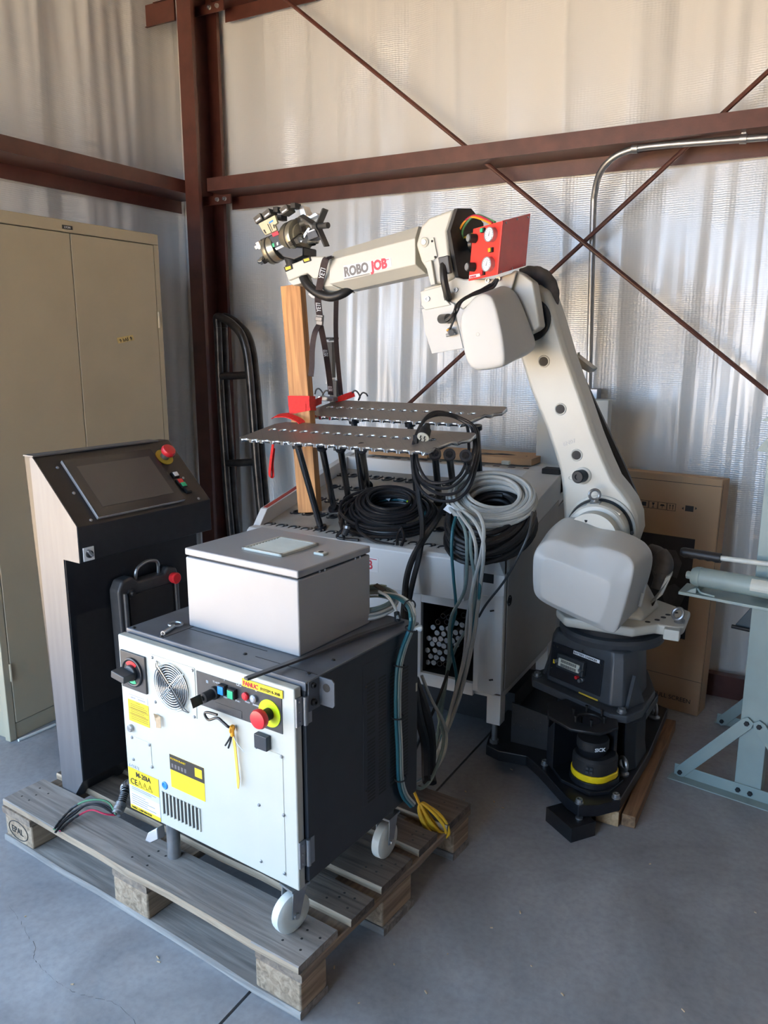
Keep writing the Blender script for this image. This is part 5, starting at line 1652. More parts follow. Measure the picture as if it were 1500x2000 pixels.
# ================================================================ ROBOT
RZ = R(2.0)
rf = Fr((-0.578, 2.70, 0), RZ)
rob = thing('industrial_robot', 'large off-white six-axis industrial robot arm on a dark grey base', 'robot', rf)
Y = lambda px, py, v: rf.y(px, py, v)
L = lambda pts, v: [Y(x, y, v) for x, y in pts]
# ---- base (turned about the first axis)
Bm = Matrix.Rotation(R(-24) - RZ, 4, 'Z')
bp_ = lambda x, y, z: Bm @ Vector((x, y, z))
BP = [(-.212, -.167), (-.167, -.212), (.167, -.212), (.212, -.180), (.214, -.10), (.15, .06), (.03, .19), (-.12, .21), (-.212, .13)]
def bpoly(k, z): return [bp_(x * k, y * k, z) for x, y in BP]
b = MB()
b.lofts([bpoly(1.0, .318), bpoly(1.0, .346)]); base = b.build('base_flange', 'robotbase', rob, .005)
b = MB()
b.lofts([bpoly(.815, .346), bpoly(.79, .40), bpoly(.745, .505), bpoly(.70, .530)])
b.build('base_body', 'robotbase', rob, .008, 3)
b = MB(); b.lathe((0, 0, 0), (0, 0, 1), [(.150, .515), (.176, .525), (.180, .545), (.172, .556), (.150, .558), (.14, .53)], 40); b.build('base_collar', 'robotbase', rob)
b = MB(); b.lathe((0, 0, .55), (0, 0, 1), [(.148, 0), (.148, .030), (.12, .031)], 40); b.build('axis_one_ring', 'blackmat', rob)
for sx_, sy_ in ((-1, -1), (1, -1)):
    bolt(rob, bp_(.182 * sx_, .170 * sy_, .346), (0, 0, 1), .013, .012)
    b = MB(); b.ext([bp_(.172 * sx_, .05 * sy_, .347), bp_(.172 * sx_, .14 * sy_, .347), bp_(.165 * sx_, .10 * sy_, .45)], Bm.to_3x3() @ Vector((.012 * sx_, 0, 0))); b.build('gusset', 'robotbase', rob)
# connector panel on the front of the base
fb = lambda u, z, h=0.0: bp_(u, -.1735 - h + (z - .346) * .096, z)
def fquad(u0, u1, z0, z1, h0, h1, m, name, par=rob, bev=.001):
    b = MB(); b.loft([fb(u0, z0, h0), fb(u1, z0, h0), fb(u1, z1, h0), fb(u0, z1, h0)], [fb(u0, z0, h1), fb(u1, z0, h1), fb(u1, z1, h1), fb(u0, z1, h1)]); return b.build(name, m, par, bev)
cp = fquad(-.125, .095, .368, .492, 0, .004, 'black', 'connector_panel')
lb_ = fquad(-.030, .080, .478, .490, .004, .005, 'white', 'battery_label')
text('lettering', 'BATTERY CHANGER', .0105, fb(-.027, .4805, .0052), bp_(1, 0, 0), (0, 0, 1), 'ink', lb_, sx=1.02)
cs = fquad(-.085, .030, .416, .468, .004, .022, 'darkgrey', 'multi_pin_connector', bev=.004)
fquad(-.072, .018, .428, .456, .022, .028, 'plug', 'pin_insert', cs, .002)
b = MB()
for i in range(14): 
    u = -.058 + i * .0048
    for z in (.435, .449): b.loft([fb(u - .0014, z - .005, .028), fb(u + .0014, z - .005, .028), fb(u + .0014, z + .005, .028), fb(u - .0014, z + .005, .028)], [fb(u - .0014, z - .005, .0285), fb(u + .0014, z - .005, .0285), fb(u + .0014, z + .005, .0285), fb(u - .0014, z + .005, .0285)])
b.build('pin_rows', 'ink', cs)
for u in (-.079, .024): 
    b = MB(); b.cyl(fb(u, .442, .018), fb(u, .442, .034), .006, n=10); b.build('latch_post', 'zinc', cs)
fquad(-.112, -.104, .418, .432, .004, .0052, 'yellow', 'yellow_mark', cp)
p = fb(.020, .402, .004); n_ = (fb(0, .4, 1) - fb(0, .4, 0)).normalized()
b = MB(); b.lathe(p, n_, [(.008, 0), (.008, .008), (.006, .010), (.006, .02), (0, .02)], 12); b.build('air_fitting', 'zinc', cp)
b = MB(); b.lathe(fb(.0, .405, .004), n_, [(.006, 0), (.006, .012), (0, .012)], 10); b.build('red_fitting', 'red', cp)
screws(rob, [fb(u, z, .004) for u, z in ((-.115, .482), (-.10, .482), (.088, .475), (.075, .475), (-.118, .40), (.006, .498))], n_, .004, 'darksteel')
fquad(.01, .09, .35, .356, .002, .004, 'yring', 'yellow_strip', rob)
# ---- turret
b = MB()
tur = [(-.175, -.10), (-.13, -.17), (.10, -.17), (.165, -.10), (.225, -.10), (.245, -.075), (.245, .09), (.20, .12), (.13, .17), (-.10, .17), (-.175, .09)]
b.lofts([[Vector((x * .94, y * .94, .578)) for x, y in tur], [Vector((x, y, .592)) for x, y in tur], [Vector((x, y, .615)) for x, y in tur]])
tu = b.build('turret_plate', 'robot', rob, .008, 3)
b = MB(); b.lofts([[Vector((x, y, .61)) for x, y in ((-.15, -.08), (.12, -.10), (.15, .10), (-.15, .14))], [Vector((x, y, .80)) for x, y in ((-.14, -.02), (.05, -.02), (.05, .05), (-.14, .05))]]); b.build('turret_column', 'robot', rob, .02, 3)
for x_, y_ in ((.13, -.09), (.155, -.055), (.17, -.02), (.18, .015), (.20, .05)):
    b = MB(); b.lathe((x_, y_, .615), (0, 0, 1), [(.009, 0), (.009, .001), (.0, .0012)], 14); b.build('bolt_recess', 'ink', tu)
b = MB(); b.box(.185, .235, -.125, -.085, .575, .612); b.build('stop_block', 'robot', tu, .004)


def eyebolt(par, c, axis, ring_ax, s_=1.0, m='zinc', name='eyebolt'):
    c, a = Vector(c), Vector(axis).normalized()
    b = MB(); b.lathe(c, a, [(.018 * s_, 0), (.018 * s_, .005 * s_), (.010 * s_, .010 * s_), (.009 * s_, .016 * s_), (0, .016 * s_)], 16); b.torus(c + a * .033 * s_, ring_ax, .019 * s_, .0058 * s_, 24, 8); return b.build(name, m, par)


eyebolt(tu, (.225, -.045, .615), (-.2, -.3, 1), (-.45, -.75, .5))
# ---- lower arm
A0 = .035
front = [(1012, 640), (1016, 600), (1030, 572), (1050, 562), (1063, 572), (1080, 622), (1100, 690), (1132, 780), (1156, 850), (1176, 900), (1194, 940), (1212, 962), (1228, 985), (1238, 1010), (1240, 1040), (1228, 1075), (1200, 1100), (1160, 1105), (1125, 1085), (1108, 1050), (1105, 1000), (1102, 950), (1098, 920), (1086, 880), (1070, 832), (1040, 760), (1020, 696)]
fa = L(front, A0)
cA = sum(fa, Vector()) / len(fa)
rings = []
for v, grow, sh in ((A0, 0, 0), (A0 + .02, .012, .004), (A0 + .13, .014, .006), (A0 + .15, .0, .004)):
    ring = []
    n_ = len(fa)
    for i, p in enumerate(fa):
        t_ = (fa[(i + 1) % n_] - fa[i - 1]).normalized()
        nn_ = Vector((t_.z, 0, -t_.x))
        ring.append(Vector((p.x, v, p.z)) + nn_ * grow)
    rings.append(ring)
# outward check
def area2(r): return sum(r[i].x * r[(i + 1) % len(r)].z - r[(i + 1) % len(r)].x * r[i].z for i in range(len(r)))
if area2(rings[1]) ** 2 < area2(rings[0]) ** 2:
    for k, (v, grow) in enumerate(((A0, 0), (A0 + .02, .012), (A0 + .13, .014), (A0 + .15, 0))):
        for i, p in enumerate(fa):
            t_ = (fa[(i + 1) % n_] - fa[i - 1]).normalized()
            rings[k][i] = Vector((p.x, v, p.z)) - Vector((t_.z, 0, -t_.x)) * grow
b = MB(); b.lofts(rings); arm = b.build('lower_arm', 'robot', rob, .006, 3, ang=40)
for px, py, r_ in ((1062, 706, .0165), (1094.5, 799, .0165), (1126, 889, .0165)):
    c = Y(px, py, A0)
    b = MB(); b.torus(c, (0, 1, 0), r_ + .002, .003, 24, 8); b.build('hole_rim', 'robot', arm)
    b = MB(); b.lathe(c + Vector((0, .0006, 0)), (0, -1, 0), [(r_, 0), (r_, .001), (0, .0011)], 22); b.build('hole_dark_disc', 'ink', arm)  # flat dark disc, painted for the shade inside a lightening hole
    b = MB(); b.lathe(c + Vector((.004, -.0011, -.002)), (0, -1, 0), [(r_ * .72, 0), (r_ * .72, .0004), (0, .0005)], 22); b.build('hole_shade_disc', 'blackmat', arm)  # smaller offset disc, its black stands in for the deeper shade
c = Y(1138, 929, A0)
b = MB(); b.lathe(c, (0, -1, 0), [(.030, 0), (.030, .004), (.027, .006), (0, .006)], 26); b.build('stop_boss', 'robot', arm)
b = MB(); b.lathe(c, (-.25, -1, 0), [(.0225, 0), (.0225, .036), (.019, .039), (.010, .039), (.010, .034), (0, .034)], 24); b.build('rubber_stop', 'rubber', arm)
b = MB(); b.lathe(Y(1115, 933, A0), (0, -1, 0), [(.012, 0), (.012, .003), (.007, .003), (.006, .001), (0, .001)], 18); b.build('plugged_hole', 'robot', arm)
pA, pB = Y(1101, 872, A0 - .0006), Y(1130, 862, A0 - .0006)
text('cast_number', '6N07', .020, pA, pB - pA, (0, 0, 1), 'robotcover', arm, bold=.0002)
# joint two ring and housing
c2 = Y(1172, 1035, A0)
b = MB(); b.lathe(c2, (0, -1, 0), [(.123, 0), (.123, .008), (.115, .011), (.112, .006)], 48); b.build('arm_ring', 'robot', arm)
b = MB(); b.lathe(c2, (0, -1, 0), [(.112, .002), (.112, .012), (.0, .012)], 48); b.build('dark_gap', 'blackmat', arm)
b = MB(); b.lathe(c2, (0, -1, 0), [(.104, .01), (.106, .03), (.104, .075), (.098, .082), (.085, .084), (.085, .14), (0, .14)], 48); hs = b.build('joint_two_housing', 'robot', rob)
eyebolt(hs, c2 + Vector((-.012, -.052, .104)), (-.05, -.2, 1), (-.5, 1, 0), .92, 'zinc')
for dx, w_ in ((-.015, .022), (.055, .024)):
    q = c2 + Vector((dx, -.052, math.sqrt(.105 ** 2 - dx ** 2) - .006)); b = MB(); b.box(-w_, w_, -.018, .018, -.006, .006, 0, Matrix.Translation(q) @ Matrix.Rotation(math.atan2(dx, .105), 4, 'Y')); b.build('lug', 'robot', hs, .002)
# joint two motor cover
VF, VB = -.30, -.07
Fo = [(1040, 1104), (1041, 1078), (1055, 1060), (1081, 1054), (1110, 1064), (1134, 1074), (1150, 1071), (1165, 1068), (1200, 1078), (1224, 1087), (1236, 1100), (1240, 1120), (1222, 1182), (1206, 1236), (1196, 1240), (1141, 1216), (1095, 1194), (1056, 1175), (1044, 1162), (1040, 1148)]
Bo = [(1062, 1052), (1070, 1036), (1084, 1022), (1103, 1005), (1120, 1004), (1150, 1013), (1174, 1026), (1190, 1028), (1212, 1032), (1240, 1043), (1264, 1055), (1281, 1076), (1280, 1102), (1262, 1160), (1252, 1195), (1200, 1190), (1150, 1180), (1110, 1160), (1082, 1135), (1066, 1090)]
fF, fB = L(Fo, VF), L(Bo, VB)
cF = sum(fF, Vector()) / len(fF)
Fi = [(1056, 1112), (1060, 1097), (1066, 1088), (1084, 1094), (1106, 1102), (1128, 1111), (1142, 1116), (1156, 1122), (1176, 1130), (1188, 1135), (1193, 1141), (1192, 1152), (1184, 1185), (1172, 1214), (1166, 1218), (1132, 1203), (1092, 1185), (1062, 1170), (1056, 1162), (1055, 1148)]
fI = L(Fi, VF - .016)
Fq = [p.copy() for p in fF]
for k in range(2, 11): Fq[k].y += .022
mid = [p.lerp(q, .10) for p, q in zip(Fq, fB)]
cI = sum(fI, Vector()) / len(fI)
b = MB(); b.lofts([[cI + (p - cI) * .45 for p in fI], [cI + (p - cI) * .93 for p in fI], fI, [p.lerp(q, .12) for p, q in zip(fI, Fq)], [p.lerp(q, .85) for p, q in zip(fI, Fq)], Fq, mid, [p.lerp(q, .93) for p, q in zip(Fq, fB)], fB])
cov = b.build('joint_two_motor_cover', 'robotcover', rob, ang=60, sub=2)
c = Y(1114, 1145, VF - .0165); b = MB(); b.torus(c, (0, 1, 0), .0055, .0005, 18, 5); b.build('moulding_mark', 'robotcover', cov)
for px, py, v in ((1145, 1019, -.10), (1235, 1042, -.09)):
    c = Y(px, py, v); b = MB(); b.cyl(c, c + Vector((.0, -.006, .006)), .005, n=8); b.build('cover_screw', 'ink', cov)
b = MB(); P = [Y(1249, 1180, -.12), Y(1256, 1165, -.12), Y(1262, 1150, -.12)]; b.cyl(Y(1249, 1184, -.14), Y(1256, 1158, -.14), .006, n=8); b.cyl(Y(1257, 1158, -.14), Y(1261, 1142, -.14), .003, n=6); b.build('relief_valve', 'robotcover', cov)
# cable exit block and pale bracket right of the cover
b = MB(); P = [Y(1262, 1190, .02), Y(1275, 1182, .02), Y(1300, 1128, .02), Y(1311, 1122, .02), Y(1309, 1130, .02), Y(1294, 1162, .02), Y(1282, 1172, .02)]; b.ext(P, (0, .05, 0)); b.build('cable_bracket', 'robot', rob, .002)
b = MB(); b.tube(spline([Y(1284, 1150, .05), Y(1293, 1120, .06), Y(1298, 1100, .08), Y(1288, 1082, .10), Y(1270, 1075, .12)], 6), [.022] * 6 + [.030] * 12 + [.024] * 7, 12); b.build('hose_cover', 'fold', rob)
# ---- joint three: casting, cover, fabric boot
CV = -.045
cast = [(966, 580), (975, 560), (985, 548), (1008, 528), (1022, 534), (1044, 551), (1051, 590), (1058, 638), (1048, 646), (1020, 660), (985, 660)]
fc = L(cast, CV)
b = MB(); b.loft([p + Vector((0, -.02, 0)) for p in fc], [p + Vector((0, .05, 0)) for p in fc]); b.build('joint_three_casting', 'robot', rob, .006)
b = MB(); c3 = Y(1035, 625, A0); b.lathe(c3, (0, -1, 0), [(.074, -.002), (.074, .012), (0, .012)], 40); b.build('dark_gap', 'blackmat', arm)
VF3, VB3 = -.28, -.075
Fo3 = [(900, 632), (902, 612), (913, 596), (929, 578), (940, 572), (953, 572), (962, 577), (970, 588), (985, 650), (990, 695), (989, 712), (982, 718), (960, 722), (936, 725), (924, 722), (914, 710), (908, 690), (904, 665)]
Bo3 = [(940, 620), (942, 600), (950, 588), (962, 570), (974, 560), (986, 555), (998, 560), (1012, 568), (1030, 610), (1045, 648), (1053, 672), (1046, 684), (1024, 698), (1000, 704), (975, 704), (955, 690), (946, 668), (942, 645)]
f1, f2 = L(Fo3, VF3), L(Bo3, VB3)
cc_ = sum(f1, Vector()) / len(f1)
b = MB(); b.lofts([[cc_ + (p - cc_) * .90 + Vector((0, -.014, 0)) for p in f1], [cc_ + (p - cc_) * .97 + Vector((0, -.010, 0)) for p in f1], f1, [p.lerp(q, .12) for p, q in zip(f1, f2)], [p.lerp(q, .93) for p, q in zip(f1, f2)], f2])
cv3 = b.build('joint_three_motor_cover', 'robotcover', rob, ang=60, sub=2)
c = Y(933, 653, VF3 - .0145); b = MB(); b.torus(c, (0, 1, 0), .0055, .0005, 18, 5); b.build('moulding_mark', 'robotcover', cv3)
b = MB(); P = [Y(1015, 535, .06), Y(1035, 532, .07), Y(1060, 540, .08), Y(1075, 560, .10), Y(1078, 585, .11), Y(1070, 600, .12)]
b.tube(spline(P, 5), [.016 + .010 * min(1, i / 8) + .0012 * math.sin(i * 1.9) for i in range(26)], 12); b.build('fabric_boot', 'fold', rob)
b = MB(); P = [Y(1050, 560, .16), Y(1110, 700, .21), Y(1170, 830, .24), Y(1216, 930, .22), Y(1240, 990, .18)]; b.tube(spline(P, 6), .026, 10); b.build('rear_hose', 'rubber', rob)
# bracket behind the arm
b = MB(); P = [Y(1122, 692, .26), Y(1158, 720, .26), Y(1150, 728, .26), Y(1128, 716, .26)]; b.ext(P, (0, .08, 0)); b.cyl(Y(1131, 700, .30), Y(1130, 688, .30), .005, n=8); b.build('hose_bracket', 'robot', rob, .001)
# ---- forearm
EV = -.10
hous = [(812, 478), (822, 442), (838, 425), (887, 407), (873, 452), (878, 500), (889, 542), (870, 552), (845, 556), (838, 535), (822, 510)]
h1 = L(hous, EV)
h2 = [p + Vector((.0, .20, .0)) for p in h1]
b = MB(); b.lofts([h1, h2]); el = b.build('elbow_housing', 'robot', rob, .010, 3)
# rear face plate (dark), square to the forearm axis, facing right
fax = (Y(620, 520, 0) - Y(880, 470, 0)).normalized()
k0, k1, k2 = Y(887, 408, EV), Y(873, 452, EV), Y(889, 541, EV)
b = MB()
plate = [k0, k1, k2, Y(915, 552, .06), Y(940, 520, .10), Y(938, 437, .10), Y(914, 408, .09)]
b.ext(plate, -fax * .008 + Vector((.004, 0, 0))); rp_ = b.build('rear_plate', 'blackmat', el)
c = Y(912, 478, .0) + Vector((.015, 0, 0)); b = MB(); b.lathe(c, -fax, [(.034, 0), (.034, .012), (.026, .018), (0, .018)], 22); b.build('hollow_axis', 'darksteel', el)
c = Y(829, 473, EV); b = MB(); b.lathe(c, (0, -1, 0), [(.017, 0), (.017, .003), (.013, .005), (.010, .004)], 22); b.build('boss', 'robot', el)
b = MB(); b.lathe(c + Vector((0, -.003, 0)), (0, -1, 0), [(.010, 0), (.009, .004), (0, .004)], 12); b.build('brass_plug', 'goldgrey', el)
b = MB(); b.ext(L([(842, 466), (848, 464), (855, 500), (849, 507)], EV), (0, -.006, 0)); b.build('cover_strip', 'robot', el, .001)
screws(el, L([(844, 471), (850, 502)], EV - .006), (0, -1, 0), .004, 'ink')
b = MB(); b.ext(L([(832, 512), (845, 508), (853, 556), (844, 558)], EV - .002), (0, -.012, 0)); b.build('rib', 'robot', el, .003)
# saddle between elbow housing and joint three
b = MB(); b.lofts([L([(828, 562), (862, 555), (890, 540), (905, 545), (965, 545), (1010, 530), (1000, 565), (960, 575), (930, 585), (905, 605), (880, 590), (830, 600)], -.09), L([(828, 562), (862, 555), (890, 540), (905, 545), (965, 545), (1010, 530), (1000, 565), (960, 575), (930, 585), (905, 605), (880, 590), (830, 600)], .06)])
sd2 = b.build('forearm_saddle', 'robot', rob, .006)
b = MB(); b.ext(L([(824, 570), (868, 558), (870, 582), (884, 596), (833, 606), (826, 596)], -.10), (0, -.014, 0)); b.build('side_flange', 'robot', sd2, .003)
b = MB(); c = Y(835, 584, -.114); b.lathe(c, (0, -1, 0), [(.009, 0), (.009, .005), (.005, .005), (.004, .002), (0, .002)], 14); b.build('flange_bolt', 'zinc', sd2)
for px, py in ((953, 548), (974, 545), (891, 566)):
    b = MB(); b.lathe(Y(px, py, -.09), (0, -1, 0), [(.008, 0), (.008, .008), (.004, .008), (.003, .004), (0, .004)], 12); b.build('cap_screw', 'zinc', sd2)
b = MB(); b.ext(L([(825, 604), (862, 592), (888, 594), (893, 625), (906, 680), (845, 691), (832, 650)], -.105), (0, -.006, 0)); cpn = b.build('connector_plate', 'robotcover', rob, .001)
# forearm cover with chamfered sides
o_l = [(660, 507), (660, 572), (661, 575)]
def fsec(px, top, mid1, mid2, bot, hw):
    t, m1, m2, bb_ = Y(px[0], top, 0), Y(px[1], mid1, 0), Y(px[1], mid2, 0), Y(px[2], bot, 0)
    return [Vector((t.x, -hw * .42, t.z)), Vector((m1.x, -hw, m1.z)), Vector((m2.x, -hw, m2.z)), Vector((bb_.x, -hw * .42, bb_.z)), Vector((bb_.x, hw * .42, bb_.z)), Vector((m2.x, hw, m2.z)), Vector((m1.x, hw, m1.z)), Vector((t.x, hw * .42, t.z))]
s1 = fsec((660, 662, 690), 493, 512, 557, 569, .072)
s2 = fsec((826, 830, 840), 444, 470, 520, 536, .082)
b = MB(); b.lofts([s1, s2]); fa_ = b.build('forearm_cover', 'robot', rob, .003)
q1, q2, q3, q4 = s1[1], s1[2], s2[2], s2[1]
nrm_ = (q4 - q1).cross(q2 - q1).normalized()
if nrm_.y > 0: nrm_ = -nrm_
fp_ = lambda px, py: rf.i @ hit(px, py, rf.m @ q1, rf.m.to_3x3() @ nrm_)
lo_ = [fp_(671, 519), fp_(763, 503), fp_(765, 521), fp_(672, 545)]
b = MB(); b.ext(lo_, nrm_ * .0008); dc = b.build('logo_sticker', 'white', fa_)
ex_ = fp_(763, 520) - fp_(671, 541)
up_ = (lo_[0] - lo_[3])
hgt = .040
text('lettering', 'ROBO', .046, fp_(673, 540.5) + nrm_ * .001, ex_, up_, 'inkgrey', dc, bold=.0019, sx=.80, shear=.05)
text('lettering', 'JOB', .046, fp_(726.5, 529) + nrm_ * .001, ex_, up_, 'inkred', dc, bold=.0021, sx=.84, shear=.05)
for a_, b2, mm in (((672, 545.5), (722, 534.5), 'inkgrey'), ((727, 514), (760, 506.5), 'inkred')):
    p, q = fp_(*a_), fp_(*b2); dd = (q - p).normalized(); uu = nrm_.cross(dd)
    b = MB(); b.ext([p + nrm_ * .001 + uu * .0012, p + nrm_ * .001 - uu * .0012, q + nrm_ * .001 - uu * .0012, q + nrm_ * .001 + uu * .0012], nrm_ * .0004); b.build('logo_line', mm, dc)
# wrist
s0 = fsec((634, 636, 640), 503, 518, 560, 572, .048)
s0b = fsec((664, 664, 690), 498, 512, 560, 572, .058)
b = MB(); b.lofts([s0, s0b]); b.build('forearm_neck', 'robot', rob, .004)
w_ = [(556, 530), (558, 520), (606, 501), (640, 500), (646, 515), (640, 540), (612, 545), (600, 534), (563, 549)]
b = MB(); b.ext(L(w_, -.045), (0, .09, 0)); wr = b.build('wrist', 'robot', rob, .006, 3)
b = MB(); b.ext(L([(562, 548), (588, 537), (594, 552), (572, 558)], -.035), (0, .07, 0)); b.build('wrist_end', 'robot', wr, .004)
for q in ([(554, 522), (569, 516), (571, 525), (557, 531)], [(590, 506), (605, 501), (607, 509), (593, 514)]):
    b = MB(); b.ext(L(q, -.050), (0, .03, 0)); z_ = b.build('sensor_block', 'blackmat', wr, .001)
    q2_ = [(x * .7 + sum(p[0] for p in q) / 4 * .3, y * .6 + sum(p[1] for p in q) / 4 * .4) for x, y in q]
    b = MB(); b.ext(L(q2_, -.0506), (0, -.0006, 0)); b.build('yellow_mark', 'yellow', z_)
b = MB(); b.tube(spline([Y(590, 536, -.02), Y(600, 555, -.035), Y(620, 572, -.045), Y(645, 580, -.05), Y(668, 574, -.04), Y(686, 562, -.02)], 6), .0175, 14); b.build('cable_hose', 'rubber', rob)
b = MB(); b.ext(L([(600, 573), (608, 582), (625, 585), (650, 586), (640, 578), (615, 570)], .01), (0, .04, 0)); b.build('lower_bracket', 'robotcover', rob, .002)
# cables on the elbow
for pts, rr, mm in (([(866, 512, -.12), (866, 530, -.135), (868, 550, -.14), (873, 572, -.13), (876, 582, -.12)], .013, 'rubber'), ([(973, 545, -.15), (962, 562, -.16), (935, 572, -.19), (912, 580, -.22), (893, 595, -.25), (886, 612, -.26), (872, 625, -.16), (866, 624, -.13)], .0052, 'cblack'), ([(970, 545, -.15), (955, 560, -.16), (925, 573, -.20), (902, 588, -.24), (892, 608, -.26), (880, 628, -.18), (870, 627, -.13)], .0052, 'cblack'), ([(958, 555, -.15), (925, 575, -.2), (898, 592, -.25), (888, 620, -.24), (880, 640, -.14), (877, 648, -.12)], .004, 'cblack')):
    b = MB(); b.tube(spline([Y(*p) for p in pts], 6), rr, 9); b.build('cable', mm, rob)
b = MB(); b.ext(L([(859, 504), (880, 499), (884, 534), (874, 536), (862, 520)], -.115), (0, -.02, 0)); b.build('connector_hood', 'darkgrey', rob, .004)
b = MB(); b.cyl(Y(862, 623, -.112), Y(876, 622, -.150), .016, n=14); b.cyl(Y(873, 575, -.10), Y(876, 584, -.11), .014, n=12); b.build('plug', 'darkgrey', cpn)
b = MB(); b.cyl(Y(878, 645, -.112), Y(881, 650, -.14), .010, n=12); b.cyl(Y(872, 655, -.125), Y(890, 651, -.125), .006, n=10); b.build('air_elbow', 'zinc', cpn)
b = MB(); b.cyl(Y(875, 643, -.128), Y(876, 646, -.128), .0065, n=10); b.build('orange_collar', 'orange', cpn)

# ---- red valve panel
RV = L([(924, 447), (982, 431), (972, 536), (915, 549)], -.17)
n_l = Vector((.35, 0, 0))
pl1 = [Y(924, 447, -.125), Y(982, 431, -.20), Y(972, 536, -.20), Y(915, 549, -.125)]
pl2 = [Y(982, 431, -.20), Y(1036, 417, .05), Y(1027, 519, .05), Y(972, 536, -.20)]
nl1 = (pl1[1] - pl1[0]).cross(pl1[3] - pl1[0]).normalized(); nl1 = nl1 if nl1.y < 0 else -nl1
nl2 = (pl2[1] - pl2[0]).cross(pl2[3] - pl2[0]).normalized(); nl2 = nl2 if nl2.y < 0 else -nl2
b = MB(); b.ext(pl1, -nl1 * .003); b.ext(pl2, -nl2 * .003); rpn = b.build('red_valve_panel', 'redpanel', rob, .001); rpn['label'] = 'bent red sheet panel with two gauges'
onp = lambda px, py, h=0.0: (rf.i @ hit(px, py, rf.m @ pl1[0], rf.m.to_3x3() @ nl1)) + nl1 * h
for px, py in ((963, 459), (958, 517)):
    c = onp(px, py)
    b = MB(); b.lathe(c, nl1, [(.0225, 0), (.0225, .016), (.0235, .018), (.0215, .020), (.0205, .016), (0, .016)], 30); g_ = b.build('pressure_gauge', 'silver', rpn)
    b = MB(); b.lathe(c, nl1, [(.0205, .0162), (.0205, .0168), (0, .0168)], 30); b.build('dial', 'white', g_)
    u_ = (pl1[1] - pl1[0]).normalized(); v_ = nl1.cross(u_)
    b = MB()
    for k in range(11):
        a_ = R(-40 + 26 * k); dd = u_ * math.cos(a_) + v_ * math.sin(a_); tt_ = nl1.cross(dd)
        b.ext([c + nl1 * .017 + dd * .014 + tt_ * .0004, c + nl1 * .017 + dd * .014 - tt_ * .0004, c + nl1 * .017 + dd * .018 - tt_ * .0004, c + nl1 * .017 + dd * .018 + tt_ * .0004], nl1 * .0003)
    dd = (u_ * .35 + v_ * .9).normalized(); tt_ = nl1.cross(dd)
    b.ext([c + nl1 * .0175 - dd * .005 + tt_ * .001, c + nl1 * .0175 - dd * .005 - tt_ * .001, c + nl1 * .0175 + dd * .013], nl1 * .0004)
    b.build('needle_and_scale', 'ink', g_)
for px, py in ((929, 466), (926, 522)):
    c = onp(px, py)
    b = MB(); b.lathe(c, nl1 + Vector((-.25, 0, 0)), [(.0145, 0), (.0145, .026), (.012, .028), (0, .028)], 18); k_ = b.build('regulator_knob', 'blackmat', rpn)
    a_ = (nl1 + Vector((-.25, 0, 0))).normalized()
    b = MB(); b.lathe(c + a_ * .028, a_, [(.012, 0), (.011, .002), (0, .002)], 18); b.build('knob_cap', 'silver', k_)
for px, py, mm in ((945, 450, 'green'), (961, 488.5, 'amber'), (945, 533, 'red')):
    c = onp(px, py); u_ = (pl1[1] - pl1[0]).normalized(); v_ = nl1.cross(u_)
    b = MB(); b.loft([c + u_ * x + v_ * z for x, z in ((-.0085, -.0075), (.0085, -.0075), (.0085, .0075), (-.0085, .0075))], [c + nl1 * .007 + u_ * x + v_ * z for x, z in ((-.0085, -.0075), (.0085, -.0075), (.0085, .0075), (-.0085, .0075))]); k_ = b.build('lamp_bezel', 'blackmat', rpn)
    b = MB(); b.loft([c + nl1 * .007 + u_ * x + v_ * z for x, z in ((-.0085, -.006), (.004, -.006), (.004, .006), (-.0085, .006))], [c + nl1 * .010 + u_ * x + v_ * z for x, z in ((-.0085, -.006), (.004, -.006), (.004, .006), (-.0085, .006))]); b.build('lens', mm, k_)
q_ = [onp(917, 538, .0005), onp(938, 534, .0005), onp(938, 540, .0005), onp(917, 544, .0005)]
b = MB(); b.ext(q_, nl1 * .0006); st = b.build('white_label', 'white', rpn)
text('lettering', 'ROBOJOB', .0085, onp(918.5, 543, .0013), q_[1] - q_[0], q_[0] - q_[3], 'inkred', st, bold=.0002, sx=.85)
screws(rpn, [(rf.i @ hit(x, y, rf.m @ pl2[0], rf.m.to_3x3() @ nl2)) for x, y in ((988, 435), (1010, 428), (1031, 424), (978, 531), (1000, 524), (1022, 517))], nl2, .0035, 'silver')
q_ = [(rf.i @ hit(x, y, rf.m @ pl2[0], rf.m.to_3x3() @ nl2)) for x, y in ((1012, 512), (1024, 508), (1024, 516), (1012, 519))]
b = MB(); b.ext(q_, nl2 * .0008); b.build('rating_plate', 'inkgrey', rpn)
for i, (pts, mm) in enumerate((([(902, 470, .0), (900, 450, -.03), (908, 432, -.05), (925, 421, -.05), (945, 426, -.08), (962, 436, -.12)], 'cred'), ([(906, 478, 0), (903, 455, -.03), (912, 435, -.05), (930, 420, -.05), (950, 426, -.08), (967, 434, -.12)], 'cgreenw'), ([(900, 476, 0), (897, 455, -.03), (905, 436, -.05), (922, 424, -.05), (945, 430, -.08), (960, 438, -.12)], 'orange'), ([(905, 465, 0), (915, 461, -.04), (922, 457, -.09)], 'cyellow'))):
    b = MB(); b.tube(spline([Y(*p) for p in pts], 6), .0038, 7); b.build('air_line', mm, rpn)

# ================================================================ GRIPPER HEAD ON THE WRIST
G = lambda px, py, v=0.0: Y(px, py, v)
b = MB()
b.lathe(G(573, 520), (G(563, 492) - G(573, 520)), [(.030, -.01), (.030, .010), (.024, .012), (.024, .05), (.030, .055), (.0, .056)], 24)
gh = b.build('tool_flange', 'blackmat', rob)
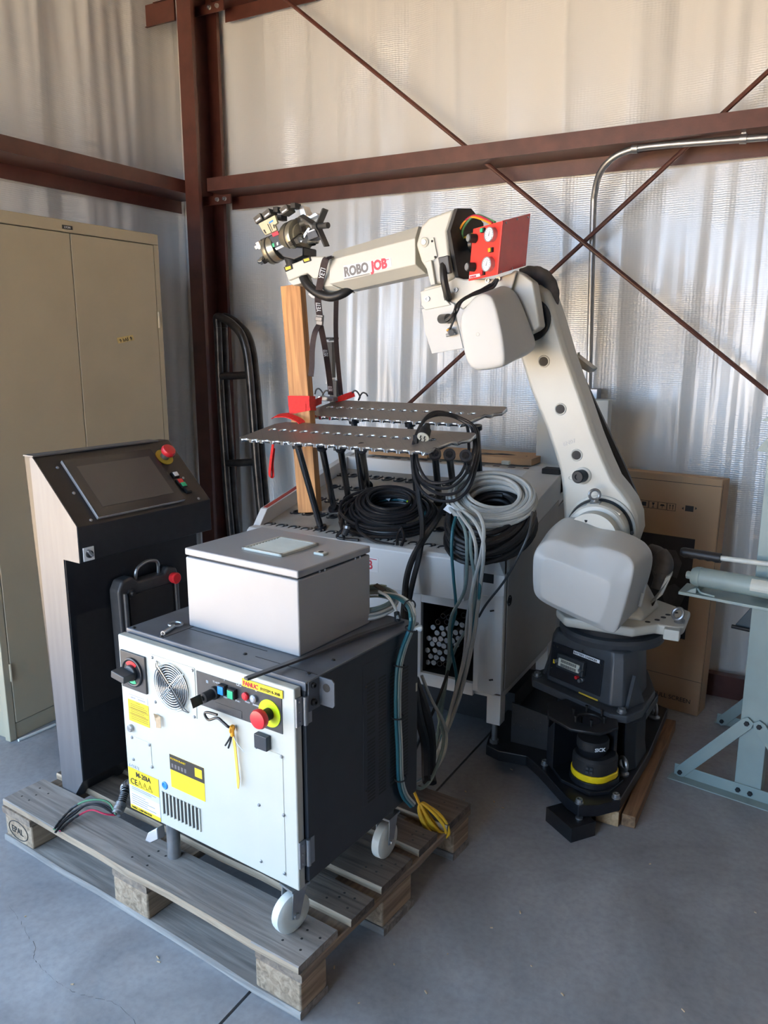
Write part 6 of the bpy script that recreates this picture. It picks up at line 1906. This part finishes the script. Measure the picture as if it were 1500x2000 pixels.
# body block: black, with front print
body = [(519, 462), (524, 455), (545, 447), (560, 440), (590, 470), (594, 500), (575, 512), (545, 498), (530, 485)]
b = MB(); b.ext(L([(522, 462), (548, 448), (556, 470), (563, 480), (592, 482), (592, 500), (574, 508), (553, 503), (538, 488)], -.05), (0, .10, 0)); bd = b.build('gripper_body', 'black', rob, .006, 3)
u_ = (G(560, 440) - G(530, 458)).normalized(); v_ = (G(530, 458) - G(545, 498)).normalized()
def gq(pts, v, h, m, name, par): 
    b = MB(); b.ext(L(pts, v), (0, -h, 0)); return b.build(name, m, par, .0008)
be = gq([(508, 438), (540, 421), (545, 436), (540, 440), (544, 450), (521, 460)], -.05, .012, 'beige', 'beige_block', bd)
gq([(525, 434), (533, 429), (534, 432), (526, 437)], -.062, .0006, 'blue', 'blue_mark', be)
for q in ([(522, 438), (523.5, 437), (531, 453), (529.5, 454)], [(526, 437), (527, 436), (533, 450), (532, 451)], [(514, 449), (517, 448), (521, 456), (518, 456)], [(533, 439), (536, 438), (537, 446), (535, 446)]): gq(q, -.0621, .0005, 'ink', 'slot', be)
gq([(531, 456), (543, 451), (546, 458), (534, 463)], -.05, .003, 'inkred', 'red_mark', bd)
gq([(537, 485), (553, 478), (555, 482), (540, 489)], -.05, .002, 'white', 'white_label', bd)
for q, m_ in (([(545, 467), (549, 465), (551, 470), (547, 472)], 'inkred'), ([(531, 476), (535, 474), (537, 482), (533, 483)], 'green'), ([(540, 474), (543, 472), (544, 478), (541, 480)], 'white')): gq(q, -.05, .001, m_, 'print_mark', bd)


def chuck(c, axis, r, h, m, jaws, jl, name, roll=0.0):
    axis = Vector(axis).normalized()
    b = MB(); b.lathe(c, axis, [(r * .96, -h * .5), (r, -h * .4), (r, h * .3), (r * .96, h * .36), (r * .7, h * .36), (r * .7, h * .5), (0, h * .5)], 36)
    o = b.build(name, m, rob)
    b = MB(); b.lathe(c, axis, [(r * 1.002, -.004), (r * 1.02, -.002), (r * 1.02, .002), (r * 1.002, .004)], 36); b.build('body_groove', 'ink', o)
    u, w = orth(axis)
    for k in range(jaws):
        a = roll + 2 * math.pi * k / jaws
        d = u * math.cos(a) + w * math.sin(a)
        t = axis.cross(d)
        base = c + axis * h * .42
        T = Matrix((d, t, axis)).transposed().to_4x4(); T.translation = base
        b = MB(); b.box(r * .15, r * 1.0, -r * .20, r * .20, 0, h * .22, 0, T); j = b.build('jaw_slide', 'darksteel', o, .001)
        b = MB(); b.box(r * .45, r * .98, -r * .16, r * .16, h * .22, h * .22 + jl * .55, 0, T)
        b.box(r * .55, r * .80, -r * .12, r * .12, h * .22 + jl * .5, h * .22 + jl, 0, T); b.build('jaw', 'steel', j, .001)
        for kk in range(4):
            b = MB(); b.box(r * .97, r * 1.03, -r * .14 + kk * r * .075, -r * .10 + kk * r * .075, -h * .22, h * .05, 0, T)
            b.build('serration', 'ink', o)
        bolt(o, T @ Vector((r * .7, 0, h * .22 + jl * .55)), axis, .005, .005, 'zinc')
    return o


cr_ = G(580, 462, -.01)
axr = (G(622, 447, -.045) - G(580, 462, .0)).normalized()
chuck(cr_, axr, .062, .075, 'goldgrey', 3, .035, 'right_chuck', .6)
b = MB(); q0 = cr_ + axr * .06
for px, py, vx, r_ in ((592, 436, -.04, .010), (608, 470, -.05, .012)):
    p = G(px, py, vx); b = MB(); b.cyl(p - axr * .012, p + axr * .018, r_, n=14); b.build('side_piston', 'steel', rob)
# four-arm star holding finger at the outer end
ce = G(620, 443, -.07)
b = MB()
for tx, ty, wv in ((634, 409, .013), (586, 421, .012), (637, 482, .012), (611, 436, .012)):
    p = G(tx, ty, -.07)
    d = (p - ce).normalized(); t = d.cross(axr).normalized()
    b.loft([ce - t * wv, p - t * wv, p + t * wv, ce + t * wv], [q + axr * .008 for q in (ce - t * wv, p - t * wv, p + t * wv, ce + t * wv)])
b.lathe(ce, axr, [(.018, -.012), (.018, .012), (.0, .012)], 20)
b.cyl(ce + axr * .01, G(641, 440, -.09), .011, n=14)
b.build('star_holder', 'darkgrey', rob, .001)
b = MB(); b.ext(L([(598, 452), (615, 446), (622, 462), (602, 470)], -.085), (0, .05, 0)); jb_ = b.build('jaw_block', 'darksteel', rob, .002)
gq([(600, 452), (614, 447), (615, 449.5), (601, 455)], -.085, .001, 'white', 'white_label', jb_)
b = MB(); b.ext(L([(584, 470), (602, 443), (606, 446), (588, 474)], -.07), (0, .04, 0)); b.build('long_jaw', 'steel', rob, .002)
b = MB(); b.ext(L([(595, 412), (601, 412), (606, 430), (599, 432)], .02), (0, .03, 0)); b.ext(L([(600, 424), (616, 415), (621, 420), (604, 428)], .02), (0, .03, 0)); b.ext(L([(583, 404), (591, 401), (598, 420), (588, 422)], .0), (0, .05, 0)); b.build('upper_jaws', 'steel', rob, .001)
cl = G(533, 488, -.005)
axl = (G(500, 503, .0) - G(540, 484, .0)).normalized()
chuck(cl, axl, .052, .06, 'goldgrey', 3, .028, 'left_chuck', .2)
# three dark valve blocks along the top with white tags
for (px, py, ang, vx) in ((509, 428, -28, -.03), (526, 419, -28, -.03), (560, 411, -25, -.02)):
    c = G(px, py, vx)
    T = Matrix.Translation(c) @ Matrix.Rotation(R(-ang) * -1, 4, 'Y')
    b = MB(); b.box(-.018, .018, -.02, .03, -.013, .013, 0, T); k_ = b.build('valve_block', 'fold', rob, .0015)
    b = MB(); b.box(-.012, .012, -.0208, -.02, -.008, -.002, 0, T); b.build('white_label', 'white', k_)
for (px, py) in ((541, 410), (575, 402), (548, 425)):
    c = G(px, py, -.02); b = MB(); b.box(c.x - .011, c.x + .011, c.y - .012, c.y + .03, c.z - .010, c.z + .010); b.build('end_block', 'blackmat', rob, .002)

# ================================================================ ROBOT BASE PLATE, RISER, SCANNER
zp0, zp1 = .055, .095
zq = lambda px, py, z=zp1: W0.z(px, py, z)
bf = Fr((-0.62, 2.70, 0), 0)
bpl = thing('robot_base_plate', 'thick black octagonal steel base plate under the robot and table foot', 'plate', bf)
bl = lambda p: Vector(p) - bf.loc
outl = [(-.985, 2.62), (-.955, 2.495), (-.90, 2.475), (-.80, 2.49), (-.74, 2.44), (-.60, 2.30), (-.555, 2.272), (-.50, 2.305), (-.447, 2.37), (-.425, 2.70), (-.43, 3.12), (-.60, 3.2), (-.95, 3.2), (-.99, 3.0)]
b = MB(); b.loft([bl((x, y, zp0)) for x, y in outl], [bl((x, y, zp1)) for x, y in outl]); b.build('plate', 'black', bpl, .004)
b = MB(); Bw = Matrix.Translation((.042, 0, 0)) @ Matrix.Rotation(R(-24), 4, 'Z')
RP = [(-.17, -.09), (.16, -.10), (.17, -.05), (.12, .08), (.0, .16), (-.15, .14)]
b.lofts([[Bw @ Vector((x * s_, y * s_, z)) for x, y in RP] for s_, z in ((1.0, zp1), (.95, .14), (.92, .318))]); b.build('riser', 'black', bpl, .004)
b = MB(); b.loft([Bw @ Vector((x * 1.18, y * 1.18, .29)) for x, y in RP], [Bw @ Vector((x * 1.18, y * 1.18, .3175)) for x, y in RP]); b.build('top_plate', 'black', bpl, .004)
for px, py in ((1064, 1493), (1131, 1568), (1203, 1558), (1011, 1443)):
    c = bl(zq(px, py)); bolt(bpl, c, (0, 0, 1), .011, .014)
for px, py, rr in ((1278, 1402, (.9, .4, 0)), (1216, 1512, (.75, .65, 0))):
    eyebolt(bpl, bl(zq(px, py)), (0, 0, 1), rr, 1.15)
c = bl(zq(1250, 1440)); b = MB(); b.box(c.x - .08, c.x - .02, c.y, c.y + .3, zp1, zp1 + .05); b.build('side_bar', 'black', bpl, .003)
# bracket plate with rows of drilled holes, left
b = MB(); p, q = W0.y(1000, 1372, 2.56) - bf.loc, W0.y(1068, 1440, 2.56) - bf.loc
b.ext([(p.x, p.y, zp1), (q.x + .06, p.y, zp1), (q.x + .06, p.y, p.z - .03), (p.x, p.y, p.z)], (0, .008, 0)); hb = b.build('drilled_bracket', 'blackmat', bpl, .001)
for i in range(5):
    for j in range(3):
        px, py = 1004 + i * 13, 1380 + i * 3.6 + j * 17
        c = W0.y(px, py, 2.5595) - bf.loc; b = MB(); b.cyl(c, c + Vector((0, -.0006, 0)), .0032, n=8); b.build('drilled_hole', 'darksteel', hb)

# scanner stand with octagonal cover plate
sfm = Fr((-.548, 2.445, zp1), R(-30))
scn = thing('safety_scanner', 'black and yellow safety laser scanner under an octagonal plate at the base corner', 'scanner', sfm)
s = lambda px, py, z: sfm.i @ W0.z(px, py, z)
zb_ = zp1
b = MB(); foot = [Vector((-.19, -.05, 0)), Vector((-.05, -.105, 0)), Vector((.06, -.085, 0)), Vector((.085, -.02, 0)), Vector((.06, .07, 0)), Vector((-.18, .05, 0))]
b.ext(foot, (0, 0, .012)); b.build('foot_plate', 'black', scn, .002)
b = MB(); b.box(-.150, -.118, -.08, .045, .012, .225); b.box(-.118, .03, .048, .062, .012, .225); b.build('stand', 'black', scn, .002)
# lower housing
hc = s(1168, 1512, zb_ + .06); hc = Vector((.0, -.02, 0))
def hring(z, r_, fx=1.0): 
    return [Vector((hc.x + r_ * 1.12 * math.cos(2 * math.pi * k / 24), hc.y + r_ * math.sin(2 * math.pi * k / 24) + (.03 if math.sin(2 * math.pi * k / 24) > .2 else 0), z)) for k in range(24)]
b = MB(); b.lofts([hring(.012, .066), hring(.032, .066)]); b.build('lower_base', 'black', scn, .002)
b = MB(); b.lofts([hring(.032, .060), hring(.036, .062), hring(.052, .062), hring(.054, .060)]); b.build('yellow_band', 'syellow', scn)
b = MB(); b.lofts([hring(.054, .059), hring(.098, .059), hring(.108, .052)]); b.build('housing', 'blackmat', scn, .002)
b = MB(); b.lathe((hc.x, hc.y, .108), (0, 0, 1), [(.040, 0), (.046, .012), (.050, .026)], 30); b.build('optics_cone', 'black', scn)
b = MB(); b.lathe((hc.x, hc.y, .134), (0, 0, 1), [(.052, 0), (.052, .026), (.049, .030), (0, .031)], 30); cap = b.build('optics_cap', 'blackmat', scn)
toc = (sfm.i @ EYE); toc = Vector((toc.x - hc.x, toc.y - hc.y, 0)).normalized()
tdir = Vector((-toc.y, toc.x, 0))
d0 = (Matrix.Rotation(R(26), 4, 'Z') @ toc)
t0 = Vector((-d0.y, d0.x, 0))
text('lettering', 'SICK', .0165, Vector((hc.x, hc.y, .140)) + d0 * .0545 - t0 * .018, t0, (0, 0, 1), 'white', cap, bold=.0006, sx=1.05)
d1 = (Matrix.Rotation(R(-6), 4, 'Z') @ toc); t1 = Vector((-d1.y, d1.x, 0))
b = MB()
for i in range(2):
    for j in range(2):
        p = Vector((hc.x, hc.y, .070 + j * .013)) + d1 * .064 + t1 * (i * .013 - .006); b.loft([p + t1 * x + Vector((0, 0, z)) for x, z in ((-.0045, -.004), (.0045, -.004), (.0045, .004), (-.0045, .004))], [p + d1 * .002 + t1 * x + Vector((0, 0, z)) for x, z in ((-.0045, -.004), (.0045, -.004), (.0045, .004), (-.0045, .004))])
b.build('keypad', 'darkgrey', scn)
# octagonal top plate with a round opening
ocz = .227
oc = Vector((-.025, -.050, 0))
oct_ = [Vector((oc.x + .128 * math.cos(R(22.5 + 45 * k)), oc.y + .105 * math.sin(R(22.5 + 45 * k)), 0)) for k in range(8)]
me = flat_with_holes(oct_, [[(oc.x + .03 + .042 * math.cos(2 * math.pi * k / 20), oc.y + .042 * math.sin(2 * math.pi * k / 20)) for k in range(20)]], ocz, ocz + .010)
me.name = 'cover_plate'
me.materials.append(M['rubber'])
o = bpy.data.objects.new('cover_plate', me); COL.objects.link(o); o.parent = scn
b = MB(); b.lofts([[p + Vector((0, 0, ocz - .03)) for p in oct_[3:6]], [p + Vector((0, 0, ocz - .001)) for p in oct_[3:6]]]); b.build('skirt', 'black', scn)
for k in range(6):
    a_ = 2 * math.pi * k / 6 + .4
    p = Vector((oc.x + .03 + .052 * math.cos(a_), oc.y + .052 * math.sin(a_), ocz + .010))
    b = MB(); b.cyl(p, p + Vector((0, 0, .022)), .0035, n=8); b.cyl(p + Vector((0, 0, .016)), p + Vector((0, 0, .022)), .0055, n=8); b.build('long_screw', 'darksteel', scn)

# skids and blocks below the plate
b = MB(); b.box(-.442, -.398, 2.38, 3.14, 0, .042); o = b.build('timber_skid', 'skid', None, .003); tag(o, 'outer brown timber skid along the right edge of the robot base plate', 'timber')
b = MB(); b.box(-.52, -.447, 2.365, 3.10, .0, .054); o = b.build('timber_skid', 'skid', None, .003); tag(o, 'inner brown timber skid under the robot base plate, with pale cut end', 'timber')
b = MB(); b.ext([(-.519, 2.3645, .002), (-.448, 2.3645, .002), (-.448, 2.3645, .052), (-.519, 2.3645, .052)], (0, -.0012, 0)); k_ = b.build('cut_end', 'skidend', None, 0, loc=0); k_.parent = o; k_.matrix_parent_inverse = Matrix.Translation(-o.location)
f0, f1, f2 = Vector((-.663, 2.286, 0)), Vector((-.557, 2.209, 0)), Vector((-.500, 2.284, 0))
b = MB(); b.ext([f0, f1, f2, f0 + f2 - f1], (0, 0, .050)); tag(b.build('foot_block', 'rubber', None, .002), 'black rubber block on the floor under the front corner of the base plate', 'block')
b = MB(); c = (f0 + f2) / 2; b.cyl((c.x + .03, c.y - .01, .0502), (c.x + .03, c.y - .01, .055), .012, n=12); b.build('jack_screw', 'zinc', None, loc=None)
bpy.data.objects['jack_screw'].parent = bpl; bpy.data.objects['jack_screw'].location = bpy.data.objects['jack_screw'].location - bf.loc

# ================================================================ DARK BROWN TIE-DOWN STRAP
yz = 2.66
st_f = Fr(tuple(W0.y(628, 625, yz)), 0)
ys = thing('tie_down_strap', 'dark brown lettered tie-down strap with cam buckle looped over the robot wrist', 'strap', st_f)
sl_ = lambda px, py, y=yz: W0.y(px, py, y) - st_f.loc
def web(pts, w, name, wd=(1, .25, 0)):
    b = MB(); P = spline([sl_(*p) for p in pts], 5); b.ribbon(P, wd, w, .0022); return b.build(name, 'brownstrap', ys), P
o1, P1s = web([(645, 503, 2.58), (636, 508, 2.565), (630, 530, 2.575), (624, 560, 2.60), (621, 585, 2.62), (624, 615, yz)], .026, 'upper_run')
web([(645, 503, 2.58), (652, 500, 2.66), (655, 510, 2.78), (657, 560, 2.79), (656, 650, 2.85), (661, 720, 2.92), (666, 771, 2.99)], .020, 'rear_run')
o2, P2s = web([(626, 636, yz), (633, 670, 2.72), (638, 700, 2.78), (644, 745, 2.88), (646, 771, 2.95)], .024, 'lower_run')
web([(624, 632, yz), (615, 650, 2.63), (610, 680, 2.62), (609, 715, 2.62), (607, 735, 2.62)], .022, 'loose_tail')
b = MB(); c = sl_(625, 625); b.box(-.015, .015, -.006, .006, -.020, .020, 0, Matrix.Translation(c) @ Matrix.Rotation(R(6), 4, 'Y')); b.box(-.016, .016, -.012, -.006, -.004, .012, 0, Matrix.Translation(c) @ Matrix.Rotation(R(6), 4, 'Y')); b.build('cam_buckle', 'buckle', ys, .003)
def strap_text(P, px, py, par, sz):
    # lettering lies on the web itself, reading upwards
    i = min(range(2, len(P) - 2), key=lambda k: (Vector(((lambda q: (750 + CAM_F * q.dot(_RT) / q.dot(_FW), 1000 - CAM_F * q.dot(_UP) / q.dot(_FW)))(P[k] + st_f.loc - EYE))) - Vector((px, py))).length)
    d = (P[i - 2] - P[i + 2]).normalized()
    q = Vector((-1, -.25, 0)); q = (q - d * q.dot(d)).normalized()
    nz = d.cross(q)
    text('lettering', 'YETI', sz, P[i] - d * sz * 1.05 - q * sz * .36 + nz * .003, d, q, 'white', par, bold=.0004, sx=.85)


strap_text(P1s, 628, 527, o1, .027)
strap_text(P1s, 623, 597, o1, .025)
strap_text(P2s, 632, 690, o2, .024)
strap_text(P2s, 641, 757, o2, .024)

# ================================================================ CARDBOARD BOX AGAINST THE WALL
kx = Fr((-0.338, 3.306, 0), R(-9))
LEAN = R(4.0)
Km = kx.m @ Matrix.Rotation(-LEAN, 4, 'X')
kb = Fr(tuple(kx.loc), 0, Km)
box = bpy.data.objects.new('cardboard_box', None); COL.objects.link(box); box.matrix_world = Km; box.empty_display_size = .05
tag(box, 'tall flat brown cardboard box leaning on the back wall behind the robot', 'box')
K = lambda px, py, v=0.0: kb.y(px, py, v)
KH = K(1403, 936).z
KWd = .62
kd = .105
b = MB(); b.box(-KWd, 0, 0, kd, .0, KH); b.build('carton', 'card', box, .004)
b = MB(); b.box(-KWd, 0.001, -.0012, .0, KH - .030, KH - .028); zf = K(1330, 1325).z; b.box(-KWd, 0.0, -.0008, 0, zf, zf + .0016); b.box(.0, .0008, .012, .014, .02, KH - .02); b.build('flap_edges', 'ink', box)
pa = K(1353, 1052); pb = K(1330, 1248)
p1_ = K(1354, 1053); p2_ = K(1341, 1250)
b = MB(); b.box(-.55, (p1_.x + p2_.x) / 2, -.0012, 0, p2_.z, p1_.z); dp = b.build('dark_print', 'cardink', box)
# plain abstract shapes of the print
for pts in ([(1266, 1090), (1290, 1072), (1320, 1075), (1332, 1100), (1322, 1130), (1300, 1120), (1280, 1140)], [(1290, 1150), (1318, 1140), (1340, 1160), (1325, 1190), (1300, 1185)]):
    b = MB(); b.ext([K(x, y, -.0012) for x, y in pts], (0, -.0006, 0)); b.build('print_shape', 'fold', dp)
c = K(1321.5, 1228, -.0012); b = MB(); b.lathe(c, (0, -1, 0), [(.0145, 0), (.0145, .0006), (0, .0006)], 22); rd_ = b.build('round_mark', 'tape', dp); b = MB(); b.lathe(c + Vector((0, -.0006, 0)), (0, -1, 0), [(.007, 0), (.007, .0005), (0, .0005)], 8); b.build('centre', 'ink', rd_)
p, q = K(1297, 1220, -.0012), K(1310, 1232, -.0012); b = MB(); b.box(p.x, q.x, -.0018, -.0012, q.z, p.z); k_ = b.build('square_mark', 'tape', dp)
text('lettering', 'BE', .014, (p.x + .002, -.0019, q.z + .004), (1, 0, 0), (0, 0, 1), 'ink', k_)
# handling symbols
def outline(b, x0, x1, z0, z1, t=.0016, v=-.0004):
    for (a, c_, d, e_) in ((x0, x1, z0, z0 + t), (x0, x1, z1 - t, z1), (x0, x0 + t, z0, z1), (x1 - t, x1, z0, z1)): b.box(a, c_, v - .0006, v + .0006, d, e_)
zs0, zs1 = K(1290, 995).z, K(1290, 980.5).z
for i, px in enumerate((1231, 1249, 1267, 1285, 1303)):
    p, q = K(px, 988), K(px + 17, 990)
    b = MB(); outline(b, p.x, q.x, zs0, zs1)
    cx, cz = (p.x + q.x) / 2, (zs0 + zs1) / 2
    if i == 4:
        for dx in (-.006, .006): b.box(cx + dx - .0012, cx + dx + .0012, -.001, 0, cz - .010, cz + .006); b.ext([(cx + dx - .004, -.001, cz + .005), (cx + dx + .004, -.001, cz + .005), (cx + dx, -.001, cz + .011)], (0, .001, 0))
    elif i == 3: b.ext([(cx - .010, -.001, cz), (cx + .010, -.001, cz), (cx + .006, -.001, cz + .007), (cx - .006, -.001, cz + .007)], (0, .001, 0)); b.box(cx - .0008, cx + .0008, -.001, 0, cz - .010, cz)
    elif i == 2: b.ext([(cx - .006, -.001, cz + .010), (cx + .006, -.001, cz + .010), (cx + .002, -.001, cz), (cx - .002, -.001, cz)], (0, .001, 0)); b.box(cx - .001, cx + .001, -.001, 0, cz - .010, cz); b.box(cx - .005, cx + .005, -.001, 0, cz - .011, cz - .009)
    else: b.box(cx - .009, cx + .009, -.001, 0, cz - .008, cz + .009)
    b.build('handling_symbol', 'ink', box)
p, q = K(1339, 987), K(1354, 1000)
b = MB(); b.box(p.x, q.x, -.001, 0, q.z, p.z); sq_ = b.build('handling_symbol', 'ink', box)
for px in (1335, 1358):
    c = K(px, 993); s_ = 1 if px > 1350 else -1
    b = MB(); b.ext([(c.x, -.001, c.z - .006), (c.x + .007 * s_, -.001, c.z), (c.x, -.001, c.z + .006)], (0, .001, 0)); b.build('arrow', 'ink', sq_)
p = K(1276, 1352); q = K(1329, 1361)
text('lettering', 'FULL SCREEN', .026, K(1276, 1356, -.0006), (1, 0, 0), (0, 0, 1), 'ink', box, sx=1.0)
p = K(1252, 1349); b = MB(); outline(b, p.x, p.x + .035, p.z - .018, p.z + .010, .006); b.build('logo_mark', 'ink', box)

# ================================================================ GREEN-GREY PRESS (right)
prf = Fr((-0.343, 2.790, 0), R(-9.7))
prs = thing('hydraulic_press', 'pale green-grey hydraulic press frame with hand pump at the right edge', 'press', prf)
q_ = lambda x, y: (1280 + x / 3.227, 1020 + y / 3.227)
Q = lambda px, py, v=0.0: prf.y(px, py, v)
BY = .50
for yv, nm in ((0, 0), (BY, 1)):
    s_ = 1 if yv == 0 else -1
    b = MB(); b.box(-.002, .62, yv - .004 * s_ if s_ > 0 else yv, yv + .004 if s_ < 0 else yv, 0, .045)
    b.box(-.012, .62, yv - .045 if s_ > 0 else yv, yv if s_ > 0 else yv + .045, 0, .004)
    ft = b.build('foot_angle', 'press', prs, .001)
    # uprights: channel
    b = MB(); b.box(.200, .285, yv + .002, yv + .008, .03, 1.32); b.box(.200, .206, yv + .008, yv + .05, .03, 1.32); b.box(.279, .285, yv + .008, yv + .05, .03, 1.32)
    up = b.build('upright_channel', 'press', prs, .002)
    for x0, x1 in ((.020, .223), (.465, .262)):
        p0_, p1v = Vector((x0, yv - .005, .020)), Vector((x1, yv - .005, .272))
        d = (p1v - p0_).normalized(); n_ = Vector((-d.z, 0, d.x)) * .020
        A = [p0_ - d * .018 + n_ * .6, p0_ - d * .018 - n_ * .6, p0_ - n_, p1v - n_, p1v + d * .018 - n_ * .6, p1v + d * .018 + n_ * .6, p1v + n_, p0_ + n_]
        b = MB(); b.ext(A, (0, -.005, 0)); br = b.build('diagonal_brace', 'press', prs, .001)
        for pt in (p0_, p1v):
            b = MB(); b.cyl(pt + Vector((0, -.005, 0)), pt + Vector((0, -.012, 0)), .0085, n=6); b.build('hex_bolt', 'blackmat', br)
    for x_ in (.215, .254):
        b = MB(); b.cyl((x_, yv - .004, .022), (x_, yv - .011, .022), .0085, n=6); b.build('hex_bolt', 'blackmat', prs)
b = MB(); b.box(.202, .283, .012, BY - .012, 1.24, 1.31); b.build('head_beam', 'press', prs, .003)
# shelf and pump
A = [Q(1325, 1155, .05), Q(1502, 1188, .05), Q(1340, 1134, .14)]
zs_ = A[0].z
sh = [Vector((A[0].x, -.04, zs_)), Vector((.40, -.04, zs_)), Vector((.40, .19, zs_)), Vector((A[0].x + .012, .19, zs_))]
p0 = Q(1325, 1155, -.115); pz_ = p0.z
b = MB(); b.ext([(p0.x, -.115, pz_), (.42, -.115, pz_), (.42, .0, pz_), (p0.x - .01, .0, pz_)], (0, 0, -.010)); b.build('pump_shelf', 'press', prs, .0015)
pc0, pc1 = Q(1352, 1124, -.06), Q(1502, 1147, -.06)
ax_ = Vector((1, 0, (pc1.z - pc0.z) / (pc1.x - pc0.x))).normalized()
pc0.z = max(pc0.z, pz_ + .036)
b = MB(); b.lathe(pc0, Vector((1, 0, 0)), [(.013, -.016), (.013, -.002), (.026, 0), (.032, .012), (.0335, .028), (.032, .030), (.032, .40), (0, .40)], 28); pm = b.build('pump_cylinder', 'press', prs)
b = MB(); b.cyl(pc0 + Vector((-.018, 0, 0)), pc0 + Vector((-.004, 0, 0)), .0125, n=6); b.build('end_nut', 'handle', pm)
b = MB(); b.ext([(pc0.x - .002, -.105, pz_), (pc0.x + .03, -.105, pz_), (pc0.x + .03, -.105, pz_ + .02), (pc0.x + .012, -.105, pz_ + .012)], (0, .09, 0)); b.build('pump_foot', 'press', pm, .002)
b = MB(); b.tube(spline([(pc0.x + .032, -.097, pz_ + .016), (pc0.x + .045, -.105, pz_ + .007), (pc0.x + .07, -.105, pz_ + .004), (pc0.x + .09, -.107, pz_ + .0035)], 5), .0035, 7); b.build('bent_wire', 'press', pm)
b = MB(); x0 = Q(1466, 1135, -.09).x
for k in range(6):
    ring = [[pc0 + Vector((x, -r_ * math.sin(R(a_)), r_ * math.cos(R(a_)))) for x, a_ in ((x0 - pc0.x, 30 + 12 * k), (x0 - pc0.x + .2, 30 + 12 * k), (x0 - pc0.x + .2, 42 + 12 * k), (x0 - pc0.x, 42 + 12 * k))] for r_ in (.0318, .0328)]
    b.loft(ring[0], ring[1])
b.build('pump_label', 'ivory', pm)
# pump handle
h0, h1, h2_ = Q(1330, 1077, -.05), Q(1408, 1090, -.05), Q(1502, 1102, -.05)
dd = (h1 - h0).normalized()
b = MB(); b.tube([h0, h0 + dd * .004] + [h0.lerp(h1, t_ / 10) + Vector((0, 0, -.0012 * (t_ % 2))) for t_ in range(1, 11)], [.012, .0145] + [.0155 + .0012 * (t_ % 2) for t_ in range(1, 10)] + [.016], 14); b.build('rubber_grip', 'rubber', prs)
b = MB(); b.cyl(h1, h2_ + (h2_ - h1), .0085, n=14); b.build('handle_pipe', 'handle', prs)
# dark bracket between the uprights
b = MB(); A = [Q(1469, 1184, .2), Q(1436, 1220, .2), Q(1437, 1228, .2), Q(1470, 1232, .2)]; b.ext(A, (0, .03, 0)); b.build('dark_bracket', 'pressdark', prs, .002)
b = MB(); b.cyl(Q(1429, 1223, .19), Q(1470, 1232, .19), .007, n=10); b.build('dark_pin', 'blackmat', prs)
for tri in ([(1487, 822), (1502, 813), (1502, 824)], [(1477, 880), (1502, 852), (1502, 884)]):
    b = MB(); b.ext([Q(x, y, .12) for x, y in tri], (0, .02, 0)); b.build('head_plate', 'press', prs, .001)
